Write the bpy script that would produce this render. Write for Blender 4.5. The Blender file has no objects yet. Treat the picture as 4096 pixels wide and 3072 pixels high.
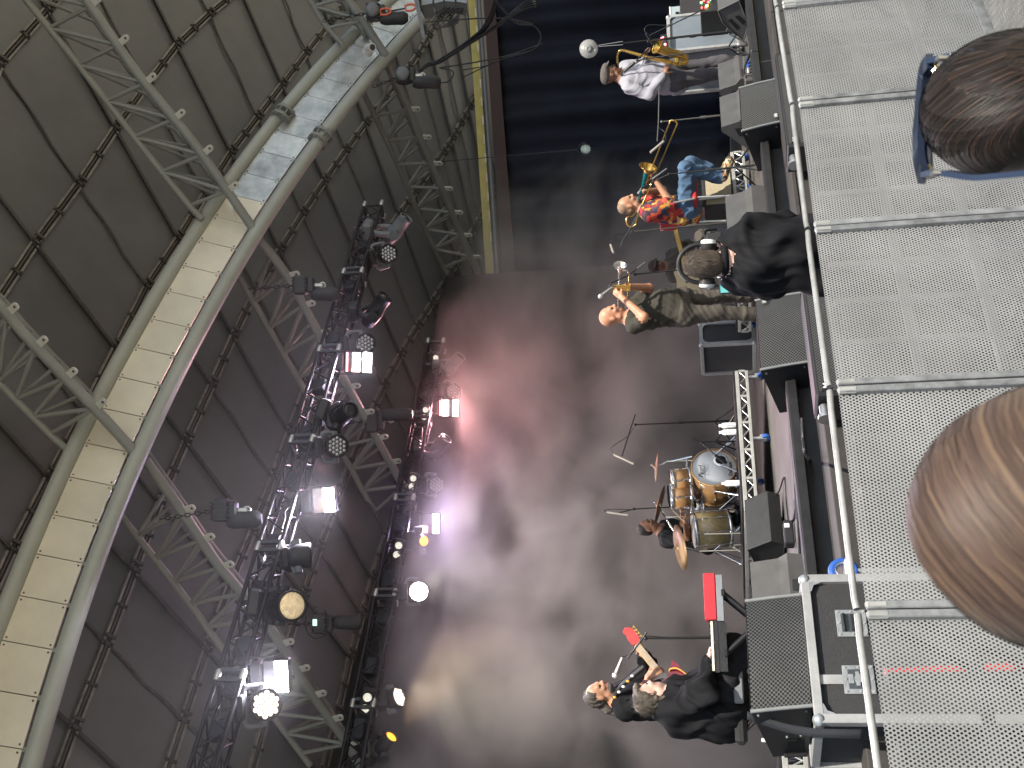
import bpy, math, random
import numpy as np
from mathutils import Vector, Matrix, Quaternion
random.seed(7); RNG = np.random.default_rng(11)
scene = bpy.context.scene

# ------------------------------------------------------------------ camera
# The photograph is stored lying on its side: the place's "up" points to the
# left of the frame, so the camera is rolled by about ninety degrees.
FPX, CXP, CYP = 4444.0, 2048.0, 1536.0
EYE = Vector((0, 0, 1.70)); TILT = 0.05
PITCH = math.atan((2851.6 - CXP) / math.hypot(1, TILT) / FPX)
_F = Vector((0, math.cos(PITCH), math.sin(PITCH)))
_U = Vector((0, -math.sin(PITCH), math.cos(PITCH)))
_R = Vector((1, 0, 0)); _n = math.hypot(1, TILT)
CAM_X = -(_U + _R * TILT) / _n
CAM_Y = (_R - _U * TILT) / _n
cam_data = bpy.data.cameras.new('camera'); cam = bpy.data.objects.new('camera', cam_data)
scene.collection.objects.link(cam); scene.camera = cam
cam_data.sensor_fit = 'HORIZONTAL'; cam_data.sensor_width = 36.0
cam_data.lens = 36.0 * FPX / 4096.0
cam_data.clip_start = 0.05; cam_data.clip_end = 500
cam.matrix_world = Matrix(((CAM_X.x, CAM_Y.x, -_F.x, EYE.x), (CAM_X.y, CAM_Y.y, -_F.y, EYE.y),
                           (CAM_X.z, CAM_Y.z, -_F.z, EYE.z), (0, 0, 0, 1)))
cam_data.dof.use_dof = True; cam_data.dof.focus_distance = 9.0; cam_data.dof.aperture_fstop = 12.0

# ------------------------------------------------------------------ light
SUN_AZ, SUN_EL = math.radians(148), math.radians(50)   # compass angle measured from +Y towards +X
world = bpy.data.worlds.new('World'); scene.world = world; world.use_nodes = True
wn = world.node_tree; bg = wn.nodes['Background']
sky = wn.nodes.new('ShaderNodeTexSky'); sky.sky_type = 'NISHITA'; sky.sun_disc = False
sky.sun_elevation = SUN_EL; sky.sun_rotation = SUN_AZ
sky.air_density = 1.0; sky.dust_density = 1.5
wn.links.new(sky.outputs[0], bg.inputs[0]); bg.inputs[1].default_value = 0.10
sun_data = bpy.data.lights.new('sun', 'SUN'); sun = bpy.data.objects.new('sun', sun_data)
scene.collection.objects.link(sun)
sun_data.energy = 4.6; sun_data.angle = math.radians(0.5); sun_data.color = (1.0, 0.93, 0.82)
sdir = Vector((math.sin(SUN_AZ) * math.cos(SUN_EL), math.cos(SUN_AZ) * math.cos(SUN_EL), math.sin(SUN_EL)))
sun.rotation_euler = (-sdir).to_track_quat('-Z', 'Y').to_euler()
scene.view_settings.view_transform = 'Standard'; scene.view_settings.look = 'None'
scene.view_settings.gamma = 1.0; scene.view_settings.exposure = 0.8
scene.view_settings.use_curve_mapping = False
scene.render.engine = 'CYCLES'
scene.cycles.use_denoising = True; scene.cycles.use_adaptive_sampling = True; scene.cycles.adaptive_threshold = 0.02
scene.cycles.max_bounces = 6; scene.cycles.diffuse_bounces = 3; scene.cycles.glossy_bounces = 3
scene.cycles.transmission_bounces = 4; scene.cycles.volume_bounces = 1; scene.cycles.transparent_max_bounces = 12
scene.cycles.sample_clamp_indirect = 6.0
scene.cycles.volume_step_rate = 1.0; scene.cycles.volume_max_steps = 128
scene.cycles.caustics_reflective = False; scene.cycles.caustics_refractive = False

# ------------------------------------------------------------------ placing
def at(px, py, d):
    """point at depth d along the photograph pixel (px, py) of 4096 x 3072"""
    return EYE + (_F + CAM_X * ((px - CXP) / FPX) - CAM_Y * ((py - CYP) / FPX)) * d
def onz(px, py, z):
    r = _F + CAM_X * ((px - CXP) / FPX) - CAM_Y * ((py - CYP) / FPX)
    return EYE + r * ((z - EYE.z) / r.z)
def tile(x0, y0, s):
    return lambda zx, zy, d: at(x0 + zx / s, y0 + zy / s, d)
def inv_depth(py, y0, d0, y1, d1):
    """depth of a line that runs straight through the place, between two photograph rows"""
    return 1.0 / (1 / d0 + (1 / d1 - 1 / d0) * (py - y0) / (y1 - y0))
ZS = 1.10                                              # stage deck height
_e0, _e1 = onz(3015, 163, ZS), onz(3247, 2279, ZS)
E = (_e0 - _e1); E.z = 0; E.normalize()                # along the stage front, to the right and away
N = Vector((-E.y, E.x, 0))                             # into the stage
UP = Vector((0, 0, 1))
EDGE = _e1.copy()
def st(e, n, z=0.0):
    p = EDGE + E * e + N * n; return Vector((p.x, p.y, z))

# ------------------------------------------------------------------ materials
MATS = {}
def mat(name, col, rough=0.6, metal=0.0, var=0.12, scale=6.0, bump=0.0, bscale=60.0, emit=None, estr=0.0, spec=0.5, coat=0.0, aniso=None):
    if name in MATS: return MATS[name]
    m = bpy.data.materials.new(name); m.use_nodes = True; nt = m.node_tree
    b = nt.nodes['Principled BSDF']
    b.inputs['Roughness'].default_value = rough; b.inputs['Metallic'].default_value = metal
    b.inputs['Specular IOR Level'].default_value = spec
    b.inputs['Coat Weight'].default_value = coat
    tc = nt.nodes.new('ShaderNodeTexCoord'); oi = nt.nodes.new('ShaderNodeObjectInfo')
    n1 = nt.nodes.new('ShaderNodeTexNoise'); n1.inputs['Scale'].default_value = scale
    n1.inputs['Detail'].default_value = 6; n1.inputs['Roughness'].default_value = 0.65
    nt.links.new(tc.outputs['Object'], n1.inputs['Vector'])
    mr = nt.nodes.new('ShaderNodeMapRange'); mr.inputs[1].default_value = 0.3; mr.inputs[2].default_value = 0.7
    mr.inputs[3].default_value = 1 - var; mr.inputs[4].default_value = 1 + var
    nt.links.new(n1.outputs[0], mr.inputs[0])
    ad = nt.nodes.new('ShaderNodeMath'); ad.operation = 'MULTIPLY_ADD'
    ad.inputs[1].default_value = var * 0.8; ad.inputs[2].default_value = -var * 0.4
    nt.links.new(oi.outputs['Random'], ad.inputs[0])
    sm = nt.nodes.new('ShaderNodeMath'); sm.operation = 'ADD'
    nt.links.new(mr.outputs[0], sm.inputs[0]); nt.links.new(ad.outputs[0], sm.inputs[1])
    vm = nt.nodes.new('ShaderNodeVectorMath'); vm.operation = 'SCALE'; vm.inputs[0].default_value = col[:3]
    nt.links.new(sm.outputs[0], vm.inputs['Scale'])
    nt.links.new(vm.outputs[0], b.inputs['Base Color'])
    r2 = nt.nodes.new('ShaderNodeMapRange'); r2.inputs[3].default_value = max(0.02, rough - 0.08); r2.inputs[4].default_value = min(1, rough + 0.1)
    nt.links.new(n1.outputs[0], r2.inputs[0]); nt.links.new(r2.outputs[0], b.inputs['Roughness'])
    if bump > 0:
        n2 = nt.nodes.new('ShaderNodeTexNoise'); n2.inputs['Scale'].default_value = bscale; n2.inputs['Detail'].default_value = 4
        nt.links.new(tc.outputs['Object'], n2.inputs['Vector'])
        bp = nt.nodes.new('ShaderNodeBump'); bp.inputs['Strength'].default_value = bump; bp.inputs['Distance'].default_value = 0.01
        nt.links.new(n2.outputs[0], bp.inputs['Height']); nt.links.new(bp.outputs[0], b.inputs['Normal'])
    if emit:
        b.inputs['Emission Color'].default_value = (*emit, 1); b.inputs['Emission Strength'].default_value = estr
    MATS[name] = m
    return m
def bsdf(m): return m.node_tree.nodes['Principled BSDF']

def perforated(name, base, hole, scale, size=0.33, metal=0.4, rough=0.5, axes='xz'):
    """punched sheet for loudspeaker grilles: staggered round holes, in object space"""
    m = mat(name, base, rough, metal); nt = m.node_tree; b = bsdf(m)
    tc = nt.nodes.new('ShaderNodeTexCoord'); uv = tc.outputs['UV']
    vo = nt.nodes.new('ShaderNodeTexVoronoi'); vo.voronoi_dimensions = '2D'; vo.inputs['Scale'].default_value = 1.0
    vo.inputs['Randomness'].default_value = 0.0
    mp = nt.nodes.new('ShaderNodeMapping'); mp.inputs['Scale'].default_value = (scale, scale, 1); mp.inputs['Rotation'].default_value = (0, 0, 0.785)
    nt.links.new(uv, mp.inputs['Vector']); nt.links.new(mp.outputs[0], vo.inputs['Vector'])
    cr = nt.nodes.new('ShaderNodeMapRange'); cr.inputs[1].default_value = size; cr.inputs[2].default_value = size + 0.1
    nt.links.new(vo.outputs['Distance'], cr.inputs[0])
    mx = nt.nodes.new('ShaderNodeMix'); mx.data_type = 'RGBA'; mx.inputs['A'].default_value = (*hole, 1)
    src = b.inputs['Base Color'].links[0].from_socket
    nt.links.new(cr.outputs[0], mx.inputs['Factor']); nt.links.new(src, mx.inputs['B'])
    nt.links.new(mx.outputs['Result'], b.inputs['Base Color'])
    mm = nt.nodes.new('ShaderNodeMath'); mm.operation = 'MULTIPLY'; mm.inputs[1].default_value = metal
    nt.links.new(cr.outputs[0], mm.inputs[0]); nt.links.new(mm.outputs[0], b.inputs['Metallic'])
    return m

# ------------------------------------------------------------------ mesh toolkit
COL = scene.collection
def frame(z, hint=None):
    z = Vector(z).normalized()
    h = Vector(hint) if hint is not None else (Vector((0, 0, 1)) if abs(z.z) < 0.9 else Vector((1, 0, 0)))
    x = h.cross(z)
    if x.length < 1e-6: x = Vector((1, 0, 0)).cross(z)
    x.normalize(); y = z.cross(x)
    return x, y, z
class MB:
    def __init__(s): s.v = []; s.f = []; s.m = []; s.sm = []; s.uv = {}
    def add(s, vs, fs, mi=0, smooth=False, uvs=None):
        o = len(s.v); s.v += [Vector(v) for v in vs]
        for k, f in enumerate(fs):
            if uvs is not None: s.uv[len(s.f)] = [uvs[i] for i in f]
            s.f.append([i + o for i in f]); s.m.append(mi); s.sm.append(smooth)
        return s
    def hexa(s, a, b, mi=0, uv=None):
        """solid between two quads a (front) and b (back), same winding"""
        vs = list(a) + list(b)
        fs = [(0, 1, 2, 3), (7, 6, 5, 4), (0, 4, 5, 1), (1, 5, 6, 2), (2, 6, 7, 3), (3, 7, 4, 0)]
        c = sum((Vector(v) for v in vs), Vector()) / 8
        n = (Vector(a[1]) - Vector(a[0])).cross(Vector(a[2]) - Vector(a[0]))
        if n.dot(Vector(a[0]) - c) < 0: fs = [f[::-1] for f in fs]
        return s.add(vs, fs, mi)
    def box(s, c, size, ax=None, mi=0, bev=0.0):
        c = Vector(c); X, Y, Z = ax if ax else (Vector((1, 0, 0)), Vector((0, 1, 0)), Vector((0, 0, 1)))
        hx, hy, hz = [k / 2 for k in size]
        if bev <= 0:
            q = lambda sz: [c - X * hx - Y * hy + Z * sz, c + X * hx - Y * hy + Z * sz, c + X * hx + Y * hy + Z * sz, c - X * hx + Y * hy + Z * sz]
            return s.hexa(q(hz), q(-hz), mi)
        b = min(bev, hx * .9, hy * .9, hz * .9); vs = []; idx = {}
        for sx in (-1, 1):
            for sy in (-1, 1):
                for sz in (-1, 1):
                    for k in range(3):
                        h = [hx, hy, hz]
                        p = [sx * (hx - (0 if k == 0 else b)), sy * (hy - (0 if k == 1 else b)), sz * (hz - (0 if k == 2 else b))]
                        idx[sx, sy, sz, k] = len(vs); vs.append(c + X * p[0] + Y * p[1] + Z * p[2])
        fs = []
        S = (-1, 1)
        for k in range(3):
            o = [i for i in range(3) if i != k]
            for sg in S:
                def I(a_, b_):
                    t = [0, 0, 0]; t[k] = sg; t[o[0]] = a_; t[o[1]] = b_; return idx[t[0], t[1], t[2], k]
                fs.append((I(-1, -1), I(1, -1), I(1, 1), I(-1, 1)))
        for k in range(3):
            o = [i for i in range(3) if i != k]
            for a_ in S:
                for b_ in S:
                    def J(sg, kk):
                        t = [0, 0, 0]; t[k] = sg; t[o[0]] = a_; t[o[1]] = b_; return idx[t[0], t[1], t[2], kk]
                    fs.append((J(-1, o[0]), J(1, o[0]), J(1, o[1]), J(-1, o[1])))
        for sx in S:
            for sy in S:
                for sz in S: fs.append(tuple(idx[sx, sy, sz, k] for k in range(3)))
        out = []
        for f in fs:
            p = [vs[i] for i in f]; n = (p[1] - p[0]).cross(p[2] - p[0]); m_ = sum(p, Vector()) / len(p) - c
            out.append(f if n.dot(m_) > 0 else f[::-1])
        return s.add(vs, out, mi)
    def cyl(s, p, q, r0, r1=None, n=12, mi=0, cap=True, smooth=True):
        p, q = Vector(p), Vector(q); r1 = r0 if r1 is None else r1
        x, y, z = frame(q - p)
        vs = []
        for c, r in ((p, r0), (q, r1)):
            for i in range(n):
                a = 2 * math.pi * i / n; vs.append(c + x * (r * math.cos(a)) + y * (r * math.sin(a)))
        s.add(vs, [(i, (i + 1) % n, n + (i + 1) % n, n + i) for i in range(n)], mi, smooth)
        if cap:
            s.add(vs[:n], [tuple(range(n))[::-1]], mi); s.add(vs[n:], [tuple(range(n))], mi)
        return s
    def tube(s, pts, r, n=8, mi=0, cap=True, closed=False):
        pts = [Vector(p) for p in pts]; k = len(pts)
        rs = r if hasattr(r, '__len__') else [r] * k
        tang = []
        for i in range(k):
            a = pts[(i - 1) % k] if (closed or i > 0) else pts[i]; b = pts[(i + 1) % k] if (closed or i < k - 1) else pts[i]
            t = b - a; tang.append(t.normalized() if t.length > 1e-9 else Vector((0, 0, 1)))
        x, y, z = frame(tang[0]); vs = []
        for i in range(k):
            if i > 0:
                qn = tang[i - 1].rotation_difference(tang[i]); x = qn @ x; x = (x - tang[i] * x.dot(tang[i])).normalized()
            y = tang[i].cross(x)
            for j in range(n):
                a = 2 * math.pi * j / n; vs.append(pts[i] + (x * math.cos(a) + y * math.sin(a)) * rs[i])
        fs = []
        for i in range(k if closed else k - 1):
            i2 = (i + 1) % k
            for j in range(n): fs.append((i * n + j, i * n + (j + 1) % n, i2 * n + (j + 1) % n, i2 * n + j))
        s.add(vs, fs, mi, True)
        if cap and not closed:
            s.add(vs[:n], [tuple(range(n))[::-1]], mi); s.add(vs[-n:], [tuple(range(n))], mi)
        return s
    def lathe(s, p, axis, prof, n=20, mi=0, smooth=True):
        """prof: list of (distance along axis, radius)"""
        p = Vector(p); x, y, z = frame(axis); vs = []
        for t, r in prof:
            for j in range(n):
                a = 2 * math.pi * j / n; vs.append(p + z * t + (x * math.cos(a) + y * math.sin(a)) * max(r, 1e-4))
        k = len(prof)
        return s.add(vs, [(i * n + j, i * n + (j + 1) % n, (i + 1) * n + (j + 1) % n, (i + 1) * n + j) for i in range(k - 1) for j in range(n)], mi, smooth)
    def ball(s, c, r, n=10, mi=0, ax=None):
        r3 = r if hasattr(r, '__len__') else (r, r, r)
        X, Y, Z = ax if ax else (Vector((1, 0, 0)), Vector((0, 1, 0)), Vector((0, 0, 1)))
        c = Vector(c); vs = []; m = max(4, n // 2 + 1)
        for i in range(m + 1):
            t = math.pi * i / m
            for j in range(n):
                a = 2 * math.pi * j / n
                vs.append(c + X * (r3[0] * math.sin(t) * math.cos(a)) + Y * (r3[1] * math.sin(t) * math.sin(a)) + Z * (r3[2] * math.cos(t)))
        return s.add(vs, [(i * n + j, (i + 1) * n + j, (i + 1) * n + (j + 1) % n, i * n + (j + 1) % n) for i in range(m) for j in range(n)], mi, True)
    def prism(s, pts, ext, mi=0, uv=False):
        pts = [Vector(p) for p in pts]; n = len(pts); ext = Vector(ext)
        nn = Vector((0, 0, 0))
        for i in range(n): nn += pts[i].cross(pts[(i + 1) % n])
        f0 = tuple(range(n)); f1 = tuple(range(n, 2 * n))[::-1]
        side = [((i + 1) % n, i, n + i, n + (i + 1) % n) for i in range(n)]
        fs = [f0, f1] + side
        if nn.dot(ext) > 0: fs = [f[::-1] for f in fs]
        return s.add(pts + [p + ext for p in pts], fs, mi)
    def quad(s, a, b, c, d, mi=0, uv=None):
        return s.add([a, b, c, d], [(0, 1, 2, 3)], mi, False, uv)
    def mesh(s, name, mats, org=None):
        me = bpy.data.meshes.new(name)
        o = org if org is not None else Vector()
        me.from_pydata([tuple(v - o) for v in s.v], [], [tuple(f) for f in s.f])
        for m in (mats if isinstance(mats, (list, tuple)) else [mats]): me.materials.append(m)
        me.polygons.foreach_set('material_index', s.m); me.polygons.foreach_set('use_smooth', s.sm)
        if s.uv:
            ul = me.uv_layers.new(name='UVMap')
            for fi, us in s.uv.items():
                p = me.polygons[fi]
                for li, u in zip(p.loop_indices, us): ul.data[li].uv = u
        me.update(); return me
    def build(s, name, mats, parent=None, label=None):
        """one mesh object; under a thing its vertices are kept relative to that thing"""
        if parent is None:
            o = bpy.data.objects.new(name, s.mesh(name, mats))
        else:
            o = bpy.data.objects.new(name, s.mesh(name, mats, Vector(root_org(parent)))); o.parent = parent
        COL.objects.link(o)
        if label: o['label'] = label
        return o
def root_org(o):
    while o.parent: o = o.parent
    return o['_org'] if '_org' in o else (0, 0, 0)
def thing(name, label, cat, loc=(0, 0, 0), group=None):
    o = bpy.data.objects.new(name, None); COL.objects.link(o); o.location = Vector(loc); o['_org'] = tuple(Vector(loc))
    o.empty_display_size = 0.1
    o['label'] = label; o['category'] = cat
    if group: o['group'] = group
    return o
def tag(o, label=None, cat=None, group=None, kind=None):
    if label: o['label'] = label
    if cat: o['category'] = cat
    if group: o['group'] = group
    if kind: o['kind'] = kind
    return o
_unit = {}
def rod(name, p, q, r, m, parent, n=10):
    """a straight round bar as an object of its own; alike bars share one mesh"""
    key = (m.name, n)
    if key not in _unit:
        _unit[key] = MB().cyl((0, 0, 0), (0, 0, 1), 1, 1, n).mesh('bar', m)
    p, q = Vector(p), Vector(q); x, y, z = frame(q - p); L = (q - p).length
    o = bpy.data.objects.new(name, _unit[key]); COL.objects.link(o); o.parent = parent
    p = p - Vector(root_org(parent))
    o.matrix_local = Matrix(((x.x * r, y.x * r, z.x * L, p.x), (x.y * r, y.y * r, z.y * L, p.y), (x.z * r, y.z * r, z.z * L, p.z), (0, 0, 0, 1)))
    return o
def inst(name, me, parent, p, ax, sc=(1, 1, 1)):
    o = bpy.data.objects.new(name, me); COL.objects.link(o); o.parent = parent
    X, Y, Z = ax; p = Vector(p) - Vector(root_org(parent))
    o.matrix_local = Matrix(((X.x * sc[0], Y.x * sc[1], Z.x * sc[2], p.x), (X.y * sc[0], Y.y * sc[1], Z.y * sc[2], p.y), (X.z * sc[0], Y.z * sc[1], Z.z * sc[2], p.z), (0, 0, 0, 1)))
    return o
def text_mesh(txt, name, m, parent, c, right, up, size, shear=0.0, bold=False, extrude=0.0008):
    cu = bpy.data.curves.new(name, 'FONT'); cu.body = txt; cu.size = size; cu.align_x = 'CENTER'; cu.align_y = 'CENTER'
    cu.extrude = extrude; cu.shear = shear; cu.resolution_u = 3
    if bold: cu.offset = size * 0.02
    tmp = bpy.data.objects.new(name, cu); COL.objects.link(tmp)
    me = bpy.data.meshes.new_from_object(tmp.evaluated_get(bpy.context.evaluated_depsgraph_get()))
    bpy.data.objects.remove(tmp); bpy.data.curves.remove(cu)
    me.materials.clear(); me.materials.append(m)
    r, u = Vector(right).normalized(), Vector(up).normalized(); z = r.cross(u).normalized(); u = z.cross(r)
    return inst(name, me, parent, c, (r, u, z))
def sag(p, q, drop, k=10, wob=0.0):
    p, q = Vector(p), Vector(q); out = []
    for i in range(k + 1):
        t = i / k; v = p.lerp(q, t); v.z -= drop * 4 * t * (1 - t)
        if wob and 0 < i < k: v += Vector((random.uniform(-wob, wob), random.uniform(-wob, wob), random.uniform(-wob, wob)))
        out.append(v)
    return out
def smooth_path(pts, k=5):
    """Catmull-Rom through the points"""
    P = [Vector(p) for p in pts]; P = [P[0] * 2 - P[1]] + P + [P[-1] * 2 - P[-2]]; out = []
    for i in range(1, len(P) - 2):
        for j in range(k):
            t = j / k; a, b, c, d = P[i - 1], P[i], P[i + 1], P[i + 2]
            out.append(0.5 * ((2 * b) + (c - a) * t + (2 * a - 5 * b + 4 * c - d) * t * t + (3 * b - a - 3 * c + d) * t ** 3))
    out.append(P[-2]); return out
def onn(px, py, n):
    """point of a photograph pixel on the upright plane n metres behind the stage edge"""
    r = _F + CAM_X * ((px - CXP) / FPX) - CAM_Y * ((py - CYP) / FPX)
    return EYE + r * ((n - (EYE - EDGE).dot(N)) / r.dot(N))
# ================================================================== materials of the setting
M_deck = mat('stage_deck_ply', (0.085, 0.080, 0.074), 0.55, 0, 0.35, 3.0, 0.15, 40)
M_black = mat('black_paint', (0.018, 0.018, 0.019), 0.45, 0, 0.3, 9, 0.25, 50)
M_void = mat('black_cloth_skirt', (0.008, 0.008, 0.009), 0.9)
M_ledge = mat('weathered_plank', (0.042, 0.038, 0.036), 0.7, 0, 0.3, 5, 0.2, 30)
M_ground = mat('asphalt_pit', (0.022, 0.022, 0.023), 0.9, 0, 0.3, 2, 0.3, 80)
M_lawn = mat('trodden_grass', (0.27, 0.25, 0.195), 0.95, 0, 0.35, 1.5, 0.5, 30)
M_backdrop = mat('black_backdrop_cloth', (0.027, 0.027, 0.027), 0.9, 0, 0.2, 1.2)
M_drape = mat('navy_black_velvet', (0.012, 0.014, 0.024), 0.8, 0, 0.4, 1.0, spec=0.2)
M_roof = mat('dulled_aluminium_sheet', (0.185, 0.190, 0.197), 0.38, 0.45, 0.22, 0.35, 0.05, 3)
M_rail = mat('roof_rail_steel', (0.30, 0.285, 0.26), 0.55, 0.5, 0.3, 8)
M_cable = mat('roof_cable', (0.12, 0.114, 0.106), 0.6, 0.5, 0.3, 20)
M_raildark = mat('roof_rail_gap', (0.05, 0.045, 0.04), 0.8)
M_tube = mat('pale_grey_green_tube_paint', (0.42, 0.44, 0.40), 0.35, 0.0, 0.08, 3)
M_pipe = mat('grey_green_painted_steel', (0.27, 0.278, 0.262), 0.38, 0.0, 0.10, 3, 0.03, 20)
M_lug = mat('pale_lug_steel', (0.62, 0.61, 0.55), 0.5, 0.0, 0.1, 10)
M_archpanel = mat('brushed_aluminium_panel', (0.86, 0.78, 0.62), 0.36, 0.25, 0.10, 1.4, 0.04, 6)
M_archcool = mat('scuffed_panel_cool_reflection', (0.56, 0.56, 0.53), 0.36, 0.6, 0.35, 3.5, 0.06, 8)  # cool grey reflection put into the colour; only the mottling is scuffing
M_truss_black = mat('black_truss_aluminium', (0.035, 0.034, 0.037), 0.32, 0.7, 0.3, 14)
M_bright = mat('bare_aluminium', (0.62, 0.62, 0.60), 0.35, 0.9, 0.15, 12)
M_white = mat('white_plastic', (0.75, 0.75, 0.73), 0.4)
M_rubber = mat('black_rubber', (0.016, 0.016, 0.017), 0.55)
M_cablesheath = mat('black_cable_sheath', (0.02, 0.02, 0.021), 0.45)

# ================================================================== ground, stage
b = MB(); b.quad((-140, -140, 0), (140, -140, 0), (140, 160, 0), (-140, 160, 0))
tag(b.build('ground', M_lawn), kind='structure')
b = MB(); q = [st(-14, -4.4, .004), st(22, -4.4, .004), st(22, 0.2, .004), st(-14, 0.2, .004)]
b.quad(*q); tag(b.build('pavement', M_ground), kind='structure')
b = MB(); b.box(st(4, 5.9, ZS - .1), (36, 11.8, .2), (E, N, UP)); tag(b.build('stage_floor', M_deck), kind='structure')
b = MB(); b.box(st(4, 0.12, ZS / 2 - .13), (36, .1, ZS - .14), (E, N, UP)); tag(b.build('stage_front_wall', M_void), kind='structure')
# kerb beam and ledge boards along the stage front
th = thing('stage_edge', 'black painted kerb beam and weathered boards along the stage front', 'stage edge', st(0, -.1, 0.9))
for i in range(9):
    e0 = -14 + i * 4
    b = MB(); b.box(st(e0 + 2, -.07, ZS + .012), (3.985, .15, .085), (E, N, UP), bev=.012); b.build('kerb_beam', M_black, th)
    b = MB(); b.box(st(e0 + 2, -.36, .945), (3.98, .42, .04), (E, N, UP), bev=.006); b.build('board', M_ledge, th)
    b = MB(); b.box(st(e0 + 2, -.555, .845), (3.98, .03, .15), (E, N, UP), bev=.006); b.build('board', M_ledge, th)
    b = MB(); b.box(st(e0 + 2, -.51, .38), (3.98, .05, .76), (E, N, UP)); b.build('skirt', M_void, th)

# ================================================================== curtains
def curtain(name, label, base_fn, u0, u1, nu, zt_fn, zb, amp, per, mtl, seed, nz=14):
    """hanging cloth with folds: base_fn(u) -> plan point and normal"""
    rr = random.Random(seed); ph = [rr.uniform(0, 6.28) for _ in range(9)]
    b = MB(); vs = []; fs = []
    for i in range(nu + 1):
        u = u0 + (u1 - u0) * i / nu; p, nn = base_fn(u); zt = zt_fn(u)
        for k in range(nz + 1):
            t = k / nz; z = zt + (zb - zt) * t
            a = amp * (0.35 + 0.65 * t)
            w = a * (math.sin(u / per * 6.28 + ph[0] + .5 * math.sin(z * .6 + ph[1])) + .5 * math.sin(u / per * 2.7 * 6.28 + ph[2] + .3 * math.sin(z + ph[3])) + .7 * math.sin(u / per * .37 * 6.28 + ph[4]))
            vs.append((p.x + nn.x * w, p.y + nn.y * w, z))
    for i in range(nu):
        for k in range(nz):
            a = i * (nz + 1) + k; fs.append((a, a + nz + 1, a + nz + 2, a + 1))
    b.add(vs, fs, 0, True)
    o = b.build(name, mtl); md = o.modifiers.new('cloth_thickness', 'SOLIDIFY'); md.thickness = .01
    return tag(o, label, 'curtain')
BACKN = 8.0
eR = (onn(1782, 1108, BACKN) - EDGE).dot(E)
curtain('backdrop_curtain', 'wide smooth black backdrop hanging behind the drum kit', lambda u: (st(u, BACKN), N), -9, eR, 90,
        lambda u: onn(1782, 1108, BACKN).z + (eR - u) * 0.03, ZS + .01, .018, 1.9, M_backdrop, 3)
cA, cB = at(2052, 1140, 23.0), at(1912, -420, 26.3)
cA2, cB2 = Vector((cA.x, cA.y, 0)), Vector((cB.x, cB.y, 0))
cd = (cB2 - cA2); cl = cd.length; cd.normalize(); cn = Vector((-cd.y, cd.x, 0))
curtain('wing_curtain', 'dark navy wing curtain in deep folds behind the horn players', lambda u: (cA2 + cd * u, cn), -2.2, cl, 220,
        lambda u: cA.z + (cB.z - cA.z) * (u / cl), ZS + .01, .17, 1.3, M_drape, 5)
# timber rail at the head of the wing curtain
rr_ = MB(); pA, pB = cA - cd * 2 - cn * .2, cB - cn * .2
x_, y_, z_ = frame(pB - pA)
M_yellow_light = mat('yellow_light_fascia', (0.50, 0.42, 0.10), 0.5, 0, .2, 3)  # yellow light along the roof edge put into the colour
th = thing('curtain_track', 'long steel curtain track with yellow lit fascia along the roof edge', 'curtain track', pA)
rod('track', pA + Vector((0, 0, .12)), pB + Vector((0, 0, .12)), .05, mat('track_steel', (.16, .17, .18), .5, .4), th)
L_ = (pB - pA).length; dr_ = (pB - pA).normalized()
rr_ = MB(); rr_.box((pA + pB) / 2 + Vector((0, 0, .30)) + cn * .12, (L_, .03, .17), (dr_, cn, dr_.cross(cn))); rr_.build('fascia', M_yellow_light, th)
rr_ = MB(); rr_.box((pA + pB) / 2 + Vector((0, 0, -.12)) - cn * .02, (L_, .05, .26), (dr_, cn, dr_.cross(cn))); rr_.build('timber_rail', mat('dark_stained_timber', (.045, .022, .018), .7), th)
for k in range(26):
    p = pA + dr_ * (L_ * (k + .5) / 26); b = MB(); b.box(p + Vector((0, 0, .2)) - cn * .05, (.22, .02, .03), (dr_, cn, UP)); b.build('clip', mat('pale_clip', (.7, .62, .45), .5), th)

# ================================================================== roof
RA, RB, RC = .0588, -1.137e-5, 5.886e-6
def roof_d(px, py): return 1.0 / (RA + RB * px + RC * py)
def rp(px, py, off=0.0): return at(px, py, roof_d(px, py)) + RN * off
_a, _b, _c = [at(x, y, roof_d(x, y)) for x, y in ((0, 0), (0, 3072), (1800, 500))]
RN = (_b - _a).cross(_c - _a).normalized()
if RN.dot(EYE - _a) < 0: RN = -RN                      # points down into the stage
PL = [[(-330, 1040), (0, 247), (204, 25), (420, -210)],
      [(-330, 1800), (0, 1172), (105, 1019), (315, 735), (444, 537), (679, 210), (772, 111), (907, 0), (1120, -180)],
      [(-300, 2950), (37, 2215), (204, 1888), (388, 1540), (580, 1154), (710, 957), (889, 654), (1104, 370), (1296, 117), (1388, 12), (1560, -180)],
      [(60, 3560), (247, 3023), (420, 2579), (531, 2283), (660, 1937), (840, 1543), (988, 1215), (1172, 907), (1345, 648), (1493, 451), (1647, 253), (1752, 80), (1930, -190)],
      [(510, 3560), (667, 3066), (821, 2591), (926, 2307), (1036, 2048), (1209, 1567), (1345, 1270), (1505, 988), (1654, 772), (1796, 574), (1919, 352), (2100, 0)],
      [(880, 3560), (1000, 3072), (1135, 2604), (1265, 2208), (1440, 1740), (1561, 1481), (1691, 1265), (1808, 1080), (1925, 852), (2090, 560), (2300, 120)],
      [(1170, 3560), (1290, 3072), (1407, 2579), (1518, 2202), (1680, 1800), (1850, 1440), (2040, 1110), (2300, 640)]]
PL = [[(-700, 700), (-330, 60), (0, -480)]] + PL
QY = [3560, 3260, 2912, 2579, 2283, 2010, 1765, 1543, 1345, 1165, 1003, 857, 726, 605, 497, 398, 308, 226, 150, 80, 15, -60]
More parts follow.
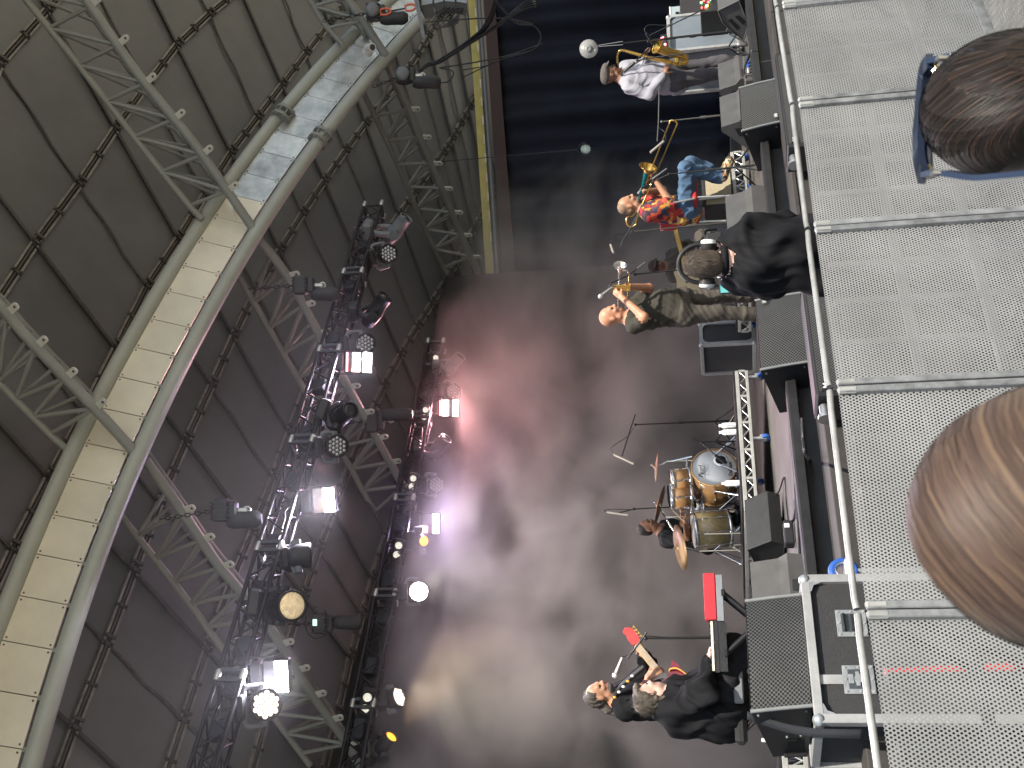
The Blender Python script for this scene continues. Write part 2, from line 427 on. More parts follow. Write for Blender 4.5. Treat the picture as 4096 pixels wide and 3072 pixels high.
def q_slope(y): return float(np.interp(y, [-60, 80, 167, 648, 907, 1345, 1543, 1765, 2283, 2579, 2912, 3560], [.17, .2, .24, .42, .48, .57, .66, .76, .915, 1.0, 1.08, 1.2]))
def poly_at(pl, y):
    ys = [p[1] for p in pl][::-1]; xs = [p[0] for p in pl][::-1]
    if y > ys[-1]: return xs[-1] + (y - ys[-1]) * (xs[-1] - xs[-2]) / (ys[-1] - ys[-2])
    if y < ys[0]: return xs[0] + (y - ys[0]) * (xs[1] - xs[0]) / (ys[1] - ys[0])
    return float(np.interp(y, ys, xs))
NODE = {}
for j, qy in enumerate(QY):
    qx = poly_at(PL[4], qy); m_ = q_slope(qy)
    for i, pl in enumerate(PL):
        lo, hi = -3000.0, 6000.0
        f = lambda y: (qx + m_ * (y - qy)) - poly_at(pl, y)     # rises with y
        for _ in range(50):
            mid = (lo + hi) / 2
            if f(mid) < 0: lo = mid
            else: hi = mid
        NODE[i, j] = (poly_at(pl, lo), lo)
roof = thing('canopy_roof', 'dark sloping aluminium panel canopy over the whole stage', 'roof', at(600, 1200, 15))
def in_view(pts, mg=120):
    xs = [p[0] for p in pts]; ys = [p[1] for p in pts]
    return max(xs) > -mg and min(xs) < 2150 and max(ys) > -mg and min(ys) < 3072 + mg
for i in range(len(PL) - 1):
    for j in range(len(QY) - 1):
        c4 = [NODE[i, j], NODE[i + 1, j], NODE[i + 1, j + 1], NODE[i, j + 1]]
        if not in_view(c4): continue
        P4 = [rp(*c) for c in c4]; c = sum(P4, Vector()) / 4
        P4 = [p + (c - p).normalized() * .012 for p in P4]
        tl = RN * random.uniform(-.006, .006)
        b = MB(); b.hexa([p + tl * (1 if k < 2 else -1) for k, p in enumerate(P4)], [p - RN * .03 for p in P4]); b.build('roof_panel', M_roof, roof)
for i in range(1, len(PL)):                            # rails with a running cable, between the nodes
    for j in range(len(QY) - 1):
        a, c = NODE[i, j], NODE[i, j + 1]
        if not in_view([a, c], 60): continue
        A, C = rp(*a), rp(*c); d = (C - A).normalized(); s_ = d.cross(RN)
        L = (C - A).length
        for k, w, m_, h in ((-1, .032, M_rail, .06), (1, .032, M_rail, .045)):
            b = MB(); b.box((A + C) / 2 + s_ * (.052 * k) + RN * .04, (L * .93, w, h), (d, s_, RN)); b.build('rail', m_, roof)
        b = MB(); b.box((A + C) / 2 + RN * .012, (L * .97, .075, .012), (d, s_, RN)); b.build('rail_bed', M_raildark, roof)
        rod('cable', A + RN * .045, C + RN * .045, .022, M_cable, roof, 6)
        for t in (.0, .5):
            p = A.lerp(C, t); b = MB()
            b.box(p + RN * .07, (.04, .17, .035), (d, s_, RN)); b.box(p + RN * .1 + s_ * .05, (.025, .025, .06), (d, s_, RN)); b.box(p + RN * .1 - s_ * .05, (.025, .025, .06), (d, s_, RN))
            if t == 0: b.box(p + RN * .09 + d * .10, (.04, .15, .04), (d, s_, RN))
            b.build('clamp', M_cable, roof)
for j in range(len(QY)):
    for i in range(len(PL) - 1):
        a, c = NODE[i, j], NODE[i + 1, j]
        if not in_view([a, c], 40): continue
        A, C = rp(*a), rp(*c); d = (C - A).normalized(); s_ = d.cross(RN)
        if j % 2 == 0:
            b = MB(); b.box((A + C) / 2 + RN * .03, ((C - A).length * .96, .045, .04), (d, s_, RN)); b.build('purlin', M_cable, roof)
            rod('cable', A + RN * .07 + s_ * .06, C + RN * .07 + s_ * .05, .014, M_cablesheath, roof, 6)
        else:
            pts = [A.lerp(C, t / 6) + RN * (.035 + .01 * math.sin(t * 2.1 + i)) + s_ * .02 * math.sin(t * 1.7 + j) for t in range(7)]
            b = MB(); b.tube(pts, .02, 6); b.build('cable', M_cable, roof)
# outer deck of the canopy: closes the joints and carries on past the frame
RU = (rp(0, 3072) - rp(0, 0)).normalized(); RV = RN.cross(RU)
if RV.dot(rp(1500, 1500) - rp(0, 1500)) < 0: RV = -RV  # down towards the back
b = MB(); ctr = rp(700, 1500, -.10)
ROOF_FRONT = 4.5
b.hexa([ctr - RU * 16 - RV * ROOF_FRONT, ctr + RU * 17 - RV * ROOF_FRONT, ctr + RU * 17 + RV * 11, ctr - RU * 16 + RV * 11],
       [v - RN * .12 for v in (ctr - RU * 16 - RV * ROOF_FRONT, ctr + RU * 17 - RV * ROOF_FRONT, ctr + RU * 17 + RV * 11, ctr - RU * 16 + RV * 11)])
b.build('roof_deck', M_roof, roof)
# unseen visor added past the frame: its lip decides where the sun reaches the stage
b = MB(); up_, lp_ = [], []
for k in range(9):
    p = ctr + RU * (-16 + 33 * k / 8) - RV * ROOF_FRONT; up_.append(p); lp_.append(st((p - EDGE).dot(E), -4.35, 11.0))
b.add(up_ + lp_ + [p + UP * .1 for p in up_] + [p + UP * .1 for p in lp_], [(k, k + 1, 10 + k, 9 + k) for k in range(8)] + [(18 + k, 27 + k, 28 + k, 19 + k) for k in range(8)] + [(9 + k, 10 + k, 28 + k, 27 + k) for k in range(8)])
b.build('added_sun_visor', M_roof, roof)

# ================================================================== arch beam
AO = [(-150, 2860), (0, 2480), (49, 2350), (142, 2153), (188, 2048), (281, 1827), (404, 1580), (469, 1456), (549, 1308), (651, 1135), (716, 1024), (889, 772), (1024, 605), (1135, 444), (1283, 265), (1394, 148), (1561, 0), (1700, -110)]
AI = [(30, 3420), (123, 3072), (204, 2789), (327, 2418), (463, 2048), (543, 1857), (593, 1722), (698, 1481), (820, 1283), (919, 1135), (978, 1024), (1024, 926), (1123, 765), (1271, 568), (1370, 444), (1518, 259), (1641, 123), (1760, 0), (1900, -130)]
def fair(pl, deg=5):
    c = np.polyfit([q[1] / 1000 for q in pl], [q[0] for q in pl], deg); ys = np.linspace(pl[0][1], pl[-1][1], 26); return [(float(np.polyval(c, y / 1000)), float(y)) for y in ys]
AO, AI = fair(AO), fair(AI)
def arch_d(py): return inv_depth(py, 0, 18.5, 3072, 11.5)
def curve_pts(pl, dd, k=4):
    return smooth_path([at(x, y, arch_d(y) + dd) for x, y in pl], k)
arch = thing('arch_beam', 'curved twin tube arch beam with bright aluminium panels between', 'arch beam', at(500, 1900, 13))
for pl, dd in ((AO, .05), (AI, 0)):
    b = MB(); b.tube(curve_pts(pl, dd), .104, 18); b.build('tube', M_tube, arch)
ys_in = [3420, 3210, 3005, 2798, 2607, 2428, 2261, 2104, 1953, 1817, 1678, 1552, 1434, 1320, 1209, 1107, 1005, 910, 821, 735, 648, 568, 500, 423, 352, 284, 222, 148, 80, 10, -60]
def smx(pl, y):
    return poly_at(pl, y)
view_dir = lambda p: (EYE - p).normalized()
for k in range(len(ys_in) - 1):
    y0, y1 = ys_in[k], ys_in[k + 1]
    def edge(y):
        a = at(smx(AI, y), y, arch_d(y)); yo = y - 52; c = at(smx(AO, yo), yo, arch_d(yo) + .05)
        d = (c - a).normalized(); return a + d * .155, c - d * .105
    a0, c0 = edge(y0); a1, c1 = edge(y1)
    nrm = (c0 - a0).cross(a1 - a0).normalized()
    if nrm.dot(EYE - a0) < 0: nrm = -nrm
    g = (a1 - a0).normalized() * .006; tw = nrm * random.uniform(-.006, .006)
    b = MB(); b.hexa([a0 + g, c0 + g + tw, c1 - g, a1 - g - tw], [v - nrm * .02 for v in (a0 + g, c0 + g, c1 - g, a1 - g)])
    pn = b.build('panel', M_archpanel if y0 > 830 else M_archcool, arch)  # cream to grey shift of light along the arch, put into two finishes
    rv = MB()
    for t0, t1 in ((.06, .08), (.94, .08), (.06, .92), (.94, .92)):
        p = a0.lerp(c0, t0).lerp(a1.lerp(c1, t0), t1); rv.cyl(p - nrm * .002, p + nrm * .006, .012, n=6)
    rv.build('rivet', mat('dark_rivet', (.12, .11, .1), .5, .5), pn)
    br = MB(); p = a0; w = (a0 - c0).normalized(); br.box(p + w * .05 - nrm * .03, (.10, .05, .05), (w, nrm.cross(w), nrm)); br.build('bracket', M_pipe, arch)
# backing so the gap beside the panels reads dark
for (x, y) in ((1132, 462), (1282, 552)):              # bolted flange joints of the two tubes
    p = at(x, y, arch_d(y)); q = at(x - 40, y + 52, arch_d(y + 52)); d = (p - q).normalized()
    b = MB(); b.cyl(p - d * .10, p - d * .05, .16, n=18); b.cyl(p + d * .05, p + d * .10, .16, n=18)
    x_, y_, z_ = frame(d)
    for k in range(8):
        a = k * math.pi / 4; o = x_ * math.cos(a) * .135 + y_ * math.sin(a) * .135; b.cyl(p - d * .13 + o, p + d * .13 + o, .014, n=6)
    b.build('flange', M_pipe, arch)

# ================================================================== tubular roof trusses
lug_mb = MB()
_pr = [(0, -.055, 0), (.10, -.05, 0)] + [(.15 + .055 * math.sin(a), -.055 * math.cos(a), 0) for a in np.linspace(0, math.pi, 7)] + [(.10, .05, 0), (0, .055, 0)]
lug_mb.prism(_pr, (0, 0, .03), 0)
lug_mb.cyl((.15, 0, -.003), (.15, 0, .033), .022, n=8, mi=1)
LUG = lug_mb.mesh('lug', [M_lug, MATS['dark_rivet']])
def roof_truss(label, low, upp, lugs, d0, d1, ends=True):
    """low / upp: photograph polylines of the lower chord and of one upper chord"""
    n = len(low)
    y0, y1 = low[0][1], low[-1][1]
    dep = lambda y: inv_depth(y, y0, d0, y1, d1)
    t = thing('roof_truss', label, 'truss', at(low[0][0], low[0][1], d0), 'tubular roof trusses')
    Lp = [at(x, y, dep(y)) for x, y in low]; Up = [at(x, y, dep(y) + .10) for x, y in upp]
    b = MB(); b.tube(smooth_path(Lp, 4), .066, 14); b.build('chord', M_pipe, t)
    b = MB(); b.tube(smooth_path(Up, 4), .048, 12); b.build('chord', M_pipe, t)
    def samp(P, u):
        seg = [0]
        for a, c in zip(P, P[1:]): seg.append(seg[-1] + (c - a).length)
        s = u * seg[-1]
        for k in range(len(P) - 1):
            if s <= seg[k + 1] + 1e-9: return P[k].lerp(P[k + 1], (s - seg[k]) / max(1e-9, seg[k + 1] - seg[k]))
        return P[-1]
    axis = (Lp[-1] - Lp[0]).normalized()
    wv = samp(Up, .5) - samp(Lp, .5); wv -= axis * wv.dot(axis)
    third = axis.cross(wv).normalized()
    if third.dot(_F) < 0: third = -third
    off = third * (wv.length * .87) + wv * .5
    T = [samp(Lp, u) + off for u in np.linspace(0.01, .99, 8)]
    b = MB(); b.tube(T, .048, 12); b.build('chord', M_pipe, t)
    for k, u in enumerate(lugs):
        p = samp(Lp, u); un = (u + lugs[k + 1]) / 2 if k < len(lugs) - 1 else u + (lugs[-1] - lugs[0]) / (len(lugs) - 1) / 2
        ub = u - (lugs[1] - lugs[0]) * .38
        for uu in (ub, ub + (lugs[1] - lugs[0])):
            if 0 <= uu <= 1:
                rod('brace', p, samp(Up, uu), .029, M_pipe, t); rod('brace', p, samp(Lp, uu) + off, .029, M_pipe, t)
        if 0 <= ub <= 1: rod('brace', samp(Up, ub), samp(Lp, ub) + off, .028, M_pipe, t); rod('brace', samp(Up, ub), samp(Lp, min(1, ub + .5 * (lugs[1] - lugs[0]))) + off, .026, M_pipe, t)
        od = -(wv.normalized()) * .9 - third * .12; od.normalize(); ax_ = axis
        zz = od.cross(ax_).normalized()
        inst('lug', LUG, t, p + od * .04 - zz * .015, (od, zz.cross(od), zz), (.86, .86, .86))
    return t
def spaced(u0, u1, n): return [u0 + (u1 - u0) * k / (n - 1) for k in range(n)]
roof_truss('grey tubular roof truss at the upper right ahead of the arch', [(200, -200), (346, 0), (556, 302), (790, 593), (1012, 914)], [(-40, -200), (105, 0), (309, 253), (543, 556), (735, 796), (809, 877)], spaced(.19, .86, 6), 14.6, 15.6)
roof_truss('grey tubular roof truss at the top centre ahead of the arch', [(-140, 1080), (0, 1222), (99, 1339), (228, 1475), (370, 1623), (549, 1820)], [(-150, 1390), (0, 1536), (185, 1722), (265, 1796)], spaced(.06, .74, 5), 12.9, 13.6)
roof_truss('short piece of grey roof truss at the right edge with a hoist on it', [(1270, -200), (1394, 0), (1450, 80), (1542, 222)], [(1110, -200), (1240, 0), (1296, 93), (1370, 179)], spaced(.2, .66, 3), 17.0, 17.6)
roof_truss('long grey roof truss running back to the black backdrop at the right', [(1549, 235), (1623, 407), (1709, 617), (1796, 815), (1873, 1003), (1925, 1120)], [(1430, 330), (1487, 438), (1580, 636), (1666, 833), (1746, 1012), (1790, 1110)], spaced(.19, .87, 7), 17.8, 22.3)
roof_truss('grey roof truss behind the front lighting rig at its middle', [(1030, 950), (1147, 1101), (1271, 1326), (1400, 1560), (1542, 1817), (1592, 1907), (1680, 2060)], [(955, 1105), (1043, 1259), (1172, 1481), (1394, 1857), (1444, 1950), (1530, 2100)], spaced(.13, .88, 9), 15.9, 18.6)
roof_truss('grey roof truss behind the front lighting rig at its left end', [(580, 1839), (710, 2018), (864, 2246), (954, 2355), (1113, 2559), (1232, 2750), (1356, 2927), (1460, 3090)], [(440, 2010), (599, 2208), (772, 2431), (846, 2536), (1000, 2740), (1128, 2912), (1240, 3060)], spaced(.15, .9, 10), 13.8, 15.6)

# ================================================================== black box trusses of the lighting rig
def box_truss(label, a0, b0, a1, b1, d0, d1, nsec, per):
    """a: upper chord, b: lower chord (photograph points at both ends)"""
    A0, B0, A1, B1 = at(*a0, d0), at(*b0, d0), at(*a1, d1), at(*b1, d1)
    t = thing('lighting_truss', label, 'truss', A0)
    axis = (A1 - A0).normalized(); dn = (B0 - A0); dn -= axis * dn.dot(axis); w = dn.length
    bk = axis.cross(dn).normalized()
    if bk.dot(_F) < 0: bk = -bk
    bk = bk * w
    C = [(A0, A1), (B0, B1), (A0 + bk, A1 + bk), (B0 + bk, B1 + bk)]
    for p, q in C: rod('chord', p, q, .025, M_truss_black, t, 10)
    L = (A1 - A0).length; secL = L / nsec; M = nsec * per
    g = lambda k, u: C[k][0].lerp(C[k][1], u)
    for i in range(M):
        u0, u1 = i / M, (i + 1) / M; um = (u0 + u1) / 2
        for k0, k1 in ((0, 1), (1, 3), (2, 3), (0, 2)):
            if i % 2 == 0: rod('brace', g(k0, u0), g(k1, u1), .011, M_truss_black, t, 6)
            else: rod('brace', g(k1, u0), g(k0, u1), .011, M_truss_black, t, 6)
    for s in range(nsec + 1):
        for du in (-.055 / L, .055 / L) if 0 < s < nsec else ((.03 / L,) if s == 0 else (-.03 / L,)):
            u = s / nsec + du
            for k0, k1 in ((0, 1), (1, 3), (2, 3), (0, 2)):
                b = MB(); p, q = g(k0, u), g(k1, u); dd = (q - p).normalized()
                b.box((p + q) / 2, ((q - p).length, .04, .045), (dd, axis.cross(dd), axis)); b.build('end_frame', mat('grey_frame_bar', (.075, .077, .082), .45, .6), t)
        for k in range(4):
            p = g(k, min(1, max(0, s / nsec))); b = MB(); b.lathe(p - axis * .07, axis, [(0, .02), (.02, .033), (.06, .036), (.08, .036), (.12, .033), (.14, .02)], 10); b.build('coupler', M_bright, t)
    return t, C
T1, C1 = box_truss('black box truss nearer the audience with many stage lights', (1458, 818), (1526, 813), (675, 3330), (786, 3330), 17.0, 10.16, 6, 8)
T2, C2 = box_truss('black box truss at the back before the smoke with stage lights', (1712, 1363), (1774, 1363), (1303, 3330), (1394, 3330), 19.4, 13.6, 5, 8)
d_t1 = lambda y: inv_depth(y, 815, 17.0, 3330, 10.16)
d_t2 = lambda y: inv_depth(y, 1363, 19.4, 3330, 13.6)
# ================================================================== lighting fixtures
M_fix = mat('black_fixture_body', (0.022, 0.022, 0.024), 0.42, 0.0, .25, 12, .05, 80)
M_fixg = mat('grey_fixture_body', (0.17, 0.18, 0.19), 0.45, 0.0, .15, 10)
M_lens = mat('dark_lens_glass', (0.03, 0.03, 0.035), 0.06, 0.0, spec=.8)
M_ledc = mat('clear_led_lens', (0.55, 0.55, 0.56), 0.12, 0.6, .3, 60)
M_white_on = mat('white_led_on', (1, 1, 1), .5, emit=(1.0, 0.97, 1.0), estr=16)
M_violet_on = mat('violet_rim_on', (1, 1, 1), .5, emit=(0.62, 0.42, 1.0), estr=5)
M_red_on = mat('red_led_on', (1, .1, .1), .5, emit=(1.0, 0.16, 0.2), estr=9)
M_pink_on = mat('pink_led_on', (1, .5, .5), .5, emit=(1.0, 0.62, 0.6), estr=11)
M_warm_on = mat('warm_lamp_on', (1, .9, .8), .5, emit=(1.0, 0.82, 0.66), estr=1.3)
M_hot_on = mat('hot_lamp_on', (1, .9, .9), .5, emit=(1.0, 0.90, 0.86), estr=25)
M_amber = mat('amber_lens', (1, .5, .05), .3, emit=(1.0, 0.40, 0.03), estr=1.3)
M_opal = mat('iridescent_lens', (0.75, 0.6, 0.35), .25, .4, .6, 18, emit=(.8, .62, .4), estr=.25)
M_reflector = mat('lamp_reflector', (0.75, 0.73, 0.68), 0.22, 0.8, .3, 40)
M_offpanel = mat('unlit_led_panel', (0.17, 0.16, 0.17), .3, .3, .3, 90)
M_amber_reflect = mat('unlit_panel_amber_reflection', (0.34, 0.26, 0.14), .35, .2, .4, 9)  # amber reflection on the unlit half, put into the colour

def pv(px, py, d, dx, dy, dd): return at(px + dx, py + dy, d + dd) - at(px, py, d)
def spot(label, df, base, piv, tip, dd=-.12, R=.105, Lh=.52, body=None, lens=None, dn=0.0, power=None, col=(1, 1, 1)):
    d = df(piv[1]) + .12 + dn; body = body or M_fix
    B, P = at(*base, d), at(*piv, d); h = (at(*tip, d + dd) - P).normalized()
    t = thing('moving_head_light', label, 'stage light', B, 'moving head spots on the rig')
    v = (P - B).normalized(); side = v.cross(h)
    side = side.normalized() if side.length > .05 else v.cross(_F).normalized()
    w = side.cross(v)
    b = MB(); b.box(B - v * .02, (.30, .24, .15), (side, w, v), bev=.03); b.cyl(B - v * .10, B - v * .24, .022, n=8); b.build('base', body, t)
    y = MB()
    for s in (-1, 1):
        y.tube(smooth_path([B + v * .06 + side * (.05 * s), B + v * .12 + side * (.15 * s), P - v * .06 + side * (.165 * s), P + side * (.165 * s)], 4), [.045] * 13, 8)
        y.cyl(P + side * (.135 * s), P + side * (.21 * s), .075, n=14)
    y.cyl(B + v * .06 - side * .06, B + v * .06 + side * .06, .045, n=8); y.build('yoke', body, t)
    hd = MB()
    hd.lathe(P - h * (Lh * .45), h, [(0, .02), (0, R * .72), (.02, R * .86), (Lh * .35, R * 1.12), (Lh * .5, R * 1.12), (Lh * .62, R * .98), (Lh * .93, R * .95), (Lh * .95, R * 1.02), (Lh, R * 1.02), (Lh, R * .9), (Lh * .955, R * .88)], 22)
    for k in range(6):
        a = k * .25 + .4; x_, y_, z_ = frame(h)
        o = (x_ * math.cos(a) + y_ * math.sin(a)) * R * .98; hd.box(P + h * Lh * .28 + o, (.012, .02, .13), (x_ * math.sin(a) - y_ * math.cos(a), o.normalized(), h))
    ho = hd.build('head', body, t)
    ln = MB(); ln.lathe(P + h * (Lh * .55 - .028), h, [(0, R * .9), (.012, R * .72), (.022, R * .4), (.026, 0)], 18); ln.build('lens', lens or M_lens, ho)
    if power:
        ld = bpy.data.lights.new('beam', 'SPOT'); ld.energy = power; ld.color = col; ld.spot_size = math.radians(38); ld.spot_blend = .7; ld.shadow_soft_size = .08
        lo = bpy.data.objects.new('beam', ld); COL.objects.link(lo); lo.location = P + h * (Lh * .6); lo.rotation_euler = h.to_track_quat('-Z', 'Y').to_euler()
    return t
def led_cells(b, c, n, R, cells, mi=0, up=.012):
    x, y, z = frame(n); r = R / (2 * cells + 1) * .98
    for a in range(-cells, cells + 1):
        for q in range(-cells, cells + 1):
            px, py = (a + q * .5), q * .866
            if math.hypot(px, py) > cells + .3: continue
            p = c + x * (px * 2 * r) + y * (py * 2 * r)
            b.lathe(p, n, [(0, r * .98), (up, r * .8), (up * 1.3, r * .3), (up * 1.35, 0)], 7, mi)
def wash(label, df, base, face, nd=(60, -20, -.55), R=.135, lit=None, dn=0.0, power=None, col=(1, 1, 1)):
    d = df(face[1]) + .10 + dn
    B, Fc = at(*base, d), at(*face, d); n = pv(*face, d, *nd).normalized()
    t = thing('wash_light', label, 'stage light', B, 'round led wash lights on the rig')
    P = Fc - n * .13; v = (P - B).normalized(); side = v.cross(n)
    side = side.normalized() if side.length > .1 else v.cross(_F).normalized()
    b = MB(); b.box(B, (.26, .2, .10), (side, side.cross(v), v), bev=.025); b.cyl(B - v * .04, B - v * .16, .02, n=8); b.build('base', M_fix, t)
    y = MB()
    for s in (-1, 1):
        y.tube(smooth_path([B + v * .05 + side * .04 * s, B + v * .08 + side * (R + .035) * s, P + side * (R + .04) * s], 5), .028, 8)
        y.cyl(P + side * (R - .01) * s, P + side * (R + .06) * s, .045, n=10)
    y.tube([B + v * .075 - side * R, B + v * .06, B + v * .075 + side * R], .024, 8); y.build('yoke', M_fixg, t)
    h = MB(); h.lathe(Fc - n * .24, n, [(0, .02), (0, R * .55), (.03, R * .8), (.10, R), (.22, R * 1.06), (.25, R * 1.06), (.25, R * .97), (.232, R * .96)], 24)
    ho = h.build('head', M_fix, t)
    g = MB(); g.lathe(Fc - n * .012, n, [(0, R * .97), (.0, 0)], 24)
    g.build('face_plate', lit if lit is M_hot_on else M_fix, ho)
    c = MB(); led_cells(c, Fc - n * .011, n, R * .97, 2); c.build('led_lenses', lit or M_ledc, ho)
    if power:
        ld = bpy.data.lights.new('beam', 'SPOT'); ld.energy = power; ld.color = col; ld.spot_size = math.radians(60); ld.spot_blend = .8; ld.shadow_soft_size = .1
        lo = bpy.data.objects.new('beam', ld); COL.objects.link(lo); lo.location = Fc + n * .03; lo.rotation_euler = n.to_track_quat('-Z', 'Y').to_euler()
    return t
def strobe(label, df, quad, bars, dn=0.0, off=None, power=None, col=(.7, .55, 1)):
    """quad: photograph corners tl, tr, br, bl of the face; bars: (u0, u1, v0, v1, material)"""
    cy = sum(q[1] for q in quad) / 4; d = df(cy) + .12 + dn
    Q = [at(*q, d) for q in quad]
    c = sum(Q, Vector()) / 4; x = ((Q[1] + Q[2]) - (Q[0] + Q[3])) / 2; y = ((Q[3] + Q[2]) - (Q[0] + Q[1])) / 2
    W, H = x.length, y.length; n = x.cross(y).normalized()
    if n.dot(EYE - c) < 0: n = -n
    x.normalize(); y = n.cross(x) if n.cross(x).dot(y) > 0 else -n.cross(x)
    n2 = (n * .9 + x * .25 ).normalized()
    t = thing('strobe_panel', label, 'stage light', c - x * (W / 2 + .12), 'led strobe panels on the rig')
    b = MB(); b.box(c - n * .06, (W + .03, H + .03, .10), (x, y, n), bev=.012)
    b.box(c - x * (W / 2 + .085) - n * .05, (.13, H * .92, .16), (x, y, n), bev=.02); b.build('housing', M_fix, t)
    yk = MB()
    for s in (-1, 1): yk.box(c - x * (W / 2 + .05) + y * (H / 2 + .03) * s - n * .08, (.30, .012, .05), (x, y, n))
    yk.box(c - x * (W / 2 + .195) - n * .08, (.014, H + .072, .05), (x, y, n)); yk.build('yoke', M_fix, t)
    f = MB(); p = lambda u, v: c + x * ((u - .5) * W) + y * ((v - .5) * H) - n * .006
    f.quad(p(0, 0), p(1, 0), p(1, 1), p(0, 1)); fo = f.build('panel_face', off or M_offpanel, t)
    for (u0, u1, v0, v1, m_) in bars:
        k = MB(); k.hexa([p(u0, v0) + n * .010, p(u1, v0) + n * .010, p(u1, v1) + n * .010, p(u0, v1) + n * .010], [p(u0, v0) + n * .002, p(u1, v0) + n * .002, p(u1, v1) + n * .002, p(u0, v1) + n * .002]); k.build('led_bar', m_, fo)
    if power:
        ld = bpy.data.lights.new('glow', 'AREA'); ld.energy = power; ld.color = col; ld.shape = 'RECTANGLE'; ld.size = W; ld.size_y = H
        lo = bpy.data.objects.new('glow', ld); COL.objects.link(lo); lo.location = c + n * .03; lo.rotation_euler = n.to_track_quat('-Z', 'Y').to_euler()
    return t
def blinder(label, df, a, bq, dn=-.08):
    d = df(a[1]) + dn; A, Bq = at(*a, d), at(*bq, d); c = (A + Bq) / 2; y = (Bq - A); s = y.length; y.normalize()
    n = (EYE - c).normalized(); n = (n - y * n.dot(y)).normalized(); x = y.cross(n)
    t = thing('blinder_light', label, 'stage light', c, 'two lamp blinders on the back rig')
    b = MB(); b.box(c - n * .06, (s * 1.1, s * 2.25, .12), (x, y, n), bev=.015); b.box(c - n * .08 - x * .14, (.16, .05, .05), (x, y, n)); b.build('housing', M_fix, t)
    for p in (A, Bq):
        r = s * .40; k = MB(); k.lathe(p + n * .004, n, [(.02, r * 1.18), (.022, r), (.006, r * .9)], 18); k.build('lamp_ring', M_fix, t)
        k = MB(); k.lathe(p + n * .006, n, [(.012, r * .95), (.004, r * .55), (.0, r * .3), (.006, 0)], 18); k.build('lamp', mat('blinder_lamp', (.8, .78, .68), .25, .5, .3, 50, emit=(1, .95, .8), estr=.35), t)
    return t
spot('grey moving head spot at the right end of the front rig', d_t1, (1478, 917), (1582, 925), (1632, 862), body=M_fixg)
spot('black moving head spot below the chain hoist on the front rig', d_t1, (1422, 1245), (1500, 1248), (1553, 1172))
spot('black moving head spot halfway along the front rig pointing at the viewer', d_t1, (1296, 1650), (1362, 1668), (1424, 1625), dd=-.3)
spot('largest spot on the front rig with a mottled golden lens', d_t1, (1030, 2414), (1125, 2424), (1212, 2420), dd=-.5, R=.16, Lh=.6, lens=M_opal)
spot('grey moving head spot at the right end of the back rig', d_t2, (1752, 1459), (1808, 1462), (1853, 1412), body=M_fixg, Lh=.45)
spot('hazy moving head spot in smoke below the back rig', d_t2, (1674, 1800), (1750, 1796), (1800, 1735), Lh=.45)
spot('amber lit spot at the left end of the back rig', d_t2, (1476, 3010), (1530, 2990), (1590, 2917), lens=M_amber, Lh=.42, R=.09, power=110, col=(1, .62, .30))
spot('small amber lensed spot under the half red strobe', d_t2, (1650, 2165), (1680, 2162), (1716, 2167), dd=-.3, lens=M_amber, Lh=.3, R=.085)
wash('led wash light hanging under the grey spot at the right', d_t1, (1481, 1034), (1556, 1014))
wash('led wash light beside the red and white strobe on the front rig', d_t1, (1375, 1385), (1464, 1374))
wash('led wash light left of the middle of the front rig', d_t1, (1268, 1790), (1350, 1784))
wash('led wash light tilted down so its face is hidden', d_t1, (1150, 2238), (1238, 2222), nd=(150, -10, .12))
wash('warm lit led wash light at the left of the front rig', d_t1, (952, 2832), (1065, 2818), nd=(60, -10, -.6), R=.15, lit=M_warm_on, power=120, col=(1, .85, .7))
wash('led wash light in smoke next to the back rig red strobe', d_t2, (1760, 1562), (1815, 1567))
wash('led wash light beside a blinder at the middle of the back rig', d_t2, (1688, 1940), (1747, 1938))
wash('glaring white wash light on the back rig', d_t2, (1610, 2366), (1675, 2366), nd=(30, -10, -.8), lit=M_hot_on, dn=-.2)
wash('dim warm lit wash light left on the back rig', d_t2, (1530, 2800), (1597, 2787), nd=(150, -60, -.25), lit=M_warm_on, power=70, col=(1, .8, .55))
strobe('strobe panel with red and white bars on the front rig', d_t1, [(1390, 1408), (1492, 1412), (1480, 1489), (1372, 1487)], [(.04, .10, .02, .98, M_red_on), (.28, .56, .02, .98, M_pink_on), (.68, 1.0, .0, 1, M_white_on)], power=55, col=(.86, .76, 1))
strobe('strobe panel with one white bar and an amber reflection on its unlit half', d_t1, [(1264, 1958), (1346, 1950), (1330, 2045), (1241, 2053)], [(.5, 1, 0, 1, M_white_on)], off=M_amber_reflect, power=130, col=(.90, .86, 1))
strobe('large strobe panel with a white bar at the left of the front rig', d_t1, [(1070, 2650), (1165, 2643), (1140, 2767), (1043, 2770)], [(.46, .98, 0, 1, M_white_on)], power=150, col=(.90, .86, 1))
strobe('strobe panel with red and white bars on the back rig', d_t2, [(1759, 1599), (1837, 1599), (1826, 1665), (1754, 1665)], [(.02, .07, .05, .95, M_red_on), (.16, .5, .03, .97, M_pink_on), (.75, 1, 0, 1, M_white_on)], power=60, col=(1, .45, .5))
strobe('strobe panel with a white bar and one red corner on the back rig', d_t2, [(1695, 2057), (1761, 2055), (1750, 2133), (1683, 2133)], [(0, .3, .62, .97, M_red_on), (.64, 1, 0, 1, M_white_on)], power=60, col=(.75, .6, 1))
blinder('two lamp blinder nearest the right end of the back rig', d_t2, (1743, 1431), (1738, 1459))
blinder('two lamp blinder between the back rig hoist and its red strobe', d_t2, (1702, 1639), (1697, 1668))
blinder('two lamp blinder at the middle of the back rig by a wash light', d_t2, (1653, 1913), (1647, 1945))
blinder('two lamp blinder right of the glaring white lamp', d_t2, (1595, 2181), (1587, 2218))
blinder('two lamp blinder at the left end of the back rig', d_t2, (1470, 2788), (1460, 2833))
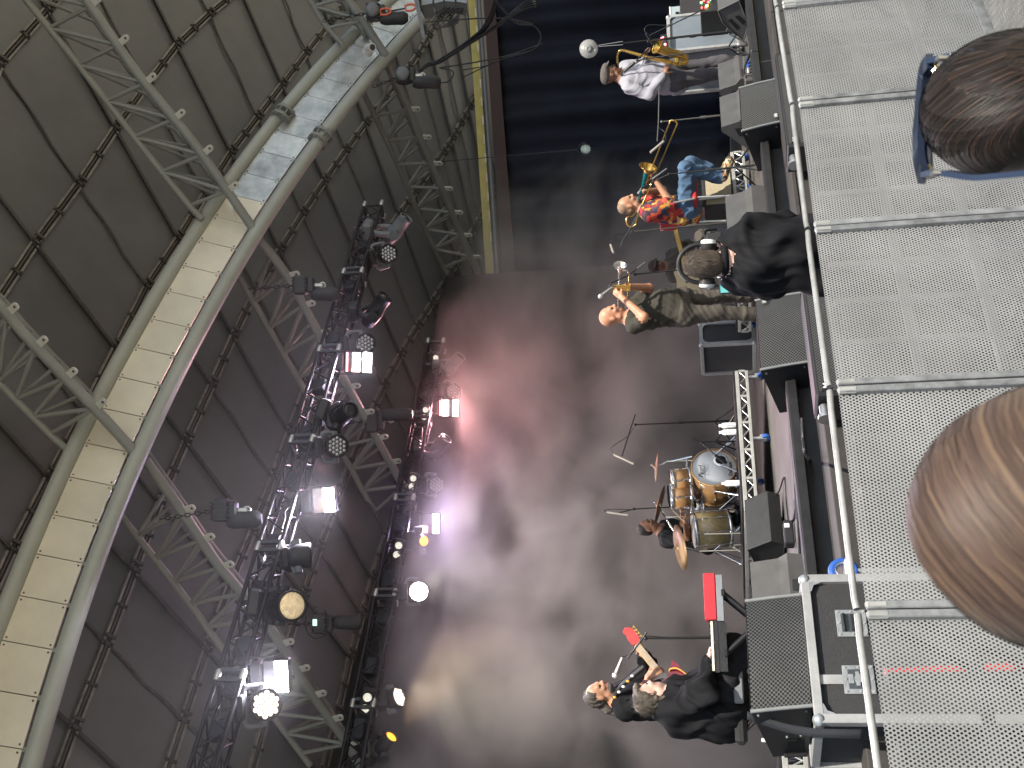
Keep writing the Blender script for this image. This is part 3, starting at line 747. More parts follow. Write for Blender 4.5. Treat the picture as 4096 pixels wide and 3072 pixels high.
# spare fixtures seen from behind inside the trusses
for tr, df, ys in ((C1, d_t1, (960, 1120, 1330, 1520, 1720, 1900, 2150, 2330, 2560, 2720, 2900)), (C2, d_t2, (1560, 1760, 2080, 2300, 2460, 2650, 2900))):
    root = T1 if tr is C1 else T2
    for y in ys:
        u = (y - 815) / (3330 - 815) if tr is C1 else (y - 1363) / (3330 - 1363)
        dd = inv_depth(y, 815, 17.0, 3330, 10.16) if tr is C1 else d_t2(y)
        p = sum((a.lerp(c, (dd - 17) / (10.16 - 17) if tr is C1 else (dd - 19.4) / (13.6 - 19.4)) for a, c in tr), Vector()) / 4
        ax = (tr[0][1] - tr[0][0]).normalized(); x_, y_, z_ = frame(ax)
        b = MB(); b.box(p + y_ * random.uniform(-.03, .03), (.13, .16, random.uniform(.14, .3)), (x_, y_, ax), bev=.01)
        b.tube(sag(p - ax * .5, p + ax * .5, .07, 8, .02), .012, 6); b.build('power_box', M_fix, root)

# ================================================================== chain hoists
M_bag = mat('black_chain_bag', (0.035, 0.035, 0.038), .55, 0, .3, 7, .5, 14)
M_hoist = mat('black_hoist_casting', (0.03, 0.03, 0.033), .4, 0, .2, 10)
def hoist(label, d, body, bag0, bag1, chain_to, chain_d=None, bl=.26, cap=None, hook=None):
    Bp = at(*body, d); t = thing('chain_hoist', label, 'chain hoist', Bp, 'chain hoists carrying the rig')
    up = (at(body[0] - 60, body[1], d) - Bp).normalized(); rt = (at(body[0], body[1] - 60, d) - Bp).normalized(); fw = up.cross(rt)
    b = MB(); b.box(Bp, (.20, bl, .20), (up, rt, fw), bev=.03)
    for k in range(5): b.box(Bp + rt * (-.1 + .05 * k), (.215, .012, .215), (up, rt, fw))
    b.box(Bp - up * .14, (.10, bl * .8, .16), (up, rt, fw), bev=.02); b.build('motor', M_hoist, t)
    if cap: k = MB(); k.lathe(Bp - fw * .12 + up * .0, -fw, [(0, .11), (.03, .105), (.045, .06), (.048, 0)], 18); k.build('motor_cap', M_fixg, t)
    A, C = at(*bag0, d), at(*bag1, d); ax = (C - A).normalized(); x_, y_, z_ = frame(ax); L = (C - A).length
    g = MB(); pts = [A + ax * (L * k / 8) + x_ * random.uniform(-.01, .01) for k in range(9)]
    g.tube(pts, [.07, .095, .10, .098, .103, .10, .105, .10, .06], 9); g.build('chain_bag', M_bag, t)
    T_ = at(*chain_to, chain_d or d); ch = MB(); L = (T_ - Bp).length; n = max(4, int(L / .07)); v = (T_ - Bp).normalized(); x_, y_, z_ = frame(v)
    for k in range(n):
        p = Bp + v * (.07 * k + .05); o = x_ if k % 2 else y_
        ch.tube([p + v * .045 + o * .0, p + v * .03 + o * .02, p - v * .03 + o * .02, p - v * .045, p - v * .03 - o * .02, p + v * .03 - o * .02], .008, 4, closed=True)
    ch.build('chain', M_hoist, t)
    h = MB(); h.box(Bp - up * .24, (.14, .05, .03), (up, rt, fw), bev=.01); h.tube([Bp - up * (.30 + .04 * math.sin(a)) + rt * .04 * math.cos(a) for a in np.linspace(-1, 4, 9)], .012, 6); h.build('hook', M_bright, t)
    return t
hoist('chain hoist with grey bag above the right part of the front rig', 15.3, (1203, 1141), (1246, 1178), (1357, 1176), (985, 1157))
hoist('chain hoist with crumpled bag left above the front rig', 12.9, (885, 2040), (912, 2085), (1048, 2074), (630, 2078), 13.2)
hoist('wide chain hoist with long bag above the back rig', 17.6, (1488, 1680), (1522, 1662), (1650, 1656), (1400, 1690), bl=.4)
hoist('chain hoist with lit display and looped cable on the back rig', 15.4, (1280, 2494), (1336, 2488), (1445, 2494), (1140, 2497))
hoist('chain hoist with red shackles at the far upper right', 17.2, (1493, 49), (1522, 77), (1632, 70), (1290, 85), cap=True)
hoist('chain hoist carrying the thick cable bundle at the upper right', 17.4, (1613, 302), (1650, 330), (1762, 327), (1480, 350), cap=True)
o = MB(); p = at(1268, 2490, 15.2); r_ = (at(1268, 2440, 15.2) - p).normalized(); u_ = (at(1200, 2490, 15.2) - p).normalized(); n_ = (EYE - p).normalized()
hp = [c for c in bpy.data.objects if c.name.startswith('chain_hoist') and 'lit display' in c['label']][0]
o.box(p + n_ * .1 + u_ * .03, (.09, .06, .01), (r_, u_, n_)); o.build('display', mat('green_lcd', (.5, .7, .6), .4, emit=(.55, .9, .75), estr=.8), hp)
o = MB(); o.tube([p + n_ * .05 + r_ * .22 * math.cos(a) + u_ * .16 * math.sin(a) for a in np.linspace(0, 5.6, 20)], .009, 6); o.build('cable_loop', M_cablesheath, hp)
# red shackle chain of the far hoist
sh = thing('shackle_chain', 'short chain with two red shackles hanging off the far hoist', 'chain', at(1535, 48, 17.1))
M_redsh = mat('red_shackle', (.75, .16, .08), .4)
for (x, y) in ((1540, 47), (1640, 30)):
    p = at(x, y, 17.1); a_ = (at(x + 40, y - 6, 17.1) - p).normalized(); s_ = a_.cross(_F).normalized()
    b = MB(); b.tube([p + a_ * (.09 * math.cos(t)) + s_ * (.05 * math.sin(t)) for t in np.linspace(-2.4, 2.4, 12)], .018, 8); b.cyl(p - a_ * .07 - s_ * .05, p - a_ * .07 + s_ * .05, .014, n=8); b.build('shackle', M_redsh, sh)
rod('chain', at(1550, 46, 17.1), at(1625, 33, 17.1), .014, M_hoist, sh, 6)

# ================================================================== line array at the right edge
Ta = tile(1600, 0, 3.95)
la = thing('line_array', 'black line array loudspeaker cluster cut by the right edge', 'loudspeaker', Ta(700, 0, 15))
M_grid = mat('blue_grey_grille', (.30, .33, .36), .5, .2, .1, 60)
cabs = [((325, 95), (525, 60), (545, 250), (395, 300)), ((530, 60), (695, 28), (725, 215), (600, 250)), ((700, 28), (880, 35), (880, 205), (730, 215)), ((885, 35), (1065, 60), (1045, 250), (885, 215))]
for k, q in enumerate(cabs):
    f = [Ta(x, y, 15.0) for x, y in q]; bk = [v + Vector((.32, .25, .16)) for v in f]
    b = MB(); b.hexa(f, bk, 0); b.build('cabinet', M_fix, la)
    tp = [Ta(q[0][0] + 10, -250, 15.0), Ta(q[1][0] - 10, -250, 15.0), Ta(q[1][0] - 12, q[1][1] - 8, 15.0), Ta(q[0][0] + 12, q[0][1] - 8, 15.0)]
    b = MB(); b.hexa(tp, [v + Vector((.32, .25, .16)) for v in tp]); b.build('grille', M_grid, la)
bar = [Ta(x, y, 14.9) for x, y in ((170, -250), (255, -250), (400, 590), (350, 600))]
b = MB(); b.hexa(bar, [v + Vector((.1, .2, .05)) for v in bar]); b.build('fly_bar', M_fixg, la)
for k in range(5):
    p = Ta(560 + 70 * k, 220, 14.9); b = MB(); b.tube(smooth_path([p, p + Vector((.1, .1, -.12)), Ta(520 + 80 * k, 430 - 30 * k, 14.9), Ta(880, 380 - 25 * k, 14.9), Ta(940, 220, 14.9)], 6), .008, 5); b.build('cable', M_cablesheath, la)
# cables running from the hoist to the wing
cb = thing('cable_bundle', 'thick bundle of black cables slung from the right hoist', 'cable', Ta(320, 1120, 17.2))
for k in range(7):
    j = lambda s: random.uniform(-s, s)
    pts = [Ta(300 + j(10), 1130 + j(12), 17.2), Ta(470 + j(14), 1010 + j(16), 17.1), Ta(650 + j(20), 960 + j(22), 17.0), Ta(1200 + j(30), 580 + j(25), 16.6), Ta(1400 + j(25), 330 + j(30), 16.3), Ta(1530 + j(20), -40, 16.0)]
    b = MB(); b.tube(smooth_path(pts, 5), .022, 6); b.build('cable', M_cablesheath, cb)
for k in range(5):
    j = lambda s: random.uniform(-s, s)
    pts = [Ta(620 + j(16), 985 + j(16), 17.0), Ta(1180 + j(20), 640 + j(18), 16.6), Ta(1550 + j(20), 370 + j(20) + k * 12, 16.2), Ta(1900, 90 + k * 22, 16.0), Ta(2150, -60 + k * 40, 15.8)]
    b = MB(); b.tube(smooth_path(pts, 5), .015, 6); b.build('cable', M_cablesheath, cb)
for pts in ([(400, 350), (800, 320), (1300, 290), (1700, 300), (2100, 380)], [(620, 1070), (900, 1030), (1260, 970), (1700, 880), (2250, 690)], [(640, 1075), (820, 1120), (840, 1190), (760, 1290), (640, 1305)]):
    b = MB(); b.tube(smooth_path([Ta(x, y, 16.8) for x, y in pts], 6), .011, 6); b.build('cable', M_cablesheath, cb)
lo_ = thing('cable_loop', 'loop of thin black cable hanging before the wing curtain', 'cable', at(2048, 80, 16))
for k in range(2):
    b = MB(); b.tube(smooth_path([at(1975, -10 + k * 9, 16), at(2060, 82 + k * 8, 16), at(2135, 104, 16), at(2163, 145 + k * 6, 16), at(2134, 198, 16), at(2040, 224 + k * 4, 16), at(1950, 262, 16.3), at(1850, 280 + k * 30, 16.8)], 6), .008, 6); b.build('cable', M_cablesheath, lo_)
# white camera on the arch, dark flood light behind it
cc = thing('security_camera', 'small white security camera fixed on the arch panels', 'camera', at(1480, 190, 17.2))
p = at(1478, 190, 17.25); a_ = (at(1500, 188, 17.1) - p).normalized()
b = MB(); b.cyl(p - a_ * .06, p + a_ * .10, .065, n=16); b.build('body', M_white, cc)
b = MB(); b.cyl(p + a_ * .10, p + a_ * .104, .048, n=16); b.build('lens', M_lens, cc)
b = MB(); b.lathe(p + Vector((0, .05, .02)), Vector((-.3, .6, .5)), [(0, .07), (.08, .085), (.10, .085)], 14); b.build('mount', M_white, cc)
ld = thing('led_par_light', 'dark round par light with a ring of tiny lit dots', 'stage light', at(2342, 596, 20))
p = at(2342, 596, 20); n_ = (EYE - p).normalized(); x_, y_, z_ = frame(n_)
b = MB(); b.lathe(p - n_ * .2, n_, [(0, .04), (0, .08), (.15, .095), (.2, .10), (.2, .09), (.185, .085), (.185, 0)], 20); b.build('housing', M_fix, ld)
b = MB()
for r_, c_ in ((.075, 9), (.042, 5), (.012, 2)):
    for k in range(c_):
        a = k * 6.283 / c_ + r_ * 9; q = p + (x_ * math.cos(a) * .8 + y_ * math.sin(a)) * r_; b.ball(q - n_ * .01, .006, 6)
tag(b.build('led_dots', mat('tiny_led_on', (1, 1, 1), .5, emit=(.75, 1, .9), estr=1.6), ld), kind='stuff')
b = MB(); b.tube([p - n_ * .1 + x_ * .115 * math.cos(a) + UP * .14 * math.sin(a) for a in np.linspace(0, math.pi, 10)], .012, 6); b.cyl(p - n_ * .1 + UP * .14, p - n_ * .1 + UP * 3.4, .008, n=6); b.build('yoke', M_fix, ld)
# ================================================================== crowd barrier
M_galv = mat('galvanised_steel', (0.36, 0.365, 0.355), 0.42, 0.45, 0.25, 7, .08, 30)
M_galvdull = mat('scuffed_aluminium', (0.25, 0.262, 0.27), 0.5, 0.5, 0.4, 11, .1, 40)
M_perf = mat('punched_aluminium_sheet', (0.31, 0.318, 0.320), 0.46, 0.3, 0.22, 1.6)
M_tread = mat('tread_plate_aluminium', (0.26, 0.26, 0.25), 0.45, 0.6, .2, 6)
M_rearbar = mat('dull_rear_bar', (.16, .165, .168), .6, .3)
k54 = 1 / .54004
SEAM = [(1652 * k54, -165 * k54), (1679 * k54, 17 * k54), (1712 * k54, 227 * k54), (1745 * k54, 497 * k54), (1792 * k54, 840 * k54), (1852 * k54, 1322 * k54), (1945 * k54, 1985 * k54)]
TOPZ = 1.185
SP_ = [onz(x, y, TOPZ) for x, y in SEAM]
# one punched sheet, holes cut right through, shared by all the panels
PW, PH, PIT = 0.96, 1.06, 0.0152
def punched():
    vs, fs = [], []; ry = PIT * .866; nx, nz = int(PW / PIT), int(PH / ry)
    hexo = [(math.cos(a) * PIT * .57735, math.sin(a) * PIT * .57735) for a in [math.pi / 6 + k * math.pi / 3 for k in range(6)]]
    hexi = [(math.cos(a) * PIT * .285, math.sin(a) * PIT * .345) for a in [math.pi / 6 + k * math.pi / 3 for k in range(6)]]
    for r in range(nz):
        for c in range(nx):
            cx = (c + .5 * (r % 2)) * PIT - PW / 2 + PIT * .5; cz = r * ry + .02; o = len(vs)
            vs += [(cx + x, 0, cz + z) for x, z in hexo] + [(cx + x, 0, cz + z) for x, z in hexi]
            fs += [(o + k, o + (k + 1) % 6, o + 6 + (k + 1) % 6, o + 6 + k) for k in range(6)]
    me = bpy.data.meshes.new('punched_sheet'); me.from_pydata(vs, [], fs); me.materials.append(M_perf); me.update(); return me
PUNCH = punched()
labels = ['barrier panel cut by the right edge of the photo', 'barrier panel beside the tread plate at the right', 'barrier panel behind the person with sunglasses', 'barrier panel in front of the kneeling camera operator', 'middle barrier panel below the front fill loudspeaker', 'barrier panel in front of the flight case at the left'][::1]
labels = ['silver perforated crowd ' + l for l in labels]
for k in range(6):
    R_, L_ = SP_[k], SP_[k + 1]; R_ = Vector((R_.x, R_.y, 0)); L_ = Vector((L_.x, L_.y, 0))
    x = (R_ - L_); W = x.length; x.normalize(); nb = Vector((-x.y, x.x, 0))
    if nb.dot(N) < 0: nb = -nb
    c = (R_ + L_) / 2; t = thing('crowd_barrier', labels[k], 'barrier', c, 'crowd barriers along the pit')
    inst('perforated_sheet', PUNCH, t, c + Vector((0, 0, .045)), (x, nb, UP), ((W - .03) / PW, 1, 1.035))
    tr = MB(); tr.tube([L_ + x * .012 + UP * TOPZ, L_ + x * .05 + UP * (TOPZ + .004)] + [L_.lerp(R_, u) + UP * (TOPZ + .004) for u in (.3, .6, .9)] + [R_ - x * .012 + UP * TOPZ], .0145, 12); tr.build('top_rail', M_galv, t)
    for s, p in ((-1, L_), (1, R_)):
        b = MB(); b.box(p - x * (.021 * s) - nb * .012 + UP * (TOPZ / 2 - .01), (.034, .03, TOPZ - .05), (x, nb, UP), bev=.004); b.build('side_bar', M_galvdull, t)
        b = MB(); b.box(p - x * (.022 * s) - nb * .016 + UP * (TOPZ - .075), (.037, .026, .09), (x, nb, UP), bev=.01); b.build('corner_joint', M_galv, t)
    b = MB(); b.box(c - nb * .008 + UP * .03, (W - .06, .03, .06), (x, nb, UP)); b.build('bottom_bar', M_galvdull, t)
    for h in (.42, .78):
        b = MB(); b.box(c + nb * .022 + UP * h, (W - .12, .03, .045), (x, nb, UP)); b.build('cross_bar', M_rearbar, t)
    for u in (.27, .52, .76):
        b = MB(); b.box(L_.lerp(R_, u) + nb * .022 + UP * .58, (.035, .028, 1.06), (x, nb, UP)); b.build('upright', M_rearbar, t)
    for s in (-.465, .465):
        rod('stay', c + x * (s * W) + nb * .03 + UP * 1.1, c + x * (s * W) + nb * 1.02 + UP * .05, .018, M_black, t)
        b = MB(); b.box(c + x * (s * W) + nb * .52 + UP * .03, (.05, 1.0, .05), (x, nb, UP)); b.build('foot', M_black, t)
    b = MB(); b.box(c - nb * .62 + UP * .012, (W - .01, 1.15, .016), (x, nb, UP)); tp = b.build('tread_plate', M_tread, t)
    # raised lozenges of the tread plate
    lz = MB()
    if k <= 2:
        for i in range(34):
            for j in range(36):
                p = c - x * (W / 2 - .02) + x * (i * .028) - nb * (.06 + j * .03) + UP * .021; a = .78 if (i + j) % 2 else -.78
                d1 = x * math.cos(a) + nb * math.sin(a); d2 = nb * math.cos(a) - x * math.sin(a)
                lz.add([p - d1 * .013, p + d2 * .0045, p + d1 * .013, p - d2 * .0045, p + UP * .003], [(0, 3, 4), (3, 2, 4), (2, 1, 4), (1, 0, 4)])
        tag(lz.build('tread_lozenges', M_tread, tp), kind='stuff')
# red brace bar and plain tape seen through the sheet at the left
rb = thing('red_bar', 'red bar showing through the barrier holes at the left', 'bar', SP_[5])
pA_, pB_ = at(3540, 2690, 4.75), at(3970, 2670, 4.75)
rod('bar', pA_, pB_, .018, mat('red_painted_bar', (.55, .03, .03), .5), rb)
rod('foot_post', pB_, Vector((pB_.x, pB_.y, 0.01)), .018, MATS['red_painted_bar'], rb)

# ================================================================== loudspeakers
def E_of(p): return (p - EDGE).dot(E)
def one(px, py, e):
    r = _F + CAM_X * ((px - CXP) / FPX) - CAM_Y * ((py - CYP) / FPX)
    return EYE + r * ((e - (EYE - EDGE).dot(E)) / r.dot(E))
M_cab = mat('black_loudspeaker_paint', (0.020, 0.020, 0.021), .5, 0, .2, 20, .15, 150)
M_cabg = mat('worn_dark_grey_loudspeaker_paint', (0.075, 0.074, 0.073), .6, 0, .15, 8, .12, 120)
M_grill = perforated('black_punched_grille', (0.16, 0.16, 0.16), (0.004, 0.004, 0.004), 58, .36, .5, .45)
M_trim = mat('grey_trim_strip', (0.22, 0.23, 0.23), .5)
M_hole = mat('handle_recess', (0.004, 0.004, 0.004), .9)
def uvq(b, q, mi=0):
    w = (q[1] - q[0]).length; h = (q[3] - q[0]).length
    b.add(q, [(0, 1, 2, 3)], mi, False, [(0, 0), (w, 0), (w, h), (0, h)])
def seat(p, z):                                        # same plan point, given height
    return Vector((p.x, p.y, z))
def fill_speaker(label, T, TR, BR, BL, TL, BLb, TLb, n0, zb=None, group=None, dbadge=None):
    """loudspeaker facing the audience: four grille corners and the two rear corners of its left side"""
    f = [onn(*T(*c), n0) for c in (TR, BR, BL, TL)]
    eL = E_of(f[2]); bb, bt = one(*T(*BLb), eL), one(*T(*TLb), E_of(f[3]))
    z0 = min(f[1].z, f[2].z); z0 = (f[1].z + f[2].z) / 2
    f[1] = seat(f[1], z0); f[2] = seat(f[2], z0); bb = seat(bb, z0)
    W = E_of(f[1]) - E_of(f[2])
    bk = [bt + E * (E_of(f[0]) - E_of(f[3])), bb + E * W, bb, bt]
    bk[0].z = bk[3].z
    t = thing('loudspeaker', label, 'loudspeaker', seat(f[2], z0), group)
    b = MB(); b.hexa(f, bk); cb = b.build('cabinet', M_cab, t)
    nf = (f[1] - f[0]).cross(f[3] - f[0]).normalized()
    if nf.dot(EYE - f[0]) < 0: nf = -nf
    c = sum(f, Vector()) / 4
    g = MB(); n = 10                                     # gently bowed grille
    gq = [p.lerp(c, .03) for p in f]
    for i in range(n):
        u0, u1 = i / n, (i + 1) / n
        P = lambda u, v: gq[1].lerp(gq[0], v).lerp(gq[2].lerp(gq[3], v), u) + nf * (.008 + .05 * 4 * u * (1 - u))
        w = (gq[1] - gq[2]).length; h = (gq[0] - gq[1]).length
        g.add([P(u0, 0), P(u1, 0), P(u1, 1), P(u0, 1)], [(0, 1, 2, 3)], 0, True, [(u0 * w, 0), (u1 * w, 0), (u1 * w, h), (u0 * w, h)])
    g.build('grille', M_grill, t)
    for a, d in ((0, 1), (3, 2)):
        b = MB(); p, q = f[a] + nf * .006, f[d] + nf * .006; b.tube([p, (p + q) / 2 + nf * .004, q], .012, 6); b.build('trim', M_trim, t)
    for v0, v1 in ((0, 3), (1, 2)):
        e_ = MB(); n_ = 10
        pts = [f[v0].lerp(f[v1], u / n_) + nf * (.006 + .05 * 4 * (u / n_) * (1 - u / n_)) for u in range(n_ + 1)]
        e_.add([p for p in pts] + [f[v0].lerp(f[v1], u / n_) for u in range(n_ + 1)], [(u, u + 1, n_ + 2 + u, n_ + 1 + u) for u in range(n_)]); e_.build('grille_edge', M_cab, t)
    # handle cut in the left side
    S = lambda u, v: f[2].lerp(bk[2], u).lerp(f[3].lerp(bk[3], u), v) - E * .004
    b = MB(); b.hexa([S(.66, .12), S(.93, .10), S(.90, .62), S(.66, .50)], [p + E * .05 for p in (S(.66, .12), S(.93, .10), S(.90, .62), S(.66, .50))]); b.build('handle_recess', M_hole, cb)
    b = MB(); b.cyl(S(.95, .06) - E * .012, S(.93, .66) - E * .012, .014, n=8); b.build('handle', M_cab, t)
    for u, v in ((.08, .1), (.08, .9), (.58, .2), (.58, .5)):
        b = MB(); b.cyl(S(u, v) - E * .004, S(u, v) + E * .01, .008, n=6); b.build('screw', M_trim, t)
    if dbadge:
        u, v = dbadge; p = gq[1].lerp(gq[0], v).lerp(gq[2].lerp(gq[3], v), u) + nf * .045
        b = MB(); b.box(p, (.06, .004, .035), (E, nf, UP)); bo = b.build('badge', M_trim, t)
        text_mesh('d&b', 'badge_lettering', M_white, bo, p + nf * .004, E, UP, .03)
    return t, f, bk
def TT(x0, y0, s): return lambda zx, zy: (x0 + zx / s, y0 + zy / s)
tV, tW, tX, tY, tD, tS, tT, tA = TT(2850, 100, 2.37), TT(2950, 1150, 2.37), TT(2900, 1700, 2.073), TT(3000, 2500, 2.9), TT(2350, 1700, 2.37), TT(2300, 0, 2.458), TT(2400, 400, 3.016), TT(2350, 900, 2.328)
idt = lambda x, y: (x, y)
LEDGE_N = -.30
sp1 = fill_speaker('black front fill loudspeaker at the right with sunlit grille', tV, (250, 605), (590, 520), (640, 920), (275, 1010), (665, 1335), (435, 1390), LEDGE_N, dbadge=(.93, .09))
sp2 = fill_speaker('black front fill loudspeaker beside the camera operator', tW, (165, 130), (600, 55), (680, 705), (215, 785), (700, 1150), (400, 1190), LEDGE_N, dbadge=(.06, .82))
sp3 = fill_speaker('black loudspeaker standing on the front flight case', idt, (2980, 2407), (3209, 2380), (3246, 2824), (3002, 2848), (3253, 3015), (3093, 3028), -.78)
for s in (sp1, sp2, sp3):
    pass
def wedge_back(label, T, TR, BR, BL, TL, n0, D=.42, m=None, group='floor monitor wedges'):
    """monitor wedge seen from behind: sloping back panel towards the audience"""
    f = [onn(*T(*c), n0) for c in (TR, BR, BL, TL)]
    z0 = ZS + .004; e0, e1 = E_of(f[3]), E_of(f[0]); e0 = min(e0, E_of(f[2])); zt = (f[0].z + f[3].z) / 2
    b0, b1 = min(E_of(f[2]), e0 + .02), max(E_of(f[1]), e1)
    n0_ = n0
    h = zt - z0
    P = lambda e, n, z: st(e, n, z)
    prof = [(0, 0), (-.02, h * .34), (.05, h * .5), (.10, h), (.16, h), (D, .10), (D, 0)]   # (n, z)
    t = thing('monitor_wedge', label, 'loudspeaker', P(e0, n0_, z0), group)
    b = MB(); b.prism([P(e0, n0_ + a, z0 + z) for a, z in prof], E * (e1 - e0)); cb = b.build('cabinet', m or M_cabg, t)
    g = MB(); q = [P(e0 + .02, n0_ + D - .004, z0 + .11), P(e1 - .02, n0_ + D - .004, z0 + .11), P(e1 - .02, n0_ + .17, z0 + h), P(e0 + .02, n0_ + .17, z0 + h)]
    nn = (q[1] - q[0]).cross(q[3] - q[0]).normalized(); nn = nn if nn.z > 0 else -nn
    uvq(g, [p + nn * .006 for p in q]); g.build('grille', M_grill, t)
    k = MB(); k.box(P((e0 + e1) / 2 - (e1 - e0) * .25, n0_ - .012, z0 + h * .2), ((e1 - e0) * .28, .02, h * .22), (E, N, UP), bev=.01); k.build('connector_plate', M_cab, cb)
    for s in (.12, .88):
        k = MB(); p = P(e0 + (e1 - e0) * s, n0_ + .0, z0 + .0); k.cyl(p + UP * -.003, p + UP * .012 + N * .05, .02, n=8); k.build('rubber_foot', M_rubber, cb)
    k = MB(); k.hexa([P(e0 - .002, n0_ + .12, z0 + h * .3), P(e0 - .002, n0_ + .26, z0 + h * .22), P(e0 - .002, n0_ + .24, z0 + h * .5), P(e0 - .002, n0_ + .14, z0 + h * .62)], [P(e0 + .03, n0_ + .12, z0 + h * .3), P(e0 + .03, n0_ + .26, z0 + h * .22), P(e0 + .03, n0_ + .24, z0 + h * .5), P(e0 + .03, n0_ + .14, z0 + h * .62)]); k.build('handle_recess', M_hole, cb)
    return t
wedge_back('grey monitor wedge below the saxophonist, right one of the pair', tV, (45, 300), (290, 210), (300, 450), (65, 545), .75)
wedge_back('grey monitor wedge below the saxophonist, left one of the pair', tV, (62, 612), (290, 520), (300, 800), (85, 895), .62)
wedge_back('grey monitor wedge in front of the trombonist stool', tT, (1515, 1070), (1970, 960), (1990, 1330), (1538, 1640), .50)
wedge_back('worn grey monitor wedge between the drum riser and the keyboard', tX, (205, 1080), (620, 1050), (640, 1330), (235, 1430), .30)
def wedge_side(label, T, prof, d, W=.5, m=None, slots=None, group='floor monitor wedges'):
    """monitor wedge seen from its side: photograph outline of the side at depth d, run along the stage"""
    P = [at(*T(*p), d) for p in prof]; 
    # stand the outline in one upright plane across the stage front
    e0 = E_of(sum(P, Vector()) / len(P)); P = [one(*T(*p), e0) for p in prof]
    zm = min(p.z for p in P); dz = ZS + .004 - zm
    P = [p + UP * dz for p in P]
    t = thing('monitor_wedge', label, 'loudspeaker', P[0], group)
    b = MB(); b.prism(P, E * W); cb = b.build('cabinet', m or M_cab, t)
    c = sum(P, Vector()) / len(P)
    if slots:
        for q in slots:
            Q = [one(*T(*p), e0) + UP * dz - E * .003 for p in q]; k = MB(); k.prism(Q, E * .04); k.build('handle_slot', M_hole, cb)
    for i in range(len(P)):
        k = MB(); k.cyl(P[i] - E * .004, P[(i + 1) % len(P)] - E * .004, .008, n=5); k.build('edge_trim', m or M_cab, t)
    return t
wedge_side('black monitor wedge seen side on beside the floor tom', tD, [(1222, 1185), (1440, 1100), (1560, 1130), (1590, 1590), (1535, 1600), (1450, 1500), (1330, 1360)], 10.6, .55,
           slots=[[(1345, 1300), (1380, 1285), (1480, 1410), (1450, 1435)], [(1410, 1270), (1450, 1258), (1510, 1340), (1480, 1365)]])
wedge_side('haze greyed monitor wedge behind the keyboard', tD, [(1395, 1410), (1480, 1440), (1540, 1560), (1545, 1625), (1480, 1640), (1290, 1590), (1310, 1530)], 11.2, .5, M_cabg,  # veil of haze put into the lighter grey of this cabinet
           slots=[[(1350, 1480), (1380, 1470), (1430, 1520), (1395, 1535)]])
wedge_side('dark monitor wedge with slot handles at the far right', tS, [(1385, 105), (1590, 5), (1650, 150), (1700, 200), (1640, 390), (1540, 330), (1430, 220)], 12.2, .55, M_cabg,
           slots=[[(1485, 200), (1515, 185), (1600, 270), (1575, 300)], [(1550, 165), (1590, 150), (1660, 215), (1630, 245)]])
# low line of front fill boxes before the ledge
def fill_strip(label, T, top0, top1, n0, h, badge):
    a, c = onn(*T(*top0), n0), onn(*T(*top1), n0); z1 = (a.z + c.z) / 2
    a, c = seat(a, z1), seat(c, z1); t = thing('front_fill_speaker', label, 'loudspeaker', seat(c, z1 - h), 'low front fill boxes')
    W = (a - c).length; m_ = (a + c) / 2
    b = MB(); b.box(m_ - UP * (h / 2) + N * .14, (W, .28, h), (E, N, UP), bev=.012); cb = b.build('cabinet', M_cab, t)
    g = MB(); uvq(g, [c + E * .03 - N * .004 - UP * (h - .03), a - E * .06 - N * .004 - UP * (h - .03), a - E * .06 - N * .004 - UP * .02, c + E * .03 - N * .004 - UP * .02]); g.build('grille', M_grill, t)
    g = MB(); uvq(g, [c + E * .03 + N * .02 + UP * .004, a - E * .06 + N * .02 + UP * .004, a - E * .06 + N * .26 + UP * .004, c + E * .03 + N * .26 + UP * .004]); g.build('grille', M_grill, t)
    b = MB(); b.cyl(c - E * .02 - UP * .05 + N * .1, c - E * .10 - UP * .05 + N * .1, .035, n=12); b.cyl(c - E * .10 - UP * .05 + N * .1, c - E * .13 - UP * .05 + N * .1, .05, n=12); b.build('end_fitting', M_bright, t)
    p = c + E * .07 - N * .008 - UP * .07; bd = MB(); bd.box(p, (.075, .006, .06), (E, N, UP)); bo = bd.build('badge', M_black, t)
    text_mesh('M', 'badge_lettering', M_white, bo, p - N * .005, E, UP, .06, bold=True)
    # the sub cabinet it stands on
    hb = z1 - h - .01
    b = MB(); b.box(seat(m_, hb / 2) + N * .16, (W * 1.02, .5, hb), (E, N, UP), bev=.012); b.build('sub_cabinet', M_cab, t)
    for s in (-.3, .3):
        b = MB(); b.box(seat(m_, hb * .55) + E * (W * s) - N * .092, (.16, .006, .09), (E, N, UP), bev=.003); b.build('handle_recess', M_hole, t)
    return t
fill_strip('low black front fill box below the right loudspeaker', tV, (585, 260), (715, 1150), -.95, .22, 'M')
fill_strip('low black front fill box below the middle loudspeaker', tW, (590, -90), (770, 1020), -.95, .22, 'M')

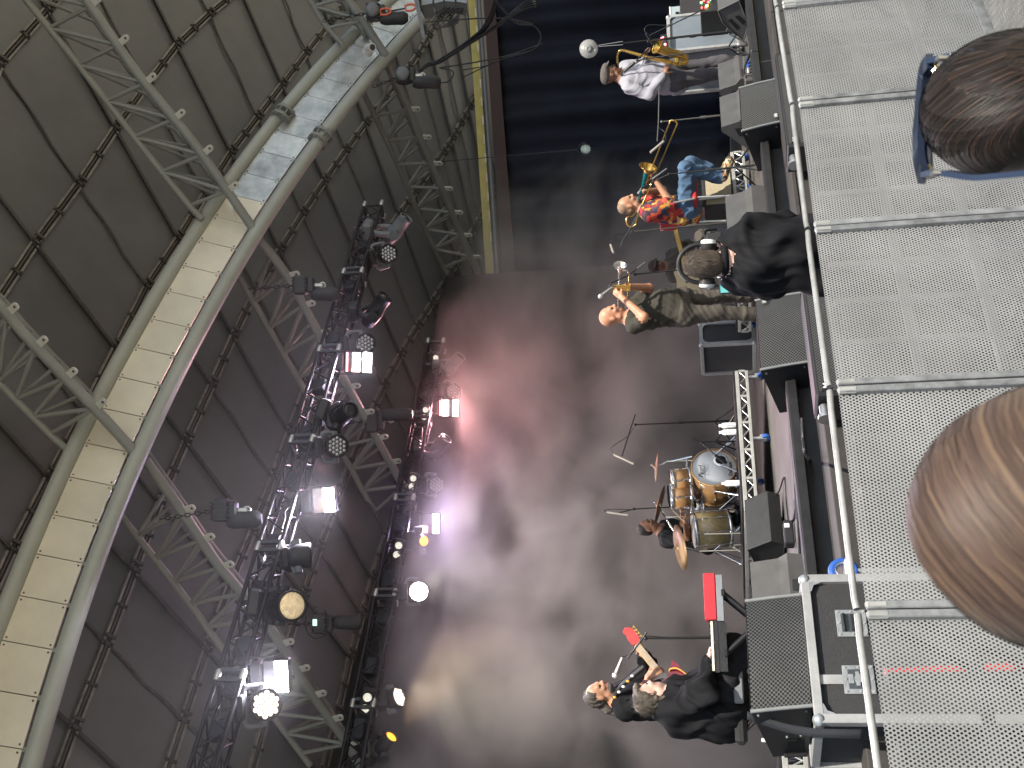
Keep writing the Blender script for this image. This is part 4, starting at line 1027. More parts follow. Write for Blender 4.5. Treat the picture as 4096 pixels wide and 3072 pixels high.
# ================================================================== front flight case
M_lam = mat('black_textured_laminate', (0.030, 0.030, 0.031), .6, 0, .15, 30, .5, 260)
M_alu = mat('aluminium_edge_profile', (0.40, 0.405, 0.40), .45, .35, .15, 9, .08, 40)
M_steel = mat('zinc_plated_hardware', (0.46, 0.49, 0.50), .32, .6, .2, 14)
def flight_case(label, T, TR, TL, n0, D, h, lam, zb=None, det=True):
    a, c = onn(*T(*TR), n0), onn(*T(*TL), n0); z1 = (a.z + c.z) / 2; a, c = seat(a, z1), seat(c, z1)
    W = (a - c).length; z0 = z1 - h if zb is None else zb; h = z1 - z0
    t = thing('flight_case', label, 'flight case', seat(c, z0))
    m_ = (a + c) / 2
    P = lambda u, v, o=0.0: seat(c + E * (u * W) - N * o, z0 + v * h)
    b = MB(); b.box(m_ + N * (D / 2) - UP * (h / 2), (W - .01, D - .01, h - .01), (E, N, UP)); b.build('body', lam, t)
    for v in (0, 1):
        for n_ in (0, D):
            b = MB(); b.box(P(.5, v) + N * n_, (W, .05, .05), (E, N, UP), bev=.003); b.build('edge_profile', M_alu, t)
        for u in (0, 1):
            b = MB(); b.box(P(u, v) + N * (D / 2), (.05, D - .03, .05), (E, N, UP), bev=.003); b.build('edge_profile', M_alu, t)
    for u in (0, 1):
        for n_ in (0, D):
            b = MB(); b.box(P(u, .5) + N * n_, (.052, .052, h), (E, N, UP), bev=.003); b.build('edge_profile', M_alu, t)
    for u in (0, 1):
        for v in (0, 1):
            b = MB(); b.ball(P(u, v, .0), .038, 12); b.build('ball_corner', M_steel, t)
            s, q = (1 if u == 0 else -1), (1 if v == 0 else -1)
            b = MB(); pl = P(u, v, .019)
            b.prism([pl, pl + E * .085 * s, pl + E * .085 * s + UP * .03 * q, pl + E * .045 * s + UP * .045 * q, pl + E * .03 * s + UP * .085 * q, pl + UP * .085 * q], -N * .004); b.build('corner_brace', M_steel, t)
    if det:
        b = MB(); b.box(P(.5, .70, .006) , (W - .03, .008, .05), (E, N, UP)); 
        for u in (.12, .3, .5, .7, .88):
            for v in (1, ):
                rv = MB(); rv.cyl(P(u, v, .017), P(u, v, .022), .008, n=8); rv.build('rivet', M_steel, t)
        # recessed handle and butterfly latch in dish plates
        for u, kind in ((.67, 'handle'), (.27, 'latch')):
            cx = P(u, 1 - .235 / h, .004); 
            b = MB(); b.box(cx, (.17, .008, .17), (E, N, UP), bev=.003); dish = b.build(kind + '_dish', M_steel, t)
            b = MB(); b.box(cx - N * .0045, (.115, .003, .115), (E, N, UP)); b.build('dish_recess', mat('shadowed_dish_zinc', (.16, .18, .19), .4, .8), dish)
            for sx in (-1, 0, 1):
                for sz in (-1, 0, 1):
                    if sx or sz:
                        rv = MB(); rv.cyl(cx - N * .004 + E * .071 * sx + UP * .071 * sz, cx - N * .009 + E * .071 * sx + UP * .071 * sz, .007, n=8); rv.build('rivet', M_alu, dish)
            if kind == 'handle':
                b = MB(); b.tube(smooth_path([cx + UP * .04 - N * .008 - E * .05, cx + UP * .045 - N * .02 - E * .04, cx + UP * .045 - N * .02 + E * .04, cx + UP * .04 - N * .008 + E * .05], 4), .008, 8); b.box(cx - UP * .01 - N * .012, (.10, .012, .035), (E, N, UP), bev=.005); b.build('handle', M_rubber, dish)
            else:
                b = MB(); b.cyl(cx - N * .006, cx - N * .016, .026, n=14); b.box(cx - N * .012 + UP * .006, (.085, .006, .022), (E, N, UP), bev=.003); b.box(cx - N * .01 + UP * .042, (.055, .006, .028), (E, N, UP), bev=.003); b.box(cx - N * .01 - UP * .04, (.04, .008, .02), (E, N, UP), bev=.003); b.build('butterfly_latch', M_steel, dish)
        b = MB(); b.box(P(.27, 1 - .085 / h, .004), (.055, .006, .13), (E, N, UP)); b.build('metal_band', M_alu, t)
        b = MB(); b.box(P(.27, 1.0, .019), (.12, .004, .032), (E, N, UP)); b.build('hinge_plate', M_steel, t)
    return t
flight_case('black flight case with aluminium edges and latch behind the barrier', idt, (3212, 2322), (3285, 2880), -.86, .62, .7, M_lam, zb=.06)
# strap hanging over loudspeaker and case
sb = thing('ratchet_strap', 'dark webbing strap across the loudspeaker on the flight case', 'strap', at(3010, 2855, 6.2))
pts = smooth_path([at(2990, 2862, 6.35), at(3060, 2885, 6.3), at(3150, 2912, 6.2), at(3255, 2930, 6.05), at(3350, 2934, 5.95), at(3450, 2936, 5.9)], 6)
b = MB(); vs = []
for p in pts: vs += [p + E * .022 * 0 + UP * .0 + (CAM_Y * .024), p - (CAM_Y * .024)]
b.add(vs, [(2 * i, 2 * i + 2, 2 * i + 3, 2 * i + 1) for i in range(len(pts) - 1)], 0, True); so = b.build('webbing', mat('navy_webbing', (.008, .010, .014), .8, 0, .3, 40, .5, 200), sb)
so.modifiers.new('thick', 'SOLIDIFY').thickness = .006
# ================================================================== cases and racks at the right
M_casegrey = mat('blue_grey_case_laminate', (0.16, 0.19, 0.215), .55, 0, .12, 4, .1, 60)
flight_case('blue grey equipment case behind the saxophonist', TT(2600, 0, 5.53), (390, 395), (435, 1150), 2.3, .7, .78, M_casegrey, zb=ZS + .01, det=False)
cz = TT(2600, 0, 5.53)
def rack_box(name, label, cat, T, TR, BL, n0, D, m_, zb=None):
    a, c = onn(*T(*TR), n0), onn(*T(*BL), n0); z0 = c.z if zb is None else zb
    t = thing(name, label, cat, seat(c, z0)); b = MB()
    W = E_of(a) - E_of(c); b.box(seat(c, (a.z + z0) / 2) + E * (W / 2) + N * (D / 2), (W, D, a.z - z0), (E, N, UP), bev=.01); b.build('housing', m_, t)
    return t, a, c, W
t, a, c, W = rack_box('amplifier_head', 'pale grey amplifier head on the equipment case', 'amplifier', cz, (425, 150), (680, 340), 2.35, .3, mat('pale_grey_amp', (.30, .36, .38), .5))
b = MB(); b.box(c + E * (W * .2) + UP * .05 - N * .006, (W * .3, .01, .05), (E, N, UP)); b.build('vent', M_hole, t)
b = MB(); b.box(c + E * (W * .55) + UP * (a.z - c.z - .01) - N * .004, (W * .8, .01, .02), (E, N, UP)); b.build('control_strip', M_white, t)
t, a, c, W = rack_box('speaker_cabinet', 'tall dark speaker cabinet at the right edge', 'loudspeaker', cz, (650, -260), (1480, 300), 2.5, .5, mat('dark_brown_cabinet', (.03, .024, .026), .6), ZS + .02)
t, a, c, W = rack_box('effects_rack', 'dark rack dotted with coloured indicator lights at the right edge', 'rack', cz, (1090, -200), (1430, 225), 1.9, .4, M_black, ZS + .01)
for k in range(26):
    u, v = random.random(), random.random(); p = c + E * (W * (.08 + .86 * u)) + UP * ((a.z - c.z) * (.15 + .8 * v)) - N * .006
    m_ = random.choice([mat('green_led', (0, 1, 0), .4, emit=(.2, 1, .35), estr=4), mat('orange_led', (1, .5, 0), .4, emit=(1, .45, .08), estr=4), mat('red_dot_led', (1, 0, 0), .4, emit=(1, .1, .08), estr=4), mat('blue_knob', (.03, .05, .14), .3)])
    b = MB(); b.cyl(p, p - N * .02, random.uniform(.008, .018), n=8); b.build('indicator', m_, t)
t, a, c, W = rack_box('power_conditioner', 'small black unit with glowing red displays beside the saxophone bell', 'rack', cz, (225, 760), (385, 1120), 2.2, .3, M_black)
for u, v in ((.75, .6), (.72, .8), (.3, .55), (.25, .75), (.35, .3)):
    b = MB(); p = c + E * (W * u) + UP * ((a.z - c.z) * v) - N * .006; b.box(p, (.05, .012, .025), (E, N, UP), bev=.005); b.build('display', MATS['red_led_on'], t)
flight_case('dark flight case in smoke behind the trumpeter', tA, (1055, 925), (1060, 1118), 4.6, .6, .8, mat('smoke_dark_laminate', (.04, .04, .043), .6), zb=ZS + .02, det=False)

# ================================================================== risers
M_riser = mat('riser_aluminium', (0.46, 0.46, 0.43), .42, .4, .15, 8)
M_blue = mat('blue_caster_tyre', (0.03, 0.11, 0.42), .5)
def riser(label, T, TR, TL, n0, D, zdeck, zlow, nb, casters=(.03, .5, .97), dark=False, front=True):
    a, c = onn(*T(*TR), n0), onn(*T(*TL), n0); e1, e0 = E_of(a), E_of(c); W = e1 - e0
    t = thing('drum_riser' if 'drum' in label else 'stage_riser', label, 'riser', st(e0, n0, ZS))
    b = MB(); b.box(st((e0 + e1) / 2, n0 + D / 2, zdeck - .012), (W, D, .024), (E, N, UP)); b.build('deck', M_black, t)
    m_ = M_riser
    def side(p0, p1, nbay):
        d = (p1 - p0).normalized(); L = (p1 - p0).length; o = d.cross(UP)
        for z, hh in ((zdeck - .045, .042), (zlow + .018, .034)):
            b = MB(); b.box((p0 + p1) / 2 + UP * z, (L - .004, .035, hh), (d, o, UP), bev=.003); b.build('rail', m_, t)
        zt, zb = zdeck - .066, zlow + .036
        for k in range(nbay + 1):
            p = p0.lerp(p1, (k + (.02 if k == 0 else -.02 if k == nbay else 0)) / nbay)
            if k % 2 == 0 : b = MB(); b.box(p + UP * (zt + zb) / 2, (.03, .03, zt - zb), (d, o, UP)); b.build('post', m_, t)
        for k in range(nbay):
            for q in range(2):
                p, r = p0.lerp(p1, (k + q * .5) / nbay), p0.lerp(p1, (k + q * .5 + .5) / nbay)
                rod('brace', p + UP * (zt if q == 0 else zb), r + UP * (zb if q == 0 else zt), .008, M_bright, t, 6)
    F0, F1 = st(e0, n0, 0), st(e1, n0, 0); B0, B1 = st(e0, n0 + D, 0), st(e1, n0 + D, 0)
    side(F0, F1, nb); side(B0, F0, max(4, int(nb * D / W))); side(B0, B1, nb); side(F1, B1, max(4, int(nb * D / W)))
    for u in casters:
        for n_ in (n0 + .04, n0 + D - .04):
            p = st(e0 + W * u, n_, 0)
            b = MB(); b.cyl(p + UP * (ZS + .10), p + UP * zlow, .022, n=10); b.build('leg', M_bright, t)
            b = MB(); b.box(p + UP * (ZS + .10), (.05, .06, .03), (E, N, UP)); b.box(p + UP * (ZS + .075) + E * .028, (.006, .05, .07), (E, N, UP)); b.box(p + UP * (ZS + .075) - E * .028, (.006, .05, .07), (E, N, UP)); cs = b.build('caster_fork', M_steel, t)
            b = MB(); b.cyl(p + UP * (ZS + .05) - E * .02, p + UP * (ZS + .05) + E * .02, .048, n=14); b.build('caster_wheel', M_blue, cs)
    return t, e0, e1
ZR = onn(2945, 1700, 3.25).z
dr, dre0, dre1 = riser('wide aluminium drum riser with zigzag truss edge and casters', idt, (2936, 1487), (2980, 2033), 3.25, 2.2, ZR, onn(3012, 1700, 3.25).z + .01, 10)
riser('small aluminium riser with blue casters left of the drums', tD, (1610, 868), (1600, 1142), 2.45, .7, ZS + .30, ZS + .13, 5, (.06, .94))
riser('aluminium riser under the trombonist', tT, (1555, 640), (1555, 1500), 2.35, 1.9, onn(*tT(1560, 800), 2.35).z, onn(*tT(1560, 800), 2.35).z - .2, 8, (.05, .5, .95))
ZT = onn(*tT(1560, 800), 2.35).z
riser('truss edged platform at the far left behind the loudspeaker', idt, (3085, 2960), (3110, 3300), 1.4, 1.2, ZS + .26, ZS + .05, 6, (.05, .95))

# ================================================================== bodies as one continuous surface
class Body:
    """rounded limbs blended into one skin (signed distance field, surface nets)"""
    def __init__(s): s.p = []
    def cone(s, a, b, ra, rb=None, m=0, k=.03):
        s.p.append(('c', np.array(a, float), np.array(b, float), ra, ra if rb is None else rb, m, k)); return s
    def ell(s, c, r, ax=None, m=0, k=.03):
        A = np.array([list(v) for v in ax], float) if ax else np.eye(3)
        s.p.append(('e', np.array(c, float), np.array(r, float), A, None, m, k)); return s
    def chain(s, pts, rs, m=0, k=.03):
        for i in range(len(pts) - 1): s.cone(pts[i], pts[i + 1], rs[i], rs[i + 1], m, k)
        return s
    def mesh(s, vox=.010):
        lo = np.full(3, 1e9); hi = -lo
        bb = []
        for q in s.p:
            if q[0] == 'c':
                r = max(q[3], q[4]); l = np.minimum(q[1], q[2]) - r; h = np.maximum(q[1], q[2]) + r
            else:
                ext = np.sqrt(((q[3] * q[2][:, None]) ** 2).sum(0)); l, h = q[1] - ext, q[1] + ext
            bb.append((l, h)); lo = np.minimum(lo, l); hi = np.maximum(hi, h)
        lo -= vox * 4; hi += vox * 4
        dim = np.ceil((hi - lo) / vox).astype(int) + 1
        D = np.full(dim, 10.0, np.float32); RAW = np.full(dim, 10.0, np.float32); M = np.zeros(dim, np.int16)
        for q, (l, h) in zip(s.p, bb):
            mg = q[6] + 4 * vox
            i0 = np.maximum(0, ((l - mg - lo) / vox).astype(int)); i1 = np.minimum(dim, np.ceil((h + mg - lo) / vox).astype(int) + 1)
            sl = tuple(slice(a, b) for a, b in zip(i0, i1))
            g = [lo[k] + vox * np.arange(i0[k], i1[k]) for k in range(3)]
            X, Y, Z = g[0][:, None, None], g[1][None, :, None], g[2][None, None, :]
            if q[0] == 'c':
                a, b = q[1], q[2]; ba = b - a; L2 = max(ba @ ba, 1e-9)
                t = np.clip(((X - a[0]) * ba[0] + (Y - a[1]) * ba[1] + (Z - a[2]) * ba[2]) / L2, 0, 1)
                d = np.sqrt((X - a[0] - ba[0] * t) ** 2 + (Y - a[1] - ba[1] * t) ** 2 + (Z - a[2] - ba[2] * t) ** 2) - (q[3] + (q[4] - q[3]) * t)
            else:
                c, r, A = q[1], q[2], q[3]
                u = [((X - c[0]) * A[k][0] + (Y - c[1]) * A[k][1] + (Z - c[2]) * A[k][2]) for k in range(3)]
                k0 = np.sqrt(sum((u[k] / r[k]) ** 2 for k in range(3))); k1 = np.sqrt(sum((u[k] / r[k] ** 2) ** 2 for k in range(3)))
                d = k0 * (k0 - 1) / np.maximum(k1, 1e-6)
            d = d.astype(np.float32); cur = D[sl]; kk = q[6]
            hh = np.maximum(kk - np.abs(cur - d), 0) / kk
            D[sl] = np.minimum(cur, d) - hh * hh * kk * .25
            R = RAW[sl]; mk = d < R; R[mk] = d[mk]; M[sl][mk] = q[5]
        ins = D < 0
        c8 = [(a, b, c) for a in (0, 1) for b in (0, 1) for c in (0, 1)]
        cnt = sum(ins[a:dim[0] - 1 + a, b:dim[1] - 1 + b, c:dim[2] - 1 + c].astype(np.int8) for a, b, c in c8)
        act = np.argwhere((cnt > 0) & (cnt < 8)); vid = np.full(np.array(dim) - 1, -1, np.int64); vid[tuple(act.T)] = np.arange(len(act))
        val = np.stack([D[act[:, 0] + a, act[:, 1] + b, act[:, 2] + c] for a, b, c in c8], 1)
        acc = np.zeros((len(act), 3)); num = np.zeros(len(act))
        for i in range(8):
            for j in range(i + 1, 8):
                if sum(x != y for x, y in zip(c8[i], c8[j])) != 1: continue
                mk = (val[:, i] < 0) != (val[:, j] < 0); t = np.where(mk, val[:, i] / np.where(mk, val[:, i] - val[:, j], 1), 0)
                p = np.array(c8[i])[None] + t[:, None] * (np.array(c8[j]) - np.array(c8[i]))[None]
                acc[mk] += p[mk]; num[mk] += 1
        V = lo + vox * (act + acc / num[:, None])
        VM = M[tuple((act + np.round(acc / num[:, None]).astype(int)).T)]
        F = []
        for ax in range(3):
            o = [k for k in range(3) if k != ax]
            s0 = [slice(None)] * 3; s1 = [slice(None)] * 3; s0[ax] = slice(0, -1); s1[ax] = slice(1, None)
            ed = np.argwhere(ins[tuple(s0)] != ins[tuple(s1)])
            ed = ed[(ed[:, o[0]] > 0) & (ed[:, o[1]] > 0)]
            flip = ins[tuple(s0)][tuple(ed.T)]
            q = []
            for a, b in ((0, 0), (1, 0), (1, 1), (0, 1)):
                e = ed.copy(); e[:, o[0]] -= a; e[:, o[1]] -= b; q.append(vid[tuple(e.T)])
            q = np.stack(q, 1)
            if ax == 1: flip = ~flip
            q[flip] = q[flip][:, ::-1]; F.append(q)
        F = np.concatenate(F)[:, ::-1]
        return V, F, VM
def wrinkle(V, seed, amp, f=14.0):
    r = np.random.default_rng(seed); out = np.zeros(len(V)); W = V + .07 * np.sin(V[:, [1, 2, 0]] * 6 + r.uniform(0, 6, 3)) + .02 * np.sin(V[:, [2, 0, 1]] * 19 + r.uniform(0, 6, 3))
    for k in range(6):
        w = r.normal(size=3) * np.array([1, 1, .45]); w /= np.linalg.norm(w); ff = f * (1.5 + 1.1 * k); s_ = np.sin(W @ w * ff + r.uniform(0, 6))
        msk = .5 + .5 * np.sin(V @ r.normal(size=3) * 5 + r.uniform(0, 6))
        out += msk * ((.5 + .5 * s_) ** 2.5 - .3) * 3.2 / (1 + .4 * k)
    return out * amp
def skin_mesh(body, name, mats, parent, vox=.010, cloth=(), seed=1, amp=.008, smooth=2, f=14.0):
    V, F, VM = body.mesh(vox)
    n = len(V)
    for _ in range(smooth):                              # light Laplacian smoothing
        acc = np.zeros_like(V); cn = np.zeros(n)
        for a in range(4):
            b_ = (a + 1) % 4
            np.add.at(acc, F[:, a], V[F[:, b_]]); np.add.at(cn, F[:, a], 1)
            np.add.at(acc, F[:, b_], V[F[:, a]]); np.add.at(cn, F[:, b_], 1)
        V = V * .5 + .5 * acc / cn[:, None]
    fn = np.cross(V[F[:, 2]] - V[F[:, 0]], V[F[:, 3]] - V[F[:, 1]]); vn = np.zeros_like(V)
    for a in range(4): np.add.at(vn, F[:, a], fn)
    vn /= np.maximum(np.linalg.norm(vn, axis=1), 1e-9)[:, None]
    if np.sum(fn * (V[F[:, 0]] - V.mean(0))) < 0: F = F[:, ::-1]; vn = -vn
    if cloth:
        mk = np.isin(VM, cloth); V[mk] += vn[mk] * wrinkle(V[mk], seed, amp, f)[:, None]
    org = np.array(root_org(parent)) if parent else np.zeros(3)
    me = bpy.data.meshes.new(name); me.from_pydata((V - org).tolist(), [], F.tolist())
    for m in mats: me.materials.append(m)
    me.polygons.foreach_set('material_index', VM[F[:, 0]].astype(np.int32)); me.polygons.foreach_set('use_smooth', np.ones(len(F), bool)); me.update()
    o = bpy.data.objects.new(name, me); COL.objects.link(o)
    if parent: o.parent = parent
    return o
def head_frame(c, up, fw):
    u = Vector(up).normalized(); f = Vector(fw); f = (f - u * f.dot(u)).normalized(); r = f.cross(u); return Vector(c), u, f, r
def add_head(B, hf, s=1.0, skin=0, eye=None, lip=None, brow=None, beard=None, neck_to=None, big=1.0):
    """c is the middle of the head; chin-crown 0.24 * s"""
    c, u, f, r = hf; s = s * big
    P = lambda a, b, d: c + (r * a + f * b + u * d) * s
    ax = (r, f, u)
    B.ell(P(0, -.008, .030), (.076 * s, .094 * s, .090 * s), ax, skin, .02)
    B.ell(P(0, .022, -.035), (.060 * s, .070 * s, .085 * s), ax, skin, .025)
    B.ell(P(0, .052, -.092), (.030 * s, .030 * s, .024 * s), ax, skin, .03)
    B.cone(P(-.05, .010, -.075), P(.05, .010, -.075), .026 * s, m=skin, k=.03)
    B.cone(P(-.032, .080, .018), P(.032, .080, .018), .014 * s, m=skin, k=.02)          # brow
    B.cone(P(0, .088, .010), P(0, .110, -.028), .009 * s, .014 * s, skin, .012)          # nose
    for q in (-1, 1):
        B.ell(P(.014 * q, .100, -.032), (.009 * s, .010 * s, .008 * s), ax, skin, .008)
        B.ell(P(.078 * q, -.006, -.012), (.010 * s, .021 * s, .033 * s), ax, skin, .008)
        B.ell(P(.038 * q, .070, -.032), (.022 * s, .02 * s, .02 * s), ax, skin, .02)     # cheek
        if eye is not None: B.ell(P(.030 * q, .0855, .000), (.013 * s, .010 * s, .0075 * s), ax, eye, .002)
        if brow is not None: B.cone(P(.018 * q, .094, .021), P(.045 * q, .083, .022), .0055 * s, m=brow, k=.003)
    if lip is not None: B.cone(P(-.020, .086, -.062), P(.020, .086, -.062), .008 * s, m=lip, k=.004)
    if beard is not None:
        B.ell(P(0, .035, -.088), (.055 * s, .060 * s, .035 * s), ax, beard, .01)
    if neck_to is not None: B.cone(P(0, -.015, -.07), neck_to, .052 * s, .060 * s, skin, .03)
    return P
def add_hand(B, w, fdir, pn, skin=0, curl=.6, s=1.0, thumb=1):
    """w wrist, fdir pointing along the palm, pn palm normal (fingers curl towards it)"""
    f = Vector(fdir).normalized(); n = Vector(pn); n = (n - f * n.dot(f)).normalized(); x = f.cross(n)
    w = Vector(w); c = w + f * .048 * s
    B.ell(c, (.041 * s, .050 * s, .018 * s), (x, f, n), skin, .015)
    for k, (o, L) in enumerate(((-.030, .068), (-.010, .078), (.011, .074), (.030, .058))):
        a0 = c + f * .038 * s + x * o * s; L *= s
        d1 = (f * math.cos(curl) + n * math.sin(curl)); a1 = a0 + d1 * L * .52
        d2 = (f * math.cos(curl * 2.3) + n * math.sin(curl * 2.3)); a2 = a1 + d2 * L * .5
        B.chain([a0, a1, a2], [.0098 * s, .0092 * s, .0078 * s], skin, .004)
    t0 = w + f * .022 * s - x * .030 * s * thumb; t1 = t0 + (f * .5 - x * .55 * thumb + n * .45).normalized() * .040 * s; t2 = t1 + (f * .7 + n * .6 - x * .05 * thumb).normalized() * .032 * s
    B.chain([t0, t1, t2], [.013 * s, .0108 * s, .0088 * s], skin, .008)
def V3(p): return Vector(p)
def torso(B, neck, shL, shR, waist, hipL, hipR, m, ml, depth=.115, belly=.12, k=.07, chest=None):
    """neck base, both shoulders, waist centre, both hips"""
    neck, shL, shR, waist, hipL, hipR = map(V3, (neck, shL, shR, waist, hipL, hipR))
    mid = (shL + shR) / 2; ch = mid.lerp(waist, .38)
    for sh, hp in ((shL, hipL), (shR, hipR)):
        a = mid.lerp(sh, .62); w = waist.lerp(waist + (hp - (hipL + hipR) / 2), .55)
        B.cone(a.lerp(ch, .25), w, depth, belly * .92, m, k)
        B.cone(neck.lerp(mid, .35), sh, .062, .062, m, .05)
    B.cone(ch, waist, depth * 1.05, belly, m, k)
    for hp in (hipL, hipR): B.cone(waist.lerp(hp, .35), hp, belly * .95, belly * .92, ml, .06)
def limb(B, pts, rs, m, k=.03): B.chain([V3(p) for p in pts], rs, m, k)
def shoe(B, ank, fwd, m, s=1.0):
    a = V3(ank); f = Vector(fwd); f.z = 0; f.normalize()
    B.cone(a + UP * -.03, a + f * .03 - UP * .045, .046 * s, .045 * s, m, .02); B.cone(a + f * .02 - UP * .052, a + f * .155 * s - UP * .060, .042 * s, .036 * s, m, .03); B.cone(a - f * .045 - UP * .05, a + f * .02 - UP * .055, .038 * s, m=m, k=.02)
skinmat = lambda nm, c: (lambda m: (bsdf(m).inputs['Subsurface Weight'].__setattr__('default_value', .12), bsdf(m).inputs['Subsurface Radius'].__setattr__('default_value', (.02, .008, .004)), m)[2])(mat(nm, c, .48, 0, .10, 25, .08, 120))
SK_pink = skinmat('fair_skin', (.56, .27, .165)); SK_pale = skinmat('pale_skin', (.58, .38, .30))
SK_brown = skinmat('brown_skin', (.20, .095, .055)); SK_dark = skinmat('dark_brown_skin', (.13, .062, .042)); SK_tan = skinmat('tan_skin', (.42, .22, .13))
M_eye = mat('eye_dark', (.02, .015, .012), .2); M_lip = mat('lip', (.36, .15, .12), .5); M_lipd = mat('lip_dark', (.13, .05, .05), .5)
C_black = mat('black_cotton', (.011, .011, .013), .8, 0, .15, 6, .2, 200, spec=.15); C_char = mat('charcoal_cotton', (.020, .020, .022), .78, 0, .15, 6, .2, 200, spec=.15)
C_olive = mat('olive_black_shirt', (.046, .043, .034), .8, 0, .12, 6, .2, 200, spec=.2); C_trou = mat('dark_olive_trousers', (.075, .065, .052), .85, 0, .2, 8, .3, 160)
C_lilac = mat('pale_lilac_shirt', (.30, .30, .34), .75, 0, .08, 5, .2, 150); C_slate = mat('slate_trousers', (.075, .07, .078), .85, 0, .15, 6, .2, 150)
C_denim = mat('blue_denim', (.07, .13, .22), .85, 0, .25, 7, .35, 220); C_shoe = mat('black_leather', (.02, .02, .02), .4)
H_grey = mat('grey_hair', (.22, .20, .18), .7, 0, .35, 60, .8, 150); H_brown = mat('brown_hair', (.07, .042, .026), .6, 0, .35, 60, .8, 150); H_black = mat('black_hair', (.012, .010, .010), .6, 0, .3, 60, .6, 150)
H_salt = mat('salt_pepper_hair', (.13, .115, .10), .7, 0, .4, 60, .8, 150)
# patchwork shirt: blocks of red, orange, black and green as printed on the cloth
C_patch = mat('bright_patchwork_shirt', (.4, .05, .04), .75, 0, .1, 6, .2, 150)
def _patch(m, scale, cols):
    nt = m.node_tree; b = bsdf(m); tc = nt.nodes.new('ShaderNodeTexCoord'); vo = nt.nodes.new('ShaderNodeTexVoronoi'); vo.distance = 'CHEBYCHEV'
    vo.inputs['Scale'].default_value = scale; nt.links.new(tc.outputs['Object'], vo.inputs['Vector'])
    cr = nt.nodes.new('ShaderNodeValToRGB'); cr.color_ramp.interpolation = 'CONSTANT'
    sx = nt.nodes.new('ShaderNodeSeparateColor'); nt.links.new(vo.outputs['Color'], sx.inputs[0]); nt.links.new(sx.outputs[0], cr.inputs[0])
    els = cr.color_ramp.elements
    while len(els) < len(cols): els.new(.5)
    for k, c in enumerate(cols): els[k].position = k / len(cols); els[k].color = (*c, 1)
    nt.links.new(cr.outputs[0], b.inputs['Base Color'])
_patch(C_patch, 17, [(.42, .03, .03), (.62, .26, .03), (.03, .025, .03), (.10, .02, .05), (.55, .08, .04), (.04, .06, .10), (.60, .36, .10), (.20, .03, .03)])
C_shoepat = mat('patterned_shoe', (.3, .2, .1), .6); _patch(C_shoepat, 30, [(.5, .30, .12), (.03, .04, .03), (.55, .42, .25), (.10, .10, .05), (.40, .08, .05), (.6, .5, .35)])
def person(label, loc): return thing('person', label, 'person', loc)

# ------------------------------------------------------------------ trumpeter
TA = tile(2350, 900, 2.328); d0 = 12.0
t = person('bald trumpeter in an olive black shirt, elbows raised to play', seat(TA(1500, 740, d0), ZS))
B = Body(); sk, ey, lp, sh_, tr, so = range(6)
hc = TA(222, 848, d0); mouth = TA(283, 770, d0 - .03)
upv = (TA(110, 838, d0) - TA(335, 838, d0)).normalized(); fwv = (TA(225, 735, d0 - .045) - hc)
hf = head_frame(hc, upv + fwv.normalized() * .0, fwv)
neck = TA(390, 860, d0); P = add_head(B, hf, 1.0, sk, ey, lp, sk, None, neck, big=1.12)
shN, shF = TA(430, 945, d0 - .10), TA(420, 760, d0 + .20)
elN, wrN = TA(525, 855, d0 - .36), TA(320, 672, d0 - .24)
elF, wrF = TA(575, 585, d0 + .12), TA(390, 575, d0 - .06)
waist = TA(800, 770, d0 + .02); hN, hF = TA(900, 835, d0 - .04), TA(890, 700, d0 + .12)
torso(B, neck, shN, shF, waist, hN, hF, sh_, tr, .125, .155)
B.ell(TA(720, 700, d0 + .0), (.13, .14, .17), None, sh_, .08)
limb(B, [shN, shN.lerp(elN, .72)], [.078, .070], sh_, .04); limb(B, [shN.lerp(elN, .5), elN, wrN], [.050, .048, .034], sk, .02)
limb(B, [shF, shF.lerp(elF, .7)], [.078, .07], sh_, .04); limb(B, [shF.lerp(elF, .5), elF, wrF], [.050, .048, .034], sk, .02)
kN, aN = TA(1230, 815, d0 - .06), seat(TA(1520, 835, d0 - .02), ZS + .10); kF, aF = TA(1240, 660, d0 + .12), seat(TA(1500, 660, d0 + .16), ZS + .10)
limb(B, [hN, kN, aN], [.108, .082, .075], tr, .03); limb(B, [hF, kF, aF], [.105, .08, .074], tr, .03)
tfw = Vector((.8, -.6, 0)); shoe(B, aN, tfw, so); shoe(B, aF, tfw, so)
add_hand(B, wrN, TA(258, 625, d0 - .22) - wrN, TA(290, 560, d0 - .05) - wrN, sk, .75)
add_hand(B, wrF, TA(340, 560, d0 - .12) - wrF, TA(330, 640, d0 - .25) - wrF, sk, .8, thumb=-1)
skin_mesh(B, 'body', [SK_pink, M_eye, M_lip, C_olive, C_trou, C_shoe], t, .0095, (3, 4), 4, .0045)
b = MB(); pA2, pB2 = TA(870, 905, d0), TA(862, 610, d0)
TRUMPET_POS = (mouth, wrN, wrF)

